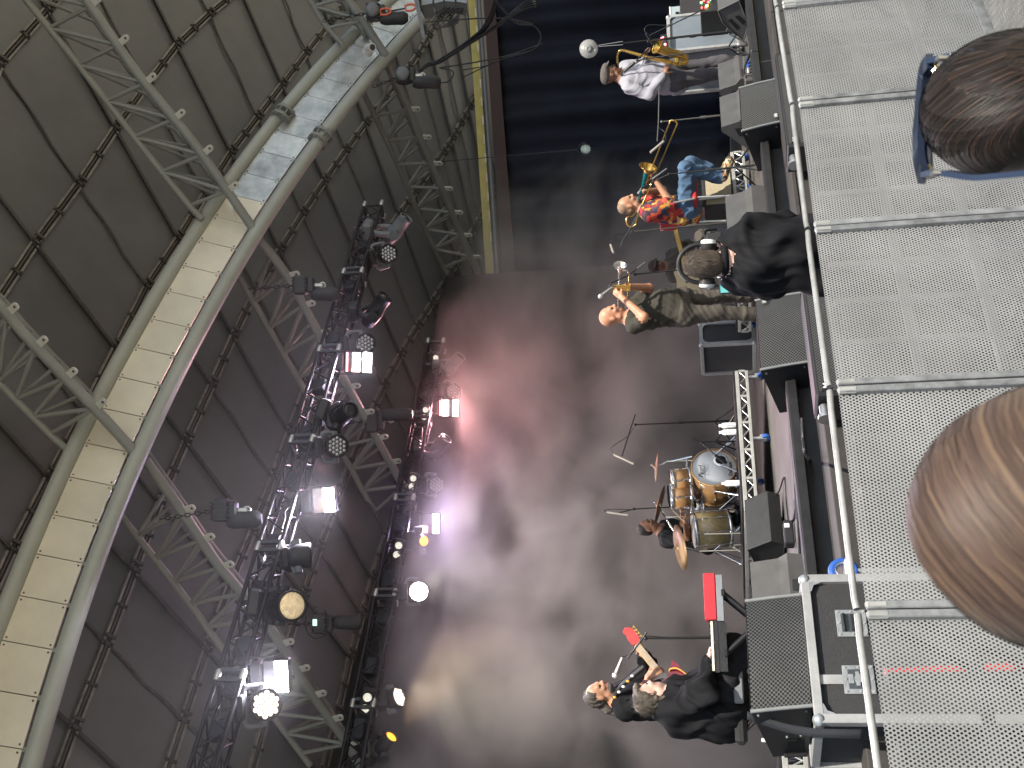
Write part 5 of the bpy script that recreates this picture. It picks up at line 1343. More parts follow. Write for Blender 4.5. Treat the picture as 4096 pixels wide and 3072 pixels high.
# ------------------------------------------------------------------ saxophonist
TS = tile(2300, 0, 2.458); d1 = 13.8
t = person('saxophonist in a flat cap and pale lilac shirt', seat(TS(1600, 690, d1), ZS))
B = Body(); hc = TS(355, 735, d1); fwv = TS(360, 640, d1 - .02) - hc; upv = TS(250, 730, d1) - TS(420, 745, d1)
hf = head_frame(hc, upv, fwv); neck = TS(455, 775, d1)
add_head(B, hf, .98, sk, ey, lp, None, None, neck, big=1.06)
shN, shF = TS(530, 860, d1 - .14), TS(500, 660, d1 + .18)
elN, wrN = TS(735, 930, d1 - .20), TS(875, 735, d1 - .22); elF, wrF = TS(690, 640, d1 + .12), TS(690, 560, d1 - .14)
waist = TS(860, 770, d1); hN, hF = TS(990, 800, d1 - .04), TS(985, 680, d1 + .10)
torso(B, neck, shN, shF, waist, hN, hF, sh_, tr, .125, .15); B.ell(TS(760, 720, d1), (.13, .13, .17), None, sh_, .08)
B.cone(TS(900, 850, d1), TS(1010, 850, d1), .10, .11, sh_, .05); B.cone(TS(900, 720, d1 + .06), TS(1000, 720, d1 + .08), .11, .11, sh_, .05)
limb(B, [shN, elN, elN.lerp(wrN, .9)], [.085, .068, .048], sh_, .04); limb(B, [shF, elF, elF.lerp(wrF, .85)], [.08, .066, .048], sh_, .04)
kN, aN = TS(1270, 740, d1 - .05), seat(TS(1560, 690, d1), ZS + .10); kF, aF = TS(1260, 640, d1 + .1), seat(TS(1560, 600, d1 + .12), ZS + .10)
limb(B, [hN, kN, aN], [.105, .08, .072], tr, .03); limb(B, [hF, kF, aF], [.105, .08, .072], tr, .03); shoe(B, aN, tfw, so); shoe(B, aF, tfw, so)
add_hand(B, wrN, TS(915, 620, d1 - .24) - wrN, TS(960, 700, d1 - .1) - wrN, sk, .55); add_hand(B, wrF, TS(700, 490, d1 - .2) - wrF, TS(760, 520, d1 - .2) - wrF, sk, .7, thumb=-1)
skin_mesh(B, 'body', [SK_brown, M_eye, M_lipd, C_lilac, C_slate, C_shoe], t, .0100, (3, 4), 9, .0065, f=11)
c, u, f, r = hf; M_cap = mat('brown_grey_tweed_cap', (.11, .095, .088), .9, 0, .3, 40, .4, 120)
B = Body(); B.ell(c + u * .085 + f * .012, (.098, .125, .052), (r, f, u), 0, .03); B.ell(c + u * .055 - f * .02, (.094, .108, .05), (r, f, u), 0, .03); B.ell(c + u * .058 + f * .115, (.072, .055, .014), (r, (f - u * .25).normalized(), (u + f * .25).normalized()), 0, .015)
skin_mesh(B, 'cap', [M_cap], t, .008)
b = MB()
for q in (-1, 1): b.tube([c + (r * (.031 * q) + f * .108 + u * .004) + (r * .024 * math.cos(a) + u * .018 * math.sin(a)) for a in np.linspace(0, 6.28, 14)], .003, 5)
b.tube([c + r * .055 + f * .1 + u * .004, c + r * .09 + u * .006], .003, 5); b.tube([c - r * .055 + f * .1 + u * .004, c - r * .09 + u * .006], .003, 5); b.build('glasses', M_rubber, t)
SAX_WR = (wrN, wrF, hf)

# ------------------------------------------------------------------ trombonist on a red chair
TB = tile(2400, 400, 3.016); d2 = 13.2
t = person('seated trombonist in a bright patchwork shirt and blue jeans', seat(TB(1300, 1200, d2), ZT))
B = Body(); hc = TB(350, 1265, d2); upv = TB(235, 1265, d2) - TB(480, 1280, d2); fwv = TB(385, 1140, d2 - .03) - hc
hf = head_frame(hc, upv, fwv); neck = TB(520, 1330, d2)
add_head(B, hf, 1.0, sk, ey, lp, None, 6, neck, big=1.12)
shN, shF = TB(590, 1390, d2 - .17), TB(570, 1240, d2 + .17)
elN, wrN = TB(850, 1230, d2 - .22), TB(690, 1000, d2 - .20); elF, wrF = TB(760, 1090, d2 + .12), TB(560, 1110, d2 - .05)
waist = TB(960, 1340, d2); hN, hF = TB(1060, 1300, d2 - .09), TB(1055, 1260, d2 + .10)
torso(B, neck, shN, shF, waist, hN, hF, sh_, tr, .125, .145); B.cone(TB(960, 1380, d2), TB(1080, 1370, d2), .13, .135, sh_, .05); B.ell(TB(860, 1310, d2), (.12, .13, .16), None, sh_, .08)
limb(B, [shN, shN.lerp(elN, .85)], [.088, .082], sh_, .04); limb(B, [shN.lerp(elN, .6), elN, wrN], [.052, .050, .034], sk, .02)
limb(B, [shF, shF.lerp(elF, .8)], [.085, .08], sh_, .04); limb(B, [shF.lerp(elF, .6), elF, wrF], [.05, .048, .034], sk, .02)
kN, aN = TB(1040, 830, d2 - .30), TB(1430, 930, d2 - .20); kF, aF = TB(1090, 770, d2 + .02), TB(1420, 900, d2 + .10)
limb(B, [hN, kN, aN], [.112, .088, .072], tr, .03); limb(B, [hF, kF, aF], [.112, .088, .072], tr, .03)
for a_ in (aN, aF):
    ff = TB(1590, 740, d2 - .1) - TB(1500, 920, d2 - .1)
    B.cone(a_, a_ + Vector((0, 0, -.05)), .05, .052, 5, .02); B.cone(a_ + Vector((0, 0, -.05)), a_ + ff.normalized() * .20 + Vector((0, 0, -.05)), .056, .046, 5, .03)
add_hand(B, wrN, TB(630, 940, d2 - .2) - wrN, TB(700, 880, d2 - .15) - wrN, sk, .8); add_hand(B, wrF, TB(500, 1110, d2 - .12) - wrF, TB(520, 1040, d2 - .2) - wrF, sk, .8, thumb=-1)
skin_mesh(B, 'body', [SK_tan, M_eye, M_lipd, C_patch, C_denim, C_shoepat, H_salt], t, .0095, (3, 4), 12, .006)
B = Body(); c, u, f, r = hf; B.ell(c + u * .058 - f * .028, (.086, .088, .080), (r, f, u), 0, .02); B.ell(c - f * .05 - u * .015, (.080, .062, .068), (r, f, u), 0, .02)
skin_mesh(B, 'hair', [mat('cropped_grey_stubble', (.30, .20, .13), .8, 0, .4, 70, .6, 200)], t, .009)
c_ = thing('stage_chair', 'red seated chair with chrome legs under the trombonist', 'chair', seat(TB(1300, 1250, d2), ZT))
seatc = (TB(1150, 1250, d2 - .05) + TB(1150, 1200, d2 + .05)) / 2; M_redc = mat('red_vinyl', (.42, .03, .035), .5)
zs = TB(1150, 1200, d2).z
sc_ = seat(TB(1150, 1190, d2), zs)
b = MB(); b.box(sc_, (.46, .44, .06), (E, N, UP), bev=.02); b.build('seat', M_redc, c_)
for a in (-1, 1):
    for q in (-1, 1):
        p = sc_ + E * .2 * a + N * .19 * q; rod('leg', p - UP * .02, seat(p + E * .02 * a, ZT + .002), .012, M_bright, c_)
    rod('back_post', sc_ - E * .22 + N * .19 * a, sc_ - E * .30 + N * .19 * a + UP * .42, .012, M_bright, c_)
b = MB(); b.box(sc_ - E * .29 + UP * .33, (.03, .42, .2), (E, N, UP), bev=.012); b.build('backrest', M_redc, c_)
ab = thing('guitar_amplifier', 'beige guitar amplifier with chrome corners behind the trombonist chair', 'amplifier', seat(TB(1400, 1200, d2 + .6), ZT))
p0 = seat(TB(1300, 1190, d2 + .5), 0); h0, h1 = TB(1440, 1200, d2 + .5).z, TB(1235, 1200, d2 + .5).z
b = MB(); b.box(seat(p0, (ZT + h1) / 2), (.62, .28, h1 - ZT), (E, N, UP), bev=.02); b.build('cabinet', mat('black_tolex', (.02, .02, .02), .6), ab)
b = MB(); b.box(seat(p0, (ZT + h1) / 2 - .02) - N * .142, (.56, .012, (h1 - ZT) * .86), (E, N, UP)); b.build('grille_cloth', mat('beige_grille_cloth', (.42, .36, .24), .9, 0, .15, 60, .4, 300), ab)

# ------------------------------------------------------------------ guitarist at the back
d3 = 15.0
t = person('guitarist in a cap seated behind the trumpeter', seat(TA(1500, 330, d3), ZT))
B = Body(); hc = TA(655, 385, d3); upv = TA(565, 385, d3) - TA(740, 395, d3); fwv = TA(665, 350, d3 - .12) - hc; hf = head_frame(hc, upv, fwv); neck = TA(760, 390, d3)
add_head(B, hf, .95, sk, ey, lp, None, None, neck)
shN, shF = TA(800, 480, d3), TA(790, 280, d3); elN, wrN = TA(960, 520, d3 - .1), TA(950, 440, d3 - .25); elF, wrF = TA(960, 200, d3 - .1), TA(880, 170, d3 - .3)
waist = TA(1080, 390, d3); hN, hF = TA(1180, 440, d3 - .05), TA(1180, 330, d3 - .05)
torso(B, neck, shN, shF, waist, hN, hF, sh_, tr, .12, .13)
limb(B, [shN, elN, wrN], [.075, .06, .045], sh_, .04); limb(B, [shF, elF, elF.lerp(wrF, .8)], [.075, .06, .045], sh_, .04)
kN, kF = TA(1120, 480, d3 - .45), TA(1060, 110, d3 - .40); aN, aF = seat(TA(1400, 480, d3 - .4), ZT + .1), seat(TA(1400, 130, d3 - .35), ZT + .1)
limb(B, [hN, kN, aN], [.11, .085, .07], tr, .03); limb(B, [hF, kF, aF], [.11, .085, .07], tr, .03); shoe(B, aN, tfw, so); shoe(B, aF, tfw, so)
add_hand(B, wrF, TA(850, 140, d3 - .33) - wrF, TA(820, 200, d3 - .3) - wrF, sk, .7); add_hand(B, wrN, TA(930, 400, d3 - .32) - wrN, TA(990, 420, d3 - .2) - wrN, sk, .5, thumb=-1)
skin_mesh(B, 'body', [SK_brown, M_eye, M_lipd, C_trou, C_trou, C_shoe], t, .011, (3, 4), 5, .010)
B = Body(); c, u, f, r = hf; B.ell(c + u * .045 - f * .005, (.089, .108, .088), (r, f, u), 0, .02); B.ell(c + u * .05 + f * .12, (.07, .06, .013), (r, (f - u * .2).normalized(), (u + f * .2).normalized()), 0, .015); skin_mesh(B, 'cap', [mat('brown_felt_cap', (.05, .035, .028), .9)], t, .009)

# ------------------------------------------------------------------ camera operator in the pit
d4 = 6.3
t = person('camera operator in a black jacket and headphones, seen from behind', seat(TA(1700, 330, d4), 0.0))
B = Body(); hc = TA(1085, 360, d4); upv = TA(930, 350, d4) - TA(1260, 355, d4); fwv = hc - EYE + TA(1085, 300, d4) - hc; hf = head_frame(hc, upv, fwv)
neck = TA(1300, 335, d4); add_head(B, hf, 1.0, sk, ey, lp, None, None, neck, big=.96)
shN, shF = TA(1440, 500, d4 + .05), TA(1470, 110, d4 + .05)
pel = TA(2150, 300, d4); hN, hF = pel + Vector((-.1, 0, 0)), pel + Vector((.1, 0, 0)); waist = TA(1900, 300, d4)
elN, wrN = TA(1750, 560, d4 + .12), TA(1560, 600, d4 + .42); elF, wrF = TA(1850, 20, d4 + .12), TA(2005, 60, d4 + .22)
torso(B, neck, shN, shF, waist, hN, hF, sh_, tr, .14, .15); B.ell(TA(1650, 310, d4 + .02), (.20, .12, .22), None, sh_, .08)
limb(B, [shN, elN, elN.lerp(wrN, .9)], [.085, .07, .052], sh_, .04); limb(B, [shF, elF, elF.lerp(wrF, .9)], [.085, .07, .055], sh_, .04)
for s_, hp in ((-1, hN), (1, hF)):
    kn = hp + Vector((.04 * s_, .05, -.42)); an = Vector((kn.x, kn.y - .05, .10)); limb(B, [hp, kn, an], [.11, .082, .07], tr, .03); shoe(B, an, Vector((0, 1, 0)), so)
add_hand(B, wrN, TA(1480, 590, d4 + .5) - wrN, Vector((1, 0, 0)), sk, .7); add_hand(B, wrF, TA(2060, 70, d4 + .3) - wrF, Vector((-1, 0, 0)), sk, .5)
skin_mesh(B, 'body', [SK_pale, M_eye, M_lip, C_black, C_black, C_shoe], t, .0095, (3, 4), 21, .015, f=9)
b = MB(); b.tube([neck + UP * .0 + Vector((math.cos(a) * .075, math.sin(a) * .075, .012)) for a in np.linspace(0, 6.28, 20)], .022, 8); b.build('collar', C_black, t)
B = Body(); c, u, f, r = hf; B.ell(c + u * .018 - f * .012, (.079, .094, .099), (r, f, u), 0, .02); B.ell(c - f * .045 - u * .035, (.074, .06, .075), (r, f, u), 0, .03)
H_crop = mat('cropped_brown_grey_hair', (.075, .058, .043), .7, 0, .4, 60, .8, 150)
ho = skin_mesh(B, 'hair', [H_crop], t, .008, (0,), 3, .001, f=60)
# short strands over the crop
def strands(name, m, parent, roots, n, length, r, lift=.35, down=None, seg=4, jit=.25, seed=0):
    """thin ribbons growing from surface samples: roots -> (point, normal, direction)"""
    rg = random.Random(seed); vs, fs = [], []
    for _ in range(n):
        p, nn, d = roots(rg); L = length * rg.uniform(.6, 1.25); o = len(vs)
        d = (d + Vector((rg.gauss(0, jit), rg.gauss(0, jit), rg.gauss(0, jit)))).normalized(); s = nn.cross(d)
        s = s.normalized() if s.length > 1e-4 else Vector((1, 0, 0))
        for k in range(seg + 1):
            q = k / seg; c = p + d * (L * q) + nn * (lift * L * q * (1 - .6 * q)); w = r * (1 - .75 * q)
            vs += [c - s * w, c + s * w]
        fs += [(o + 2 * k, o + 2 * k + 1, o + 2 * k + 3, o + 2 * k + 2) for k in range(seg)]
    me = bpy.data.meshes.new(name); og = Vector(root_org(parent)); me.from_pydata([tuple(v - og) for v in vs], [], fs); me.materials.append(m)
    me.polygons.foreach_set('use_smooth', [True] * len(fs)); me.update(); ob = bpy.data.objects.new(name, me); COL.objects.link(ob); ob.parent = parent; ob['kind'] = 'stuff'; return ob
def back_roots(c, u, f, r, rad):
    def g(rg):
        while True:
            v = Vector((rg.gauss(0, 1), rg.gauss(0, 1), rg.gauss(0, 1))).normalized()
            if v.y > .35 and v.z < .45 or v.z < -.75: continue
            p = c + r * (v.x * rad[0]) + f * (v.y * rad[1]) + u * (v.z * rad[2]); nn = (r * v.x / rad[0] + f * v.y / rad[1] + u * v.z / rad[2]).normalized()
            d = -u * .8 - f * .3 + f * (.6 * max(0, v.z)); d = (d - nn * d.dot(nn)); return p, nn, d.normalized()
    return g
strands('hair_strands', H_crop, ho, back_roots(c + u * .018 - f * .022, u, f, r, (.079, .094, .101)), 2600, .03, .0012, .3, seed=4)
hp_ = thing('headphones', 'black headphones with white ear cups on the camera operator', 'headphones', c)
b = MB(); b.tube([c + r * (.108 * math.cos(a)) + u * (.02 + .125 * math.sin(a)) for a in np.linspace(-.15, math.pi + .15, 22)], .013, 8); b.build('headband', M_rubber, hp_)
for q in (-1, 1):
    p = c + r * .10 * q - u * .02; b = MB(); b.lathe(p - r * .02 * q, r * q, [(0, .042), (.03, .05), (.034, .05)], 16); b.build('ear_pad', M_rubber, hp_)
    b = MB(); b.lathe(p + r * .014 * q, r * q, [(0, .046), (.018, .040), (.024, .02), (.025, 0)], 16); b.build('ear_cup', M_white, hp_)
cm = thing('video_camera', 'black camera with lit flip screen held by the operator', 'camera', TA(1280, 520, d4 + .45))
cp = TA(1200, 500, d4 + .50); ax_c = (Vector((1, 0, 0)), Vector((0, 1, 0)), UP)
b = MB(); b.box(cp, (.12, .22, .12), ax_c, bev=.015); b.cyl(cp + Vector((0, .11, 0)), cp + Vector((0, .30, .02)), .045, n=16); b.build('body', M_fix, cm)
sp_ = TA(1282, 562, d4 + .38); b = MB(); b.box(sp_, (.105, .012, .075), ax_c, bev=.004); scn = b.build('screen_housing', M_rubber, cm)
b = MB(); b.box(sp_ - Vector((0, .008, 0)), (.088, .003, .058), ax_c); sc2 = b.build('screen', mat('lit_screen', (.05, .2, .2), .3, emit=(.10, .34, .32), estr=.8), scn)
b = MB(); b.ball(sp_ + Vector((.005, -.0105, .0)), (.028, .002, .016), 10); b.build('screen_picture', mat('screen_orange', (.8, .4, .1), .4, emit=(.9, .5, .15), estr=.7), scn)
b = MB(); b.box(TA(1180, 130, d4 + .35), (.07, .05, .10), ax_c, bev=.01); b.tube(smooth_path([TA(1100, 140, d4 + .35), TA(1090, 60, d4 + .4), TA(1200, 40, d4 + .45)], 5), .008, 6); b.build('top_handle', M_fix, cm)
for k in range(3):
    b = MB(); b.tube(smooth_path([cp + Vector((0, -.1, 0)), TA(1330, 470 + 12 * k, d4 + .3), TA(1400, 480 + 10 * k, d4 + .25), TA(1500, 520, d4 + .3)], 5), .005, 5); b.build('cable', mat('pale_cable', (.5, .55, .55), .5), cm)

# ------------------------------------------------------------------ drummer
TD = tile(2350, 1700, 2.37); d5 = 13.5
t = person('drummer in a dark shirt seated behind the cymbals', seat(TD(1200, 1000, d5), ZR))
B = Body(); hc = TD(572, 965, d5); upv = TD(475, 965, d5) - TD(680, 985, d5); fwv = TD(585, 875, d5 - .05) - hc; hf = head_frame(hc, upv, fwv); neck = TD(690, 1000, d5)
add_head(B, hf, .97, sk, ey, lp, 6, None, neck)
shN, shF = TD(750, 1090, d5 - .12), TD(740, 960, d5 + .18); elN, wrN = TD(950, 1060, d5 - .30), TD(930, 930, d5 - .48); elF, wrF = TD(920, 950, d5), TD(900, 860, d5 - .2)
waist = TD(1050, 1080, d5); hN, hF = TD(1130, 1110, d5 - .08), TD(1130, 1060, d5 + .1)
torso(B, neck, shN, shF, waist, hN, hF, sh_, tr, .12, .13)
limb(B, [shN, shN.lerp(elN, .6)], [.08, .07], sh_, .04); limb(B, [shN.lerp(elN, .5), elN, wrN], [.048, .045, .033], sk, .02); limb(B, [shF, shF.lerp(elF, .6)], [.08, .07], sh_, .04); limb(B, [shF.lerp(elF, .5), elF, wrF], [.048, .045, .033], sk, .02)
for hp, dd, yy in ((hN, -.4, 950), (hF, -.1, 900)):
    kn = TD(1130, yy, d5 + dd); an = seat(TD(1350, yy - 40, d5 + dd - .05), ZR + .09); limb(B, [hp, kn, an], [.10, .08, .065], tr, .03); shoe(B, an, Vector((.7, -.7, 0)), so)
add_hand(B, wrN, Vector((.6, -.3, .1)), Vector((.3, -.2, -1)), sk, .9); add_hand(B, wrF, Vector((.6, -.3, .1)), Vector((.3, -.2, -1)), sk, .9, thumb=-1)
skin_mesh(B, 'body', [SK_brown, M_eye, M_lipd, C_char, C_black, C_shoe, H_black], t, .010, (3, 4), 31, .009)
B = Body(); c, u, f, r = hf; B.ell(c + u * .058 - f * .030, (.082, .086, .074), (r, f, u), 0, .02); B.ell(c - f * .05 + u * .0, (.078, .062, .075), (r, f, u), 0, .03); ho = skin_mesh(B, 'hair', [H_black], t, .008)
stool = thing('drum_stool', 'round black drum stool under the drummer', 'stool', seat((hN + hF) / 2, ZR)); p = (hN + hF) / 2
b = MB(); b.lathe(p - UP * .17, UP, [(0, 0), (0, .16), (.02, .18), (.07, .18), (.09, .15), (.09, 0)], 20); b.build('seat', C_shoe, stool); rod('post', seat(p, ZR + .12), p - UP * .17, .02, M_bright, stool)
for k in range(3): rod('leg', seat(p, ZR + .2), seat(p + Vector((math.cos(k * 2.1) * .25, math.sin(k * 2.1) * .25, 0)), ZR + .01), .012, M_bright, stool)
for wr, tip in ((wrN, TD(800, 800, d5 - .6)), (wrF, TD(860, 760, d5 - .35))):
    s_ = thing('drumstick', 'pale drumstick in the drummer\'s ' + ('near' if wr is wrN else 'far') + ' hand', 'drumstick', wr); dv = (tip - wr).normalized()
    b = MB(); b.tube([wr - dv * .08, wr + dv * .2, wr + dv * .28, wr + dv * .30], [.008, .007, .004, .005], 7); b.build('stick', mat('hickory', (.6, .45, .28), .5), s_)

# ------------------------------------------------------------------ bass player and keyboard player
TK = tile(2250, 2300, 2.149); d6 = 9.4
t = person('bass player in black with a long ponytail, facing right', seat(TK(1300, 1050, d6), ZS))
B = Body(); hc = TK(318, 1015, d6); upv = TK(215, 1020, d6) - TK(430, 1010, d6); fwv = TK(320, 905, d6 - .03) - hc; hf = head_frame(hc, upv, fwv); neck = TK(440, 1070, d6)
add_head(B, hf, 1.0, sk, ey, lp, None, 6, neck, big=.98)
shN, shF = TK(540, 1150, d6 - .12), TK(510, 1010, d6 + .22); elN, wrN = TK(720, 1080, d6 - .22), TK(740, 880, d6 - .28); elF, wrF = TK(740, 800, d6 + .2), TK(690, 660, d6 - .0)
waist = TK(830, 1080, d6); hN, hF = TK(960, 1110, d6 - .06), TK(960, 1020, d6 + .14)
torso(B, neck, shN, shF, waist, hN, hF, sh_, tr, .125, .135)
limb(B, [shN, elN, elN.lerp(wrN, .45)], [.09, .072, .06], sh_, .04); limb(B, [elN.lerp(wrN, .3), wrN], [.045, .034], sk, .02); limb(B, [shF, elF, elF.lerp(wrF, .75)], [.085, .068, .055], sh_, .04); limb(B, [elF.lerp(wrF, .7), wrF], [.04, .034], sk, .02)
kN, aN = TK(1180, 1090, d6 - .05), seat(TK(1400, 1090, d6), ZS + .1); kF, aF = TK(1180, 1000, d6 + .15), seat(TK(1400, 990, d6 + .15), ZS + .1)
limb(B, [hN, kN, aN], [.105, .08, .07], tr, .03); limb(B, [hF, kF, aF], [.105, .08, .07], tr, .03); shoe(B, aN, tfw, so); shoe(B, aF, tfw, so)
add_hand(B, wrF, TK(645, 600, d6 - .03) - wrF, TK(700, 610, d6 - .15) - wrF, sk, .8); add_hand(B, wrN, TK(790, 840, d6 - .3) - wrN, TK(830, 900, d6 - .1) - wrN, sk, .6, thumb=-1)
skin_mesh(B, 'body', [SK_tan, M_eye, M_lip, C_black, C_black, C_shoe, H_salt], t, .0090, (3, 4), 41, .010)
B = Body(); c, u, f, r = hf
B.ell(c + u * .05 - f * .035, (.082, .088, .082), (r, f, u), 0, .02); B.ell(c - f * .065 + u * .0, (.072, .05, .07), (r, f, u), 0, .03)
tp = [c - f * .10 - u * .02, TK(390, 1150, d6 - .02), TK(470, 1195, d6 - .03), TK(545, 1222, d6 - .03)]; B.chain(tp, [.045, .035, .03, .010], 0, .03)
skin_mesh(B, 'hair', [mat('dark_grey_brown_hair', (.055, .045, .038), .55, 0, .4, 60, .8, 150)], t, .008, (0,), 8, .004, f=50)
b = MB(); b.tube(smooth_path([TK(455, 1030, d6 - .10), TK(470, 960, d6 - .15), TK(560, 880, d6 - .2), TK(660, 800, d6 - .15)], 5), .022, 6); 
BASS = (wrN, wrF)

d7 = 8.25
t = person('keyboard player in a black shirt seated with hands on the keys', seat(TK(1450, 1150, d7), ZS))
B = Body(); hc = TK(755, 1040, d7); upv = TK(630, 1060, d7) - TK(860, 1000, d7); fwv = TK(790, 930, d7 + .05) - hc; hf = head_frame(hc, upv, fwv); neck = TK(860, 1070, d7)
add_head(B, hf, 1.0, sk, ey, lp, None, None, neck, big=.98)
shN, shF = TK(950, 1180, d7 - .12), TK(935, 1010, d7 + .20); elN, wrN = TK(1230, 950, d7 - .22), TK(1262, 725, d7 - .12); elF, wrF = TK(1200, 900, d7 + .25), TK(1285, 740, d7 + .22)
elN = TK(1225, 985, d7 - .24)
waist = TK(1290, 1180, d7); hN, hF = TK(1420, 1150, d7 - .10), TK(1415, 1090, d7 + .12)
torso(B, neck, shN, shF, waist, hN, hF, sh_, sh_, .145, .165); B.cone(TK(1000, 1190, d7), TK(1380, 1230, d7), .15, .16, sh_, .08)
limb(B, [shN, elN, elN.lerp(wrN, .9)], [.10, .085, .055], sh_, .05); limb(B, [shF, elF, elF.lerp(wrF, .9)], [.095, .08, .055], sh_, .05)
kN, aN = TK(1440, 640, d7 - .14), seat(TK(1700, 700, d7 - .1), ZS + .1); kF, aF = TK(1440, 600, d7 + .22), seat(TK(1700, 640, d7 + .25), ZS + .1)
limb(B, [hN, kN, aN], [.125, .098, .075], tr, .03); limb(B, [hF, kF, aF], [.12, .095, .075], tr, .03); shoe(B, aN, Vector((1, 0, 0)), so); shoe(B, aF, Vector((1, 0, 0)), so)
add_hand(B, wrN, TK(1278, 620, d7 - .1) - wrN, Vector((0, 0, -1)), sk, .35); add_hand(B, wrF, TK(1285, 640, d7 + .22) - wrF, Vector((0, 0, -1)), sk, .35, thumb=-1)
skin_mesh(B, 'body', [SK_pale, M_eye, M_lip, C_black, C_char, C_shoe], t, .0090, (3, 4), 51, .013, f=10)
B = Body(); c, u, f, r = hf; B.ell(c + u * .048 - f * .034, (.090, .092, .090), (r, f, u), 0, .02); B.ell(c - f * .068 - u * .03, (.082, .056, .085), (r, f, u), 0, .03); B.ell(c - f * .07 - u * .09, (.06, .04, .045), (r, f, u), 0, .03); B.ell(c + f * .07 + u * .085, (.06, .04, .03), (r, f, u), 0, .03)
H_mix = mat('dark_blond_grey_hair', (.095, .078, .060), .6, 0, .45, 45, .8, 150)
ho = skin_mesh(B, 'hair', [H_mix], t, .008, (0,), 6, .005, f=45)
strands('hair_strands', H_mix, ho, back_roots(c + u * .045 - f * .035, u, f, r, (.091, .093, .092)), 1800, .05, .0016, .25, seed=6)
# ================================================================== instruments
M_brass = mat('lacquered_brass', (0.72, 0.47, 0.13), .2, .95, .12, 10); M_silver = mat('silver_plate', (.82, .80, .78), .16, .95, .08, 10)
M_brassd = mat('aged_brass', (0.45, 0.27, 0.09), .3, .95, .2, 10); M_teal = mat('teal_lacquer', (.01, .16, .17), .25, .5, .1, 8)
M_chrome = mat('chrome', (.75, .75, .76), .12, 1.0, .1, 10); M_stand = mat('black_stand_steel', (.025, .025, .027), .35, .3)
M_micgrey = mat('grey_microphone', (.35, .34, .32), .4, .6); M_pale = mat('champagne_microphone', (.55, .50, .42), .35, .6)

# trumpet
mouth, wrN_, wrF_ = TRUMPET_POS
t = thing('trumpet', 'silver trumpet held up by the bald player', 'trumpet', mouth)
bell = TA(305, 372, 12.0 - .42); ax = (bell - mouth).normalized(); L = (bell - mouth).length; dn = (UP * -1 - ax * (UP * -1).dot(ax)).normalized(); sd = ax.cross(dn)
b = MB(); b.lathe(mouth, ax, [(0, .013), (.012, .013), (.03, .006), (.08, .005)], 10); b.build('mouthpiece', M_silver, t)
b = MB(); b.cyl(mouth + ax * .07, mouth + ax * (L * .52), .0068, n=8)
top = mouth + ax * .07; b.tube(smooth_path([mouth + ax * (L * .78) + dn * .10, mouth + ax * (L * .86) + dn * .085, mouth + ax * (L * .88) + dn * .05, mouth + ax * (L * .86) + dn * .012, mouth + ax * (L * .78), mouth + ax * (L * .5)], 5), .0075, 8); b.build('leadpipe', M_silver, t)
b = MB(); b.tube(smooth_path([mouth + ax * (L * .30) + dn * .10, mouth + ax * (L * .22) + dn * .085, mouth + ax * (L * .20) + dn * .05, mouth + ax * (L * .22) + dn * .012, mouth + ax * (L * .3)], 5), .009, 8); b.cyl(mouth + ax * (L * .3) + dn * .10, mouth + ax * (L * .8) + dn * .10, .008, n=8); b.build('main_tubing', M_brass, t)
for k in range(3):
    p = mouth + ax * (L * .42 + .03 * k) + dn * .045
    b = MB(); b.cyl(p - dn * .075, p + dn * .075, .0115, n=12); b.cyl(p - dn * .105, p - dn * .07, .004, n=6); b.cyl(p - dn * .108, p - dn * .104, .010, n=10); b.build('valve', M_brass, t)
b = MB(); b.lathe(mouth + ax * (L * .3), ax, [(0, .0075), (L * .35, .011), (L * .50, .019), (L * .60, .030), (L * .66, .048), (L * .695, .068), (L * .70, .070), (L * .69, .062), (L * .62, .03)], 26); b.build('bell', M_silver, t)

# saxophone
wrN_, wrF_, hf = SAX_WR
S = lambda x, y, dd=0: TS(x, y, 13.8 - .28 + dd)
t = thing('saxophone', 'gold tenor saxophone across the saxophonist body', 'saxophone', S(1060, 610))
nk = smooth_path([S(425, 640, .12), S(415, 600, .08), S(418, 540, .04), S(440, 498), S(500, 500)], 5)
b = MB(); b.tube(nk, list(np.linspace(.009, .014, len(nk))), 10); b.build('neck', M_brass, t)
b = MB(); b.lathe(S(428, 652, .13), (S(418, 585, .08) - S(428, 652, .13)), [(0, .007), (.03, .012), (.085, .013)], 10); b.build('mouthpiece', M_rubber, t)
body = smooth_path([S(495, 500), S(620, 535), S(760, 575), S(900, 605), S(990, 625), S(1050, 628), S(1085, 605), S(1080, 565, -.05), S(1030, 535, -.10), S(960, 520, -.12), S(880, 500, -.13)], 5)
n_ = len(body); rr = np.interp(np.linspace(0, 1, n_), [0, .45, .62, .75, 1], [.015, .028, .036, .042, .052])
b = MB(); b.tube(body, list(rr), 16); b.build('body_tube', M_brass, t)
bx0 = body[-1]; bax = (S(790, 448, -.16) - bx0).normalized(); LL = (S(790, 448, -.16) - bx0).length
bax = (bax + (EYE - bx0).normalized() * .28).normalized()
b = MB(); b.lathe(bx0 - bax * .01, bax, [(0, .052), (LL * .5, .060), (LL * .8, .072), (LL * .98, .090), (LL * 1.02, .093), (LL * 1.0, .086), (LL * .6, .058), (LL * .3, .04)], 28); b.build('bell', M_brass, t)
rg = random.Random(3)
for k in range(20):
    i = int(6 + (n_ - 22) * k / 20); p = body[i]; tg = (body[i + 1] - body[i - 1]).normalized(); o = ((EYE - p).normalized() + UP * rg.uniform(-.3, .6) + Vector((rg.uniform(-.4, .4), 0, 0))); o = (o - tg * o.dot(tg)).normalized()
    r0 = rr[i]; b = MB(); b.lathe(p + o * (r0 - .004), o, [(0, .017), (.012, .018), (.014, .014), (.011, 0)], 12); b.build('key_cup', M_brass, t)
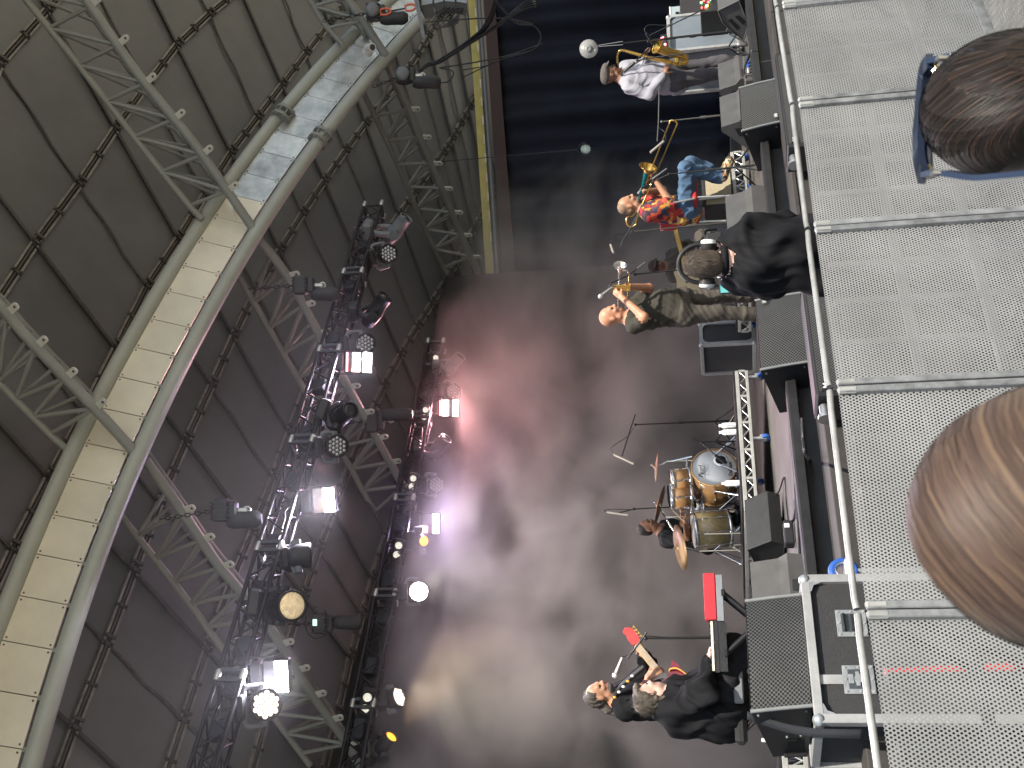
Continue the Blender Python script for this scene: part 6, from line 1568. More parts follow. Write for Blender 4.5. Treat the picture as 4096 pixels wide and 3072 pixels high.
for s_ in (-1, 1):
    pts = [body[i] + (((EYE - body[i]).normalized() + UP * .5 * s_).normalized()) * (rr[i] + .018) for i in range(5, n_ - 18, 3)]
    b = MB(); b.tube(pts, .004, 6); b.build('key_rod', M_brass, t)
b = MB(); p = S(1000, 590, -.06); b.lathe(p, (EYE - p), [(0, .035), (.01, .036), (.014, .026), (.01, 0)], 16); b.build('bow_guard', M_brass, t)
b = MB(); b.tube(smooth_path([hf[0] - hf[2] * .05 - hf[1] * .14, TS(470, 700, 13.62), TS(600, 620, 13.52), S(690, 565, -.03)], 6), .009, 6); b.build('neck_strap', M_rubber, t)

# trombone
Tb = lambda x, y, dd=0: TB(x, y, 13.2 - .2 + dd)
t = thing('trombone', 'brass trombone with teal bell tube, slide stretched to the right', 'trombone', Tb(600, 1000))
a0, a1, e0_, e1_ = Tb(480, 1110, .06), Tb(640, 930, .04), Tb(835, 285, -.35), Tb(928, 300, -.35)
m0 = Tb(455, 1130, .08)
for q, (p0, p1) in enumerate(((Tb(560, 985, .05), e0_), (Tb(655, 930, .05), e1_))):
    b = MB(); b.cyl(p0, p1, .0085, n=10); b.build('slide_tube', M_brassd, t)
b = MB(); b.tube(smooth_path([e0_, Tb(850, 250, -.36), Tb(890, 248, -.37), Tb(925, 270, -.36), e1_], 5), .0105, 8); b.build('slide_bow', M_brass, t)
b = MB(); b.tube([m0, Tb(500, 1075, .07), Tb(560, 985, .05)], .0085, 8); b.lathe(m0, Tb(500, 1075, .07) - m0, [(0, .014), (.02, .013), (.05, .006)], 10); b.build('leadpipe', M_silver, t)
b = MB(); b.cyl(Tb(560, 985, .05), Tb(655, 930, .05), .006, n=8); b.cyl(Tb(590, 920, .04), Tb(685, 850, .03), .006, n=8); b.build('slide_brace', M_brass, t)
bs0, bs1 = Tb(440, 1330, .22), Tb(580, 800, -.12)
bx = (bs1 - bs0).normalized(); BL = (bs1 - bs0).length
b = MB(); b.lathe(bs0, bx, [(0, .010), (BL * .3, .013), (BL * .62, .022), (BL * .84, .034), (BL * .88, .040)], 16); b.build('bell_tube', M_teal, t)
b = MB(); b.lathe(bs0 + bx * BL * .87, bx, [(0, .038), (.03, .052), (.055, .078), (.07, .104), (.075, .108), (.07, .10), (.04, .06), (.0, .035)], 28); b.build('bell', M_brass, t)
b = MB(); b.tube(smooth_path([bs0, Tb(390, 1400, .24), Tb(345, 1400, .24), Tb(320, 1440, .24), Tb(330, 1500, .24), Tb(375, 1530, .24), Tb(430, 1500, .22), Tb(440, 1440, .2), Tb(520, 1240, .12), Tb(655, 930, .05)], 6), .011, 8); b.build('tuning_slide', M_brass, t)

# electric guitar at the back
G = lambda x, y, dd=0: TA(x, y, 15.0 - .38 + dd)
t = thing('electric_guitar', 'yellow necked electric guitar of the seated guitarist', 'guitar', G(880, 420))
na, nb = G(800, -40, -.1), G(910, 400); nx = (nb - na).normalized(); ns = nx.cross((EYE - nb).normalized()).normalized(); nf_ = ns.cross(nx)
if nf_.dot(EYE - nb) < 0: nf_ = -nf_
b = MB(); b.box((na + nb) / 2, ((nb - na).length, .055, .024), (nx, ns, nf_), bev=.006); b.build('neck', mat('maple_yellow', (.65, .42, .12), .35, 0, .1, 5), t)
pr = [(0, -.16), (.10, -.17), (.19, -.12), (.24, 0), (.20, .13), (.12, .17), (0, .15), (-.10, .16), (-.15, .11), (-.10, .045), (-.06, .0), (-.10, -.05), (-.14, -.12), (-.09, -.16)]
cg = nb + nx * .12
b = MB(); b.prism([cg + nx * x_ + ns * y_ - nf_ * .02 for x_, y_ in pr], nf_ * .042); b.build('body', mat('cream_guitar_paint', (.68, .55, .33), .25, 0, .05), t)
b = MB(); b.box(na - nx * .07, (.16, .075, .016), (nx, ns, nf_), bev=.01); b.build('headstock', MATS['maple_yellow'], t)
for k in (-.02, .06): b = MB(); b.box(cg + nx * k + nf_ * .024, (.03, .08, .008), (nx, ns, nf_), bev=.003); b.build('pickup', M_black, t)

# bass guitar
Gb = lambda x, y, dd=0: TK(x, y, 9.4 - .30 + dd)
t = thing('bass_guitar', 'dark red bass guitar with bright red headstock', 'bass guitar', Gb(880, 880))
na, nb = Gb(640, 600, .16), Gb(840, 850); nx = (nb - na).normalized(); vw = (EYE - nb).normalized(); ns = nx.cross(vw).normalized(); nf_ = ns.cross(nx)
if nf_.dot(vw) < 0: nf_ = -nf_
M_bass = mat('dark_red_lacquer', (.16, .012, .016), .12, 0, .1, 4, coat=.6); M_redhead = mat('bright_red_headstock', (.62, .05, .045), .25)
NL = (nb - na).length
b = MB(); b.box((na + nb) / 2, (NL, .058, .024), (nx, ns, nf_), bev=.006); b.build('neck', MATS['maple_yellow'], t)
b = MB(); b.box((na + nb) / 2 + nf_ * .0135, (NL, .054, .005), (nx, ns, nf_)); fb = b.build('fingerboard', mat('pale_maple_board', (.62, .42, .18), .4), t)
for k in range(1, 18):
    p = na + nx * (NL * (1 - .944 ** k) / (1 - .944 ** 18)); b = MB(); b.box(p + nf_ * .017, (.004, .054, .003), (nx, ns, nf_)); b.build('fret', M_chrome, fb)
hp_b = [(0, -.03), (-.04, -.055), (-.10, -.06), (-.15, -.045), (-.175, -.01), (-.16, .03), (-.12, .02), (-.08, .035), (-.02, .03)]
b = MB(); b.prism([na + nx * x_ + ns * y_ - nf_ * .01 for x_, y_ in hp_b], nf_ * .02); hs = b.build('headstock', M_redhead, t)
for k in range(4): p = na - nx * (.035 + .033 * k) - ns * .066; b = MB(); b.cyl(p, p + ns * .03, .006, n=8); b.box(p - ns * .008, (.028, .018, .01), (nx, ns, nf_), bev=.004); b.build('tuning_peg', M_brass, hs)
cg = nb + nx * .14; pr2 = [(-.16, -.15), (-.08, -.165), (.02, -.13), (.12, -.16), (.22, -.15), (.27, -.06), (.26, .07), (.20, .15), (.10, .14), (.02, .12), (-.06, .17), (-.15, .18), (-.19, .14), (-.13, .09), (-.08, .05), (-.08, -.05), (-.12, -.09)]
b = MB(); b.prism([cg + nx * x_ + ns * y_ - nf_ * .022 for x_, y_ in pr2], nf_ * .045); b.build('body', M_bass, t)
b = MB(); b.box(cg + nx * .12 + ns * .03 + nf_ * .026, (.16, .11, .006), (nx, ns, nf_), bev=.003); b.build('pickguard', mat('blue_pearl_pickguard', (.30, .50, .58), .2), t)
b = MB(); b.box(cg + nx * .02 + nf_ * .028, (.035, .09, .012), (nx, ns, nf_), bev=.004); b.build('pickup', M_black, t)
b = MB(); b.box(cg + nx * .19 + nf_ * .028, (.05, .08, .012), (nx, ns, nf_), bev=.003); b.build('bridge', M_chrome, t)
for k in range(4): rod('string', na + ns * (-.02 + .0133 * k) + nf_ * .02, cg + nx * .19 + ns * (-.025 + .0166 * k) + nf_ * .03, .0013, M_chrome, t, 5)
b = MB(); b.tube(smooth_path([Gb(700, 790, .1), TK(590, 880, 9.22), TK(500, 960, 9.25), TK(440, 1060, 9.3)], 6), [.02] * 19, 6); st_ = b.build('strap', M_rubber, t)
for k in range(5): p = TK(600 - 38 * k, 868 + 46 * k, 9.18); b = MB(); b.ball(p, (.012, .008, .016), 8); b.build('strap_ornament', random.choice([M_white, mat('orange_ornament', (.8, .4, .05), .5)]), st_)
b = MB(); b.tube(smooth_path([Gb(940, 870), TK(920, 815, 9.05), TK(990, 805, 9.0), TK(1100, 880, 8.95), TK(1250, 1000, 8.9)], 6), .006, 6); b.build('lead', mat('orange_lead', (.75, .35, .05), .5), t)

# ------------------------------------------------------------------ keyboard
KB = lambda x, y, dd=0: TK(x, y, 8.25 + dd)
t = thing('keyboard', 'red stage keyboard with grey underside before the seated player', 'keyboard', KB(1290, 600))
kl, kr = KB(1340, 850, -.22), KB(1212, 10, -.02); kx = (kr - kl).normalized(); kx = Vector((kx.x, kx.y, 0)).normalized(); kd = Vector((-kx.y, kx.x, 0)); KL = (kr - kl).length
kc = (kl + kr) / 2; zk = kc.z - .03; kc = seat(kc, zk)
kc0 = kc - kd * .02
M_kred = mat('bright_red_keyboard', (.66, .035, .05), .3, 0, .05, 5)
b = MB(); b.box(kc0 - kx * .165 + kd * .14 + UP * -.005, (KL - .34, .12, .05), (kx, kd, UP), bev=.008); b.build('control_body', M_black, t)
b = MB(); b.box(kc0 + kx * (KL / 2 - .165) + UP * .025, (.33, .34, .085), (kx, kd, UP), bev=.006); b.build('end_block', M_kred, t)
b = MB(); b.box(kc0 + kx * (KL / 2 - .175) + UP * -.045, (.33, .33, .05), (kx, kd, UP), bev=.004); b.box(kc0 - kx * .165 - UP * .05, (KL - .36, .30, .055), (kx, kd, UP), mi=1); b.build('underside', [mat('grey_keyboard_underside', (.22, .23, .25), .5), M_black], t)
b = MB(); b.box(kc0 - kx * .16 + UP * -.005, (KL - .34, .30, .03), (kx, kd, UP)); b.build('key_bed', M_black, t)
M_ivory = mat('white_key', (.72, .70, .60), .35)
nk_ = 36; wk = (KL - .36) / nk_
kw = MB().box((0, 0, 0), (wk * .94, .145, .018), None, bev=.002).mesh('key', M_ivory); kbk = MB().box((0, 0, 0), (wk * .5, .09, .012), None, bev=.002).mesh('key', M_black)
for k in range(nk_):
    p = kc0 - kx * (KL / 2 - .02 - wk * (k + .5)) - kd * .085 + UP * .022; inst('key', kw, t, p, (kx, kd, UP))
    if k % 7 not in (2, 6): inst('black_key', kbk, t, p + kx * wk * .5 + kd * .03 + UP * .014, (kx, kd, UP))
for s_ in (-1, 1):
    p = kc0 + kx * (KL * .30 * s_) - UP * .07
    b = MB(); b.box(p, (.05, .42, .03), (kx, kd, UP), bev=.008)
    b.build('stand_arm', M_stand, t)
    rod('stand_leg', p - kd * .12, seat(p - kx * (.5 * s_) - kd * .12, ZS + .03), .02, M_stand, t); rod('stand_leg', p + kd * .12, seat(p - kx * (.5 * s_) + kd * .12, ZS + .03), .02, M_stand, t)
bn = thing('keyboard_bench', 'padded black bench under the keyboard player', 'bench', seat(TK(1520, 1080, 8.25), ZS))
bc = TK(1520, 1080, 8.25); b = MB(); b.box(bc, (.62, .36, .09), (kx, kd, UP), bev=.03); b.build('cushion', C_shoe, bn)
b = MB(); b.box(TK(1510, 920, 8.05), (.30, .03, .07), (kx, kd, UP), bev=.01); b.build('side_plate', M_fixg, bn)
for s_ in (-1, 1):
    for q in (-1, 1): rod('leg', bc + kx * .24 * s_ + kd * .13 * q, seat(bc - kx * .24 * s_ + kd * .13 * q, ZS + .01), .014, M_stand, bn)

# ================================================================== drum kit
dk = thing('drum_kit', 'sunburst wooden drum kit with white bass drum head', 'drum kit', seat(TD(1250, 600, 13.2), ZR))
M_burst = mat('sunburst_maple', (.38, .20, .075), .3, 0, .35, 5, coat=.5); M_burstl = mat('gold_sparkle_maple', (.36, .27, .12), .35, 0, .3, 40, coat=.5); M_head = mat('white_drum_head', (.74, .74, .72), .5, 0, .04, 3)
M_hoopw = mat('maple_hoop', (.50, .29, .11), .3)
def drum(c, ax, r, h, shell, lugs=8, hoop=None, front=True):
    """c centre of the playing head, ax pointing away from that head into the drum"""
    ax = Vector(ax).normalized(); x_, y_, z_ = frame(ax)
    b = MB(); b.lathe(c, ax, [(0, r * .97), (.0, r), (h, r), (h, r * .97)], 36); so_ = b.build('shell', shell, dk)
    b = MB(); b.lathe(c - ax * .004, ax, [(0, 0), (0, r * .985), (.006, r * 1.0)], 36); b.build('drum_head', M_head, so_)
    for o in (0, h):
        b = MB(); b.lathe(c + ax * (o - .018), ax, [(0, r * 1.0), (0, r * 1.045), (.036, r * 1.045), (.036, r * 1.0)], 36); b.build('hoop', hoop or M_chrome, so_)
    for k in range(lugs):
        a = 2 * math.pi * k / lugs; o = x_ * math.cos(a) + y_ * math.sin(a)
        b = MB(); b.box(c + o * (r * 1.03) + ax * (h * .28), (.022, .03, .06), (o.cross(ax), o, ax), bev=.006); b.cyl(c + o * (r * 1.05) - ax * .02, c + o * (r * 1.05) + ax * (h * .3), .005, n=6)
        b.box(c + o * (r * 1.03) + ax * (h * .72), (.022, .03, .06), (o.cross(ax), o, ax), bev=.006); b.cyl(c + o * (r * 1.05) + ax * (h * .7), c + o * (r * 1.05) + ax * (h + .02), .005, n=6); b.cyl(c + o * (r * 1.04) + ax * (h * .3), c + o * (r * 1.04) + ax * (h * .7), .004, n=5); b.build('lug', M_chrome, so_)
    return so_
bdc = TD(1197, 405, 13.0); bdz = ZR + .275
bdc = Vector((bdc.x, bdc.y, bdc.z))
drum(bdc, N, .255, .42, M_burst, 10, M_hoopw)
rg_, ug_ = E, UP
p = bdc - N * .012
text_mesh('Pearl', 'lettering', M_black, dk, p + UP * .145 - E * .06, E, UP, .085, shear=.35)
b = MB(); b.box(p + UP * .105 - E * .06, (.17, .002, .005), (E, N, UP)); b.build('lettering_underline', M_black, dk)
text_mesh('Dobson', 'lettering', M_black, dk, p - UP * .19 - E * .03, E, UP, .062, bold=True)
hp2 = p - UP * .085 + E * .10; b = MB(); b.lathe(hp2, -N, [(0, .085), (.003, .085), (.003, .062)], 24); b.build('port_ring', M_white, dk)
b = MB(); b.lathe(hp2 - N * .002, -N, [(0, .062), (.0, 0)], 24); b.build('port_hole', M_hole, dk)
for s_ in (-1, 1):
    q = bdc + N * .1 + E * .26 * s_; rod('spur', q, seat(q + E * .14 * s_ - N * .1, ZR + .005), .010, M_chrome, dk)
drum(TD(805, 525, 13.15), (TD(945, 505, 13.15) - TD(805, 525, 13.15)), .135, .20, M_burst, 6)
drum(TD(790, 680, 13.15), (TD(955, 665, 13.15) - TD(790, 680, 13.15)), .15, .23, M_burst, 6)
ft = TD(1010, 1005, 12.95); drum(ft, (TD(1300, 980, 12.95) - ft), .21, .40, M_burstl, 8)
for k in range(3):
    a = k * 2.09 + .5; q = ft + Vector((math.cos(a), math.sin(a), 0)) * .225; rod('floor_tom_leg', q - UP * .12, seat(q, ZR + .005), .009, M_chrome, dk)
sn = TD(985, 800, 13.35); drum(sn, Vector((.05, .05, -1)), .17, .14, M_chrome, 8)
def boom(points, r=.010, m=None, parent=None, name='stand_tube'):
    for p_, q_ in zip(points, points[1:]): rod(name, p_, q_, r, m or M_chrome, parent)
def tripod(p, z0, parent, m, r=.26, h=.32, rot=0.0):
    for k in range(3):
        a = rot + k * 2.094; rod('stand_leg', seat(p, z0 + h), seat(p + Vector((math.cos(a) * r, math.sin(a) * r, 0)), z0 + .012), .009, m, parent)
def cymbal(label, c, n_, r, post, dd=0):
    n_ = Vector(n_).normalized(); t = thing('cymbal', label, 'cymbal', seat(post[-1], ZR), 'cymbals of the drum kit')
    b = MB(); b.lathe(c, n_, [(-.028, r), (-.012, r * .62), (.0, r * .2), (.012, r * .17), (.026, r * .08), (.028, .006)], 36); o = b.build('disc', mat('bronze_cymbal', (.20, .13, .07), .5, .85, .2, 9), t); o.modifiers.new('thick', 'SOLIDIFY').thickness = .002
    b = MB(); b.cyl(c - n_ * .03, c + n_ * .06, .006, n=8); b.cyl(c + n_ * .03, c + n_ * .05, .014, n=8); b.build('wing_nut', M_chrome, t)
    boom([c - n_ * .02] + post, parent=t); tripod(post[-1], ZR, t, M_chrome)
    return t
pc = TD(640, 385, 13.2); q = TD(760, 345, 13.2); cymbal('thin crash cymbal right of the rack toms', pc, UP + Vector((.15, -.05, 0)), .21, [TD(700, 372, 13.2), q, seat(q, ZR + .02)])
pc = TD(665, 745, 13.3); q = TD(740, 875, 13.2); cymbal('crash cymbal edge on before the drummer chin', pc, UP + Vector((.28, .1, 0)), .23, [TD(715, 840, 13.25), q, seat(q, ZR + .02)])
pc = TD(855, 1165, 12.8); q = TD(1060, 1195, 12.85); cymbal('large ride cymbal at the left of the kit', pc, UP + Vector((-.10, -.32, 0)), .265, [TD(930, 1165, 12.8), q, seat(q, ZR + .02)])
boom([TD(990, 300, 13.1), TD(800, 345, 13.15)], .012, parent=dk); boom([TD(940, 320, 13.1), TD(945, 480, 13.12), TD(950, 640, 13.15)], .012, parent=dk)
boom([TD(740, 880, 13.2), TD(885, 1105, 12.95)], .010, parent=dk)
for k in range(3):
    x, y = (1250 - 8 * k, 830 + 0 * k); 
pd = thing('kick_pedal', 'chrome drum pedals beside the floor tom', 'pedal', seat(TD(1360, 850, 13.1), ZR)); pp = seat(TD(1380, 850, 13.1), ZR)
b = MB(); b.box(pp + UP * .03 + N * .1, (.09, .28, .012), (E, (N * .97 + UP * .2).normalized(), UP)); b.build('foot_plate', M_chrome, pd)
for s_ in (-1, 1): rod('upright', pp + E * .06 * s_, pp + E * .06 * s_ + UP * .22, .008, M_chrome, pd)
rod('axle', pp - E * .06 + UP * .22, pp + E * .06 + UP * .22, .007, M_chrome, pd); rod('beater', pp + UP * .22, pp + UP * .36 - N * .06, .005, M_chrome, pd); b = MB(); b.ball(pp + UP * .37 - N * .06, .025, 10); b.build('beater_head', M_white, pd)
fs_ = thing('snare_stand', 'chrome stand tubes between the toms and the floor tom', 'stand', seat(TD(1100, 820, 13.2), ZR)); boom([sn + Vector((0, 0, -.14)), seat(sn, ZR + .02)], parent=fs_); tripod(sn, ZR, fs_, M_chrome, .24, .2, 1.0)

# water bottles on the riser front
M_bot = mat('white_bottle_plastic', (.80, .82, .82), .3, 0, .05, 20); M_botl = mat('grey_bottle_print', (.25, .27, .28), .5)
for (y, lb) in ((1700 + 65 / 2.37 - 27, 'white water bottle nearest the right on the drum riser'), (1700 + 65 / 2.37, 'white water bottle second from the right on the drum riser'), (1700 + 550 / 2.37, 'white water bottle in front of the bass drum')):
    bx_ = 2945 + (y - 1700) * .03
    p = onn(bx_, y, 3.31 if y < 1800 else 3.29); p = seat(p, ZR + .002); t = thing('water_bottle', lb, 'bottle', p, 'water bottles on the drum riser')
    b = MB(); b.lathe(p, UP, [(0, 0), (0, .031), (.005, .033), (.13, .033), (.155, .026), (.165, .014), (.172, .014)], 18); b.build('bottle', M_bot, t)
    b = MB(); b.lathe(p + UP * .170, UP, [(0, .016), (.02, .016), (.022, .012), (.022, 0)], 14); b.build('cap', M_white, t)
    b = MB(); b.lathe(p + UP * .03, UP, [(0, .0335), (.09, .0335)], 18); b.build('label_band', M_white, t)
    vw = Vector((EYE.x - p.x, EYE.y - p.y, 0)).normalized(); rt_ = UP.cross(vw)
    text_mesh('Nu\u00b7Waters', 'label_print', M_botl, t, p + vw * .0345 + UP * .075, UP, -rt_, .02)

# ================================================================== microphones and stands
def mic_stand(label, floor_p, z0, top, boom_pts, mic, d_mic, long_mic=.15, m=None, rm=.012, cable=None, kind='pencil', base='tripod'):
    t = thing('microphone_stand', label, 'microphone stand', seat(floor_p, z0)); m = m or M_stand
    j = top.lerp(seat(floor_p, z0), .45)
    rod('lower_tube', seat(floor_p, z0 + .02), j, .012, m, t); rod('upper_tube', j, top, .008, m, t)
    b = MB(); b.cyl(j + (top - j).normalized() * -.04, j + (top - j).normalized() * .03, .017, n=10); b.build('clutch', m, t)
    if base == 'tripod': tripod(floor_p, z0, t, m, .30, .24, random.uniform(0, 2))
    else: b = MB(); b.lathe(seat(floor_p, z0), UP, [(0, 0), (0, .13), (.018, .125), (.022, .02), (.06, .016)], 24); b.build('round_base', m, t)
    for p_, q_ in zip(boom_pts, boom_pts[1:]): rod('boom', p_, q_, .0075, m, t)
    if len(boom_pts) > 1: b = MB(); b.ball(top, .018, 10); b.build('swivel', m, t)
    mt = thing('microphone', label.replace('microphone stand', 'microphone').replace('stand', 'microphone') if False else 'microphone on the ' + label, 'microphone', mic)
    d_ = Vector(d_mic).normalized()
    b = MB()
    if kind == 'ball':
        b.cyl(mic, mic + d_ * .13, .012, .018, n=12); b.build('body', M_micgrey, mt); b = MB(); b.ball(mic + d_ * .155, .027, 14); b.build('grille_ball', mat('silver_mesh', (.62, .62, .62), .4, .7, .2, 120), mt)
    elif kind == 'dark':
        b.cyl(mic, mic + d_ * long_mic * .6, .016, .020, n=12); b.cyl(mic + d_ * long_mic * .6, mic + d_ * long_mic, .022, n=12); b.build('body', M_fix, mt)
    else:
        b.cyl(mic, mic + d_ * long_mic, rm, n=12); b.build('body', M_pale, mt)
        b = MB(); b.cyl(mic - d_ * .015, mic, rm * .8, n=10); b.build('connector', M_chrome, mt)
    if cable:
        b = MB(); b.tube(smooth_path(cable, 6), .0045, 5); b.build('cable', M_cablesheath, t)
    return t
# overhead of the drums, right side
f_ = TD(1420, -480 + 30, 13.6); top = at(2048 + 795 / 1.62, 1024 + 1093 / 1.62, 13.4)
TM = tile(2048, 1024, 1.62)
mic_stand('tall boom stand over the right of the drums', TM(1400, 1068, 13.5), ZR, TM(800, 1093, 13.4), [TM(800, 1025, 13.4), TM(770, 1115, 13.4), TM(712, 1298, 13.3)], TM(660, 1285, 13.3), TM(772, 1337, 13.25) - TM(660, 1285, 13.3), .26, rm=.016,
          cable=[TM(660, 1285, 13.3), TM(640, 1255, 13.3), TM(665, 1225, 13.3), TM(750, 1168, 13.38), TM(790, 1110, 13.4)])
mic_stand('boom stand over the left of the drums', TD(1440, 745, 13.25), ZR, TD(440, 797, 13.2), [TD(440, 797, 13.2), TD(290, 835, 13.2)], TD(190, 828, 13.2), TD(365, 850, 13.15) - TD(190, 828, 13.2), .24, rm=.013, m=M_stand,
          cable=[TD(190, 828, 13.2), TD(160, 810, 13.2), TD(230, 798, 13.2), TD(360, 800, 13.2), TD(440, 800, 13.2)])
mic_stand('short boom stand at the bass drum', TD(1390, 155, 12.75), ZR, TD(1080, 165, 12.75), [TD(990, 125, 12.75), TD(1080, 170, 12.75), TD(1210, 285, 12.7)], TD(1210, 285, 12.7), TD(1300, 350, 12.75) - TD(1210, 285, 12.7), .17, kind='dark')
# saxophone microphones
mic_stand('dark boom stand of the saxophone bell', TS(1510, 310, 13.3), ZS, TS(720, 408, 13.3), [TS(1260, 95, 13.2), TS(1100, 170, 13.2), TS(730, 350, 13.3)], TS(700, 330, 13.3), TS(765, 425, 13.38) - TS(700, 330, 13.3), .15, kind='dark',
          cable=[TS(700, 330, 13.3), TS(683, 285, 13.3), TS(735, 245, 13.3), TS(920, 245, 13.28), TS(1090, 180, 13.2)])
mic_stand('thin stand running across the saxophone', TS(1600, 455, 12.7), ZS, TS(700, 575, 13.2), [TS(700, 575, 13.2), TS(600, 600, 13.2), TS(730, 470, 13.2)], TS(480, 705, 13.3), TS(600, 600, 13.2) - TS(480, 705, 13.3), .17, kind='dark')
# round clear reflector on a stand
t = thing('acoustic_reflector', 'round clear disc on a thin stand above the saxophonist', 'reflector', seat(TS(1400, 330, 13.5), ZS)); pc = TS(135, 480, 13.5); n_ = (EYE - pc).normalized(); n_ = (n_ + E * .25).normalized()
M_clear = mat('clear_acrylic_disc', (.42, .42, .41), .25, 0, .1, 8); bsdf(M_clear).inputs['Alpha'].default_value = .55
b = MB(); b.lathe(pc, n_, [(.0, 0), (.0, .108), (.006, .108), (.006, 0)], 32); b.build('disc', M_clear, t)
b = MB(); b.tube([pc + (frame(n_)[0] * math.cos(a) + frame(n_)[1] * math.sin(a)) * .108 for a in np.linspace(0, 6.2832, 40)], .0045, 6); b.build('rim', M_trim, t)
b = MB(); b.lathe(pc + n_ * .006, n_, [(0, .045), (.004, .045), (.004, .02)], 20); b.build('hub', M_trim, t)
for y in (438, 470): rod('arm', TS(205, 455 + (y - 455) * .3, 13.5), TS(470, y - 30, 13.48), .005, M_trim, t)
rod('post', TS(470, 425, 13.48), seat(TS(1480, 305, 13.45), ZS + .05), .008, M_stand, t)
# trombone microphone
mic_stand('boom stand in front of the trombone slide', TB(1560, 170, 12.6), ZS, TB(745, 262, 12.7), [TB(715, -160, 12.9), TB(705, 280, 12.7), TB(690, 500, 12.6)], TB(760, 505, 12.6), TB(600, 640, 12.6) - TB(760, 505, 12.6), .19, rm=.014, m=mat('grey_stand_steel', (.12, .12, .11), .4, .5),
          cable=[TB(760, 505, 12.6), TB(795, 460, 12.6), TB(780, 390, 12.65), TB(715, 335, 12.7)])
mic_stand('straight stand before the trombonist knees', TB(1830, 790, 12.3), ZS, TB(830, 895, 12.5), [TB(830, 895, 12.5), TB(700, 955, 12.55), TB(500, 1060, 12.6)], TB(810, 830, 12.5), TB(600, 985, 12.6) - TB(810, 830, 12.5), .2, kind='dark')
mic_stand('boom stand left of the trombonist reaching to the trumpet bell', TB(1510, 1470, 12.7), ZS, TB(380, 1590, 12.5), [TB(480, 1330, 12.6), TB(360, 1560, 12.5), TB(270, 1700, 12.3), TB(250, 1760, 12.2)], TA(215, 185, 12.1), TA(262, 322, 11.75) - TA(215, 185, 12.1), .22, rm=.012, m=MATS['grey_stand_steel'],
          cable=[TA(220, 190, 12.1), TA(225, 130, 12.1), TA(270, 92, 12.3), TA(350, 90, 12.5)])
mic_stand('straight stand before the trumpeter hands', TA(1620, 340, 11.7), ZS, TA(440, 460, 11.7), [TA(540, 345, 11.6), TA(380, 470, 11.7), TA(215, 545, 11.6), TA(200, 590, 11.6)], TA(230, 580, 11.6), TA(188, 612, 11.6) - TA(230, 580, 11.6), .1, kind='ball')
mic_stand('vocal stand beside the bass headstock', TK(1560, 540, 8.95), ZS, TK(715, 545, 8.95), [TK(725, 490, 8.95), TK(690, 545, 8.95), TK(560, 715, 8.95)], TK(515, 710, 8.95), TK(478, 805, 8.95) - TK(515, 710, 8.95), .15, kind='ball',
          cable=[TK(515, 705, 8.95), TK(560, 690, 8.95), TK(640, 610, 8.95), TK(700, 530, 8.95), TK(900, 535, 8.95), TK(1300, 530, 8.95)])

# ================================================================== cables on the stage
def floor_cable(label, pts, r=.009, m=None):
    t = thing('stage_cable', label, 'cable', pts[0]); b = MB(); b.tube(smooth_path(pts, 6), r, 6); b.build('cable', m or M_cablesheath, t); return t
zf = ZS + .012
floor_cable('black cables run along the stage lip before the drum riser', [onz(*tX(535, -150), zf), onz(*tX(560, 150), zf), onz(*tX(590, 400), zf), onz(*tX(605, 780), zf), onz(*tX(625, 1200), zf), onz(*tX(640, 1330), zf)], .013)
floor_cable('second black cable lying on the stage lip', [onz(*tX(522, -150), zf), onz(*tX(548, 150), zf), onz(*tX(575, 420), zf), onz(*tX(592, 780), zf)], .010)
floor_cable('black cable looping from the small riser to the stage lip', [onz(*tX(575, 620), zf), onz(*tX(580, 720), zf), onz(*tX(560, 790), zf), onz(*tX(520, 805), zf), onz(*tX(500, 790), zf)], .009)
floor_cable('black cable from the floor up to the side on wedge', [onz(*tX(525, 800), zf), onz(*tX(505, 620), zf), onz(*tX(490, 435), zf), at(*tX(440, 560), 10.5), at(*tX(330, 670), 10.6), at(*tX(210, 880), 10.6)], .008)
floor_cable('black cable draped over the kerb beside the middle loudspeaker', [onz(*tX(640, -60), ZS + .07), onz(*tX(650, 120), ZS + .07), onz(*tX(670, 240), ZS + .07), onz(*tX(712, 295), .98), onz(*tX(715, 310), .98)], .012)
for k, (lb, pp_) in enumerate((('tangled black cables hanging at the stage edge by the right wedges', [(330, 60), (345, 150), (365, 260), (330, 340), (300, 430), (320, 500)]), ('black cable with an orange sleeve hanging over the right stage edge', [(415, -40), (430, 60), (450, 180), (458, 300), (480, 420), (512, 480)]), ('black cable knot beside the small grey stage box', [(375, 200), (340, 300), (310, 380), (300, 470), (350, 480), (395, 470), (400, 390)]))):
    t = floor_cable(lb, [onn(*tV(x, y), .15 - .06 * k) for x, y in pp_], .009)
    if k == 1: b = MB(); b.cyl(onn(*tV(443, 145), .035), onn(*tV(452, 210), .035), .016, n=10); b.build('sleeve', mat('orange_sleeve', (.75, .25, .03), .5), t)
t = thing('stage_box', 'small grey stage box with plugs between the right wedges', 'stage box', onn(*tV(390, 340), .3))
a, c_ = onn(*tV(285, 335), .3), onn(*tV(395, 560), .3); b = MB(); b.box((a + c_) / 2, (abs((a - c_).dot(E)), .12, abs(a.z - c_.z)), (E, N, UP), bev=.012); b.build('housing', M_cabg, t)
for k in range(4): p = (a + c_) / 2 - N * .065 + E * (-.1 + .06 * k); b = MB(); b.cyl(p, p - N * .05, .016, n=10); b.build('plug', random.choice([M_blue, M_white, M_bright]), t)
t = thing('power_strip', 'black power box with a white plug on the stage floor', 'power strip', onz(*tX(560, 905), ZS + .01)); p = onz(*tX(570, 905), ZS + .01)
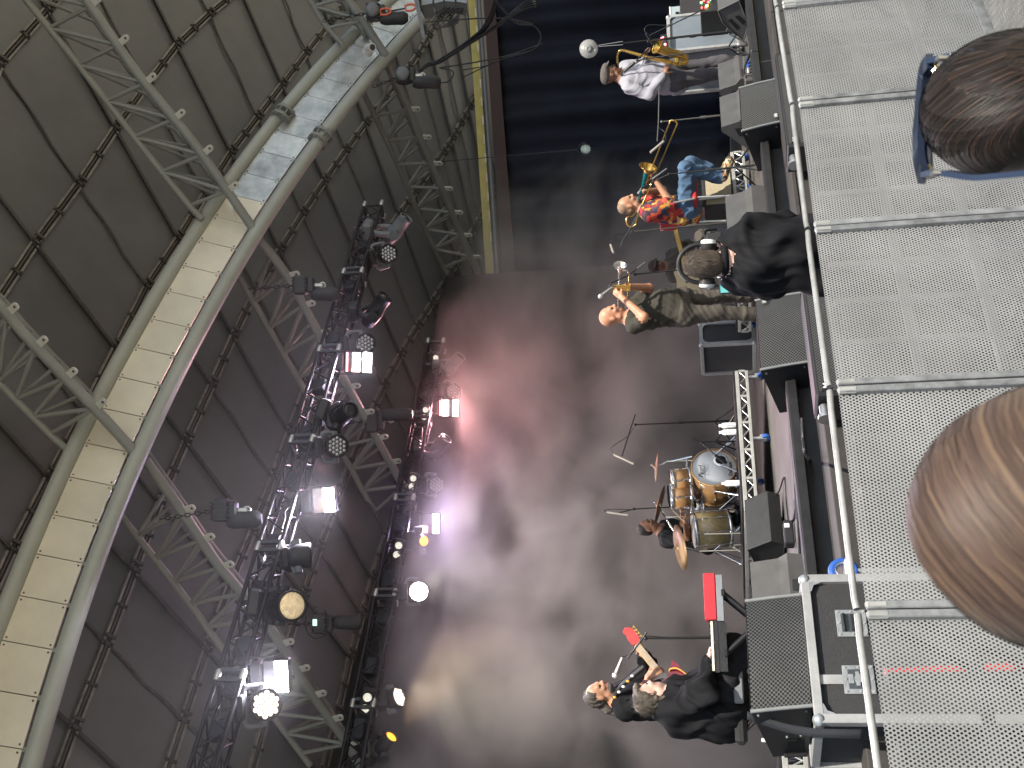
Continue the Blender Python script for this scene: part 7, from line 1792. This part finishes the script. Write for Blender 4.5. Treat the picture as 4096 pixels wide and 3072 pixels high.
b = MB(); b.box(p + UP * .04, (.22, .10, .08), (E, N, UP), bev=.01); b.build('housing', M_fix, t); b = MB(); b.box(p + UP * .05 - N * .055 + E * .05, (.04, .02, .045), (E, N, UP), bev=.006); b.build('plug', M_white, t)
t = thing('trolley_wheel', 'blue rubber wheel of a trolley behind the barrier', 'wheel', onn(*tX(985, 1200), -.7)); p = onn(*tX(985, 1215), -.7)
b = MB(); b.tube([p + E * (.07 * math.cos(a_)) + UP * (.07 * math.sin(a_)) for a_ in np.linspace(0, 6.2832, 24)], .024, 8, closed=False); b.build('tyre', M_blue, t); b = MB(); b.lathe(p - N * .03, N, [(0, .05), (.06, .05)], 18); b.box(p - UP * .02 + E * .0, (.16, .05, .03), (E, N, UP), bev=.008); b.build('fork', M_white, t)
rod('post', p, seat(p, .01), .02, M_steel, t)
b = thing('white_pole', 'pale upright pole at the far left behind the loudspeaker', 'pole', onn(3045, 2965, 1.0)); rod('pole', onn(3045, 2960, 1.0), seat(onn(3110, 2975, 1.0), ZS + .005), .014, M_white, b); rod('foot', seat(onn(3110, 2975, 1.0), ZS + .012) - E * .15, seat(onn(3110, 2975, 1.0), ZS + .012) + E * .15, .012, M_white, b)
# ================================================================== two people in the audience
def audience(label, crown, H, facing, skin, hairm, top_m):
    """standing figure; crown = top of the head"""
    c0 = Vector(crown); z0 = c0.z; f = Vector(facing); f.z = 0; f.normalize(); r = f.cross(UP); s = z0 / 1.7
    t = person(label, (c0.x, c0.y, 0)); B = Body(); X = lambda a, b, z: Vector((c0.x, c0.y, 0)) + r * (a * s) + f * (b * s) + UP * (z * s)
    hc = X(0, .0, 1.575); hf = head_frame(hc, UP, f); add_head(B, hf, 1.0 * s, 0, 1, 2, 5, None, X(0, -.03, 1.40), big=1.0)
    torso(B, X(0, -.03, 1.41), X(-.18, -.03, 1.36), X(.18, -.03, 1.36), X(0, 0, 1.06), X(-.09, 0, .93), X(.09, 0, .93), 3, 4, .115 * s, .125 * s)
    for q in (-1, 1):
        limb(B, [X(.19 * q, -.03, 1.35), X(.24 * q, -.04, 1.08), X(.22 * q, .08, .88)], [.06 * s, .048 * s, .036 * s], 3, .03)
        add_hand(B, X(.22 * q, .08, .88), Vector((0, 0, -1)) + f * .2, r * -q, 0, .3, s, thumb=q)
        limb(B, [X(.09 * q, 0, .92), X(.10 * q, .01, .50), X(.10 * q, -.01, .10)], [.095 * s, .07 * s, .055 * s], 4, .03); shoe(B, X(.10 * q, -.01, .095), f, 4, s)
    skin_mesh(B, 'body', [skin, M_eye, M_lip, top_m, C_denim, hairm], t, .012, (3, 4), 77, .006)
    return t, hf, s
def hair_mat(name, dark, light, tip):
    m = mat(name, dark, .55, 0, .3, 30, spec=.3); nt = m.node_tree; b = bsdf(m)
    at_ = nt.nodes.new('ShaderNodeAttribute'); at_.attribute_name = 'tone'
    cr = nt.nodes.new('ShaderNodeValToRGB'); cr.color_ramp.elements[0].color = (*dark, 1); cr.color_ramp.elements[1].color = (*tip, 1); e = cr.color_ramp.elements.new(.62); e.color = (*light, 1)
    nt.links.new(at_.outputs['Fac'], cr.inputs[0]); nt.links.new(cr.outputs[0], b.inputs['Base Color'])
    b.inputs['Sheen Weight'].default_value = .1
    return m
def long_hair(name, m, parent, hf, rad, n, width, path, seed, seg=10, cr=None, layers=1.03):
    """many thin ribbons lying on the skull; path(theta, q, rg) -> direction on the unit sphere"""
    c, u, f, r = hf; rg = random.Random(seed); vs, fs, tone = [], [], []
    clump = [rg.random() for _ in range(64)]
    for i in range(n):
        th = rg.random(); tn = .28 * clump[int(min(.999, max(0, th + rg.gauss(0, .03))) * 63.9)] + .72 * rg.random() ** 1.3; lay = 1 + (layers - 1) * rg.random() ** 2; o = len(vs); w0 = width * rg.uniform(.5, 1.4); ph = rg.uniform(0, 6.28); jt = rg.gauss(0, .018)
        pts = []
        for k in range(seg + 1):
            d = path(th, k / seg, rg, jt, ph)
            pts.append(c + (r * (d[0] * rad[0]) + f * (d[1] * rad[1]) + u * (d[2] * rad[2])) * lay)
        for k in range(seg + 1):
            tg = (pts[min(k + 1, seg)] - pts[max(k - 1, 0)]).normalized(); nn = (pts[k] - c).normalized(); s = nn.cross(tg)
            s = s.normalized() if s.length > 1e-5 else r
            s = (s + nn * .35 * math.sin(ph)).normalized(); w = w0 * (1 if k < seg - 2 else (seg - k + .3) / 3)
            vs += [pts[k] - s * w, pts[k] + s * w]; tone += [tn, tn]
        fs += [(o + 2 * k, o + 2 * k + 1, o + 2 * k + 3, o + 2 * k + 2) for k in range(seg)]
    me = bpy.data.meshes.new(name); og = Vector(root_org(parent)); me.from_pydata([tuple(v - og) for v in vs], [], fs); me.materials.append(m)
    a = me.attributes.new('tone', 'FLOAT', 'POINT'); a.data.foreach_set('value', tone); me.polygons.foreach_set('use_smooth', [True] * len(fs)); me.update()
    o = bpy.data.objects.new(name, me); COL.objects.link(o); o.parent = parent; o['kind'] = 'stuff'; return o
def sph(th, ph): return (math.sin(ph) * math.cos(th), math.sin(ph) * math.sin(th), math.cos(ph))
# dark haired person with sunglasses pushed up
HD = hair_mat('dark_brown_hair_strands', (.008, .0055, .004), (.017, .011, .008), (.055, .027, .015))
crown = at(3716, 468, 1.40)
t, hf, s = audience('person with dark tied back hair and sunglasses on top', crown, 1.4, N * .9 + E * .25, SK_pale, HD, C_black)
c, u, f, r = hf; rad = (.086 * s * 1.12, .106 * s * 1.06, .112 * s * 1.10); cc = c + u * .012 * s - f * .012 * s; hfc = (cc, u, f, r)
B = Body(); B.ell(cc, (rad[0] * .985, rad[1] * .985, rad[2] * .985), (r, f, u), 0, .02); B.ell(cc - f * rad[1] * .8 - u * rad[2] * .62, (.03, .04, .03), (r, f, u), 0, .02)
base = skin_mesh(B, 'hair', [mat('dark_hair_base', (.012, .008, .006), .5)], t, .007)
TAIL = Vector((0, -.80, -.75))                          # where the hair is gathered
def path_dark(th, q, rg, jt, ph):
    a = (th - .5) * 2 * 2.0                              # hairline from one ear over the brow to the other
    s0 = Vector((math.sin(a) * .97, math.cos(a) * .92, .10 + .25 * math.cos(a)))
    s0.normalize(); e = TAIL.normalized(); w = s0.lerp(e, q ** 1.05); lift = Vector((0, 0, 1)) * (math.sin(q * math.pi) * (.55 + .3 * math.cos(a)) )
    v = (w + lift * max(0, math.cos(a * .5)) + Vector((jt * .9, jt * .6, -jt * .6))).normalized(); return v * (1.0 + .012 * math.sin(ph + q * 5))
long_hair('hair_strands', HD, base, hfc, rad, 11000, .0008, path_dark, 5, 14, layers=1.035)
b = MB(); b.tube(smooth_path([cc - f * rad[1] * .8 - u * rad[2] * .7, cc - f * rad[1] * 1.1 - u * rad[2] * 1.0, cc - f * rad[1] * 1.4 - u * rad[2] * 1.7, cc - f * rad[1] * 1.2 - u * rad[2] * 2.6], 6), [.03, .034, .036, .037, .038, .038, .038, .037, .036, .034, .03, .027, .024, .02, .016, .012, .008, .006, .004], 10); b.build('ponytail', MATS['dark_hair_base'], base)
# sunglasses
M_frame = mat('glossy_navy_frame', (.02, .03, .055), .12, 0, .1, 6, coat=.8); M_dlens = mat('dark_sunglass_lens', (.012, .012, .016), .08, 0, spec=.8)
sg = thing('sunglasses', 'dark blue sunglasses resting on the dark haired head', 'sunglasses', cc + u * .1)
gl = lambda x, y, d: at(3500 + x / 1.951, y / 1.951, d)
dg = 1.40
fr_pts = [gl(430, 475, dg + .01), gl(385, 560, dg + .035), gl(362, 760, dg + .05), gl(352, 900, dg + .052), gl(345, 950, dg + .053), gl(338, 1060, dg + .05), gl(345, 1240, dg + .035), gl(378, 1380, dg)]
fr = smooth_path(fr_pts, 5)
def ribbon(b, pts, w, th):
    """bar with a flat rectangular section, w along the view up, th along the depth"""
    vs = []
    for i, p in enumerate(pts):
        tg = (pts[min(i + 1, len(pts) - 1)] - pts[max(i - 1, 0)]).normalized(); d1 = CAM_X; d1 = (d1 - tg * d1.dot(tg)).normalized(); d2 = tg.cross(d1)
        vs += [p - d1 * w - d2 * th, p + d1 * w - d2 * th, p + d1 * w + d2 * th, p - d1 * w + d2 * th]
    n = len(pts); fs = [(4 * i + k, 4 * i + (k + 1) % 4, 4 * i + 4 + (k + 1) % 4, 4 * i + 4 + k) for i in range(n - 1) for k in range(4)]
    b.add(vs, fs + [(0, 3, 2, 1), (4 * n - 4, 4 * n - 3, 4 * n - 2, 4 * n - 1)]); return b
b = MB(); ribbon(b, fr, .0045, .010); b.build('front_frame', M_frame, sg)
for pts in ([gl(405, 545, dg + .035), gl(388, 700, dg + .048), gl(385, 870, dg + .05), gl(440, 880, dg + .03), gl(470, 700, dg + .03), gl(455, 560, dg + .02)], [gl(370, 1010, dg + .05), gl(372, 1180, dg + .04), gl(395, 1320, dg + .015), gl(450, 1310, dg + .01), gl(440, 1120, dg + .03), gl(420, 1010, dg + .035)]):
    b = MB(); cen = sum(pts, Vector()) / len(pts); b.add(pts + [cen + _F * .008], [(i, (i + 1) % 6, 6) for i in range(6)], 0, True); o = b.build('lens', M_dlens, sg); o.modifiers.new('thick', 'SOLIDIFY').thickness = .002
for pts in ([gl(430, 480, dg + .01), gl(540, 458, dg - .01), gl(650, 430, dg - .03), gl(800, 400, dg - .07)], [gl(380, 1375, dg), gl(520, 1348, dg - .02), gl(800, 1385, dg - .06), gl(1000, 1375, dg - .09), gl(1250, 1350, dg - .13)]):
    b = MB(); ribbon(b, smooth_path(pts, 5), .008, .0035); b.build('temple', M_frame, sg)
for x, y in ((540, 455), (625, 436), (500, 1350), (585, 1356)):
    b = MB(); b.box(gl(x, y, dg - .022), (.004, .012, .018), (CAM_Y, _F, CAM_X)); b.build('hinge_bar', M_bright, sg)
for x, y in ((465, 520), (425, 1330)):
    b = MB(); b.box(gl(x, y, dg + .012), (.016, .008, .008), (CAM_Y, _F, CAM_X), bev=.003); b.build('hinge', mat('gold_hinge', (.75, .65, .35), .25, .8), sg)
# nearer person with light brown hair, out of focus
HB = hair_mat('light_brown_hair_strands', (.034, .019, .013), (.078, .048, .034), (.15, .098, .056))
crown = at(3678, 2105, .85)
t, hf, s = audience('nearest person with streaked light brown hair, out of focus', crown, 1.55, N + E * .1, SK_pale, HB, C_char)
c, u, f, r = hf; rad = (.092 * s * 1.12, .112 * s * 1.06, .118 * s * 1.06); cc = c + u * .004 * s - f * .01 * s; hfc = (cc, u, f, r)
B = Body(); B.ell(cc, (rad[0] * .985, rad[1] * .985, rad[2] * .985), (r, f, u), 0, .02)
for q in (-1, 1): B.chain([cc + r * (rad[0] * .8 * q) - f * .03 - u * .05, cc + r * (rad[0] * .95 * q) - f * .05 - u * .2, cc + r * (rad[0] * 1.0 * q) - f * .06 - u * .36], [.045, .05, .03], 0, .04)
B.chain([cc - f * rad[1] * .7 - u * .05, cc - f * rad[1] * .85 - u * .2, cc - f * rad[1] * .8 - u * .38], [.07, .07, .04], 0, .05)
base = skin_mesh(B, 'hair', [mat('brown_hair_base', (.055, .028, .018), .5)], t, .008)
POLE = Vector((.12, -.72, -.66)).normalized(); PE1 = Vector((1, 0, 0)); PE1 = (PE1 - POLE * PE1.dot(POLE)).normalized(); PE2 = PE1.cross(POLE)
if PE2.z < 0: PE2 = -PE2
def path_brown(th, q, rg, jt, ph):
    be = math.radians(14 + 125 * th) + jt * 1.6 + .05 * math.sin(q * 3.5 + ph * .25) + .03 * math.sin(q * 9 + ph)
    a = math.radians(-25 + 225 * q)                     # combed over the crown from the right side down the left
    v = POLE * math.cos(be) + (PE1 * math.cos(a) + PE2 * math.sin(a)) * math.sin(be)
    return v * (1 + .008 * math.sin(ph + q * 5) + .03 * max(0, q - .85))
long_hair('hair_strands', HB, base, hfc, rad, 7000, .0013, path_brown, 9, 12, layers=1.05)
# ================================================================== stage smoke
def smoke(name, label, e0, e1, n0, n1, z0, z1, dens, seed, scale, lo, hi):
    b = MB(); b.box(st((e0 + e1) / 2, (n0 + n1) / 2, (z0 + z1) / 2), (e1 - e0, n1 - n0, z1 - z0), (E, N, UP))
    m = bpy.data.materials.new(name); m.use_nodes = True; nt = m.node_tree; nt.nodes.remove(nt.nodes['Principled BSDF'])
    out = nt.nodes['Material Output']; pv_ = nt.nodes.new('ShaderNodeVolumePrincipled'); nt.links.new(pv_.outputs[0], out.inputs['Volume'])
    pv_.inputs['Color'].default_value = (.92, .89, .83, 1); pv_.inputs['Anisotropy'].default_value = .2
    tc = nt.nodes.new('ShaderNodeTexCoord'); mp = nt.nodes.new('ShaderNodeMapping'); mp.inputs['Location'].default_value = (seed, seed * .7, seed * .3); mp.inputs['Scale'].default_value = (scale, scale, scale * 1.25)
    ns = nt.nodes.new('ShaderNodeTexNoise'); ns.inputs['Scale'].default_value = 1.0; ns.inputs['Detail'].default_value = 3; ns.inputs['Roughness'].default_value = .58; ns.inputs['Distortion'].default_value = .7
    nt.links.new(tc.outputs['Object'], mp.inputs[0]); nt.links.new(mp.outputs[0], ns.inputs['Vector'])
    mr = nt.nodes.new('ShaderNodeMapRange'); mr.inputs[1].default_value = lo; mr.inputs[2].default_value = hi; mr.inputs[3].default_value = dens * .06; mr.inputs[4].default_value = dens; nt.links.new(ns.outputs[0], mr.inputs[0])
    nt.links.new(mr.outputs[0], pv_.inputs['Density'])
    m.cycles.volume_step_rate = .5 if hasattr(m, 'cycles') else 1
    o = b.build(name, m); tag(o, label, kind='stuff'); o.display_type = 'WIRE'; return o
smoke('smoke', 'drifting stage smoke before the black backdrop', -7.0, eR - .3, 4.9, BACKN - .25, ZS + .05, 5.8, .32, 4.4, .62, .42, .70)
b = MB(); b.box(st(5.5, (1.2 + BACKN - .3) / 2, 6.85), (17.0, BACKN - 1.5, 1.86), (E, N, UP))
m = bpy.data.materials.new('rig_haze'); m.use_nodes = True; nt = m.node_tree; nt.nodes.remove(nt.nodes['Principled BSDF']); pv_ = nt.nodes.new('ShaderNodeVolumePrincipled')
pv_.inputs['Color'].default_value = (.9, .88, .92, 1); pv_.inputs['Density'].default_value = .005; pv_.inputs['Anisotropy'].default_value = .3; nt.links.new(pv_.outputs[0], nt.nodes['Material Output'].inputs['Volume'])
tag(b.build('rig_smoke', m), 'thin violet lit haze hanging around the lighting rigs', kind='stuff')
# lit lamps of the back rig shining into the smoke
def beam_lamp(px, py, d, target, power, col, size=95, blend=1.0):
    ld = bpy.data.lights.new('rig_beam', 'SPOT'); ld.energy = power; ld.color = col; ld.spot_size = math.radians(size); ld.spot_blend = blend; ld.shadow_soft_size = .3
    lo = bpy.data.objects.new('rig_beam', ld); COL.objects.link(lo); lo.location = at(px, py, d); lo.rotation_euler = (Vector(target) - lo.location).to_track_quat('-Z', 'Y').to_euler()
beam_lamp(1845, 1632, d_t2(1632) - .1, st(9.5, 6.0, 1.4), 95, (1.0, .66, .62))
beam_lamp(1770, 2095, d_t2(2095) - .1, st(6.0, 6.3, 1.4), 150, (1.0, .93, .88))
beam_lamp(1690, 2366, d_t2(2366) - .25, st(4.0, 6.0, 1.4), 230, (1.0, .93, .86))
beam_lamp(1610, 2790, d_t2(2790) - .1, st(2.2, 6.2, 1.4), 200, (1.0, .90, .76))
beam_lamp(1110, 2705, d_t1(2705) - .1, st(3.6, 3.9, 1.7), 900, (1.0, .97, .95), 40)  # spot added at the lit front strobe, aimed to brighten the drums
for o in bpy.data.objects:
    if '_org' in o: del o['_org']
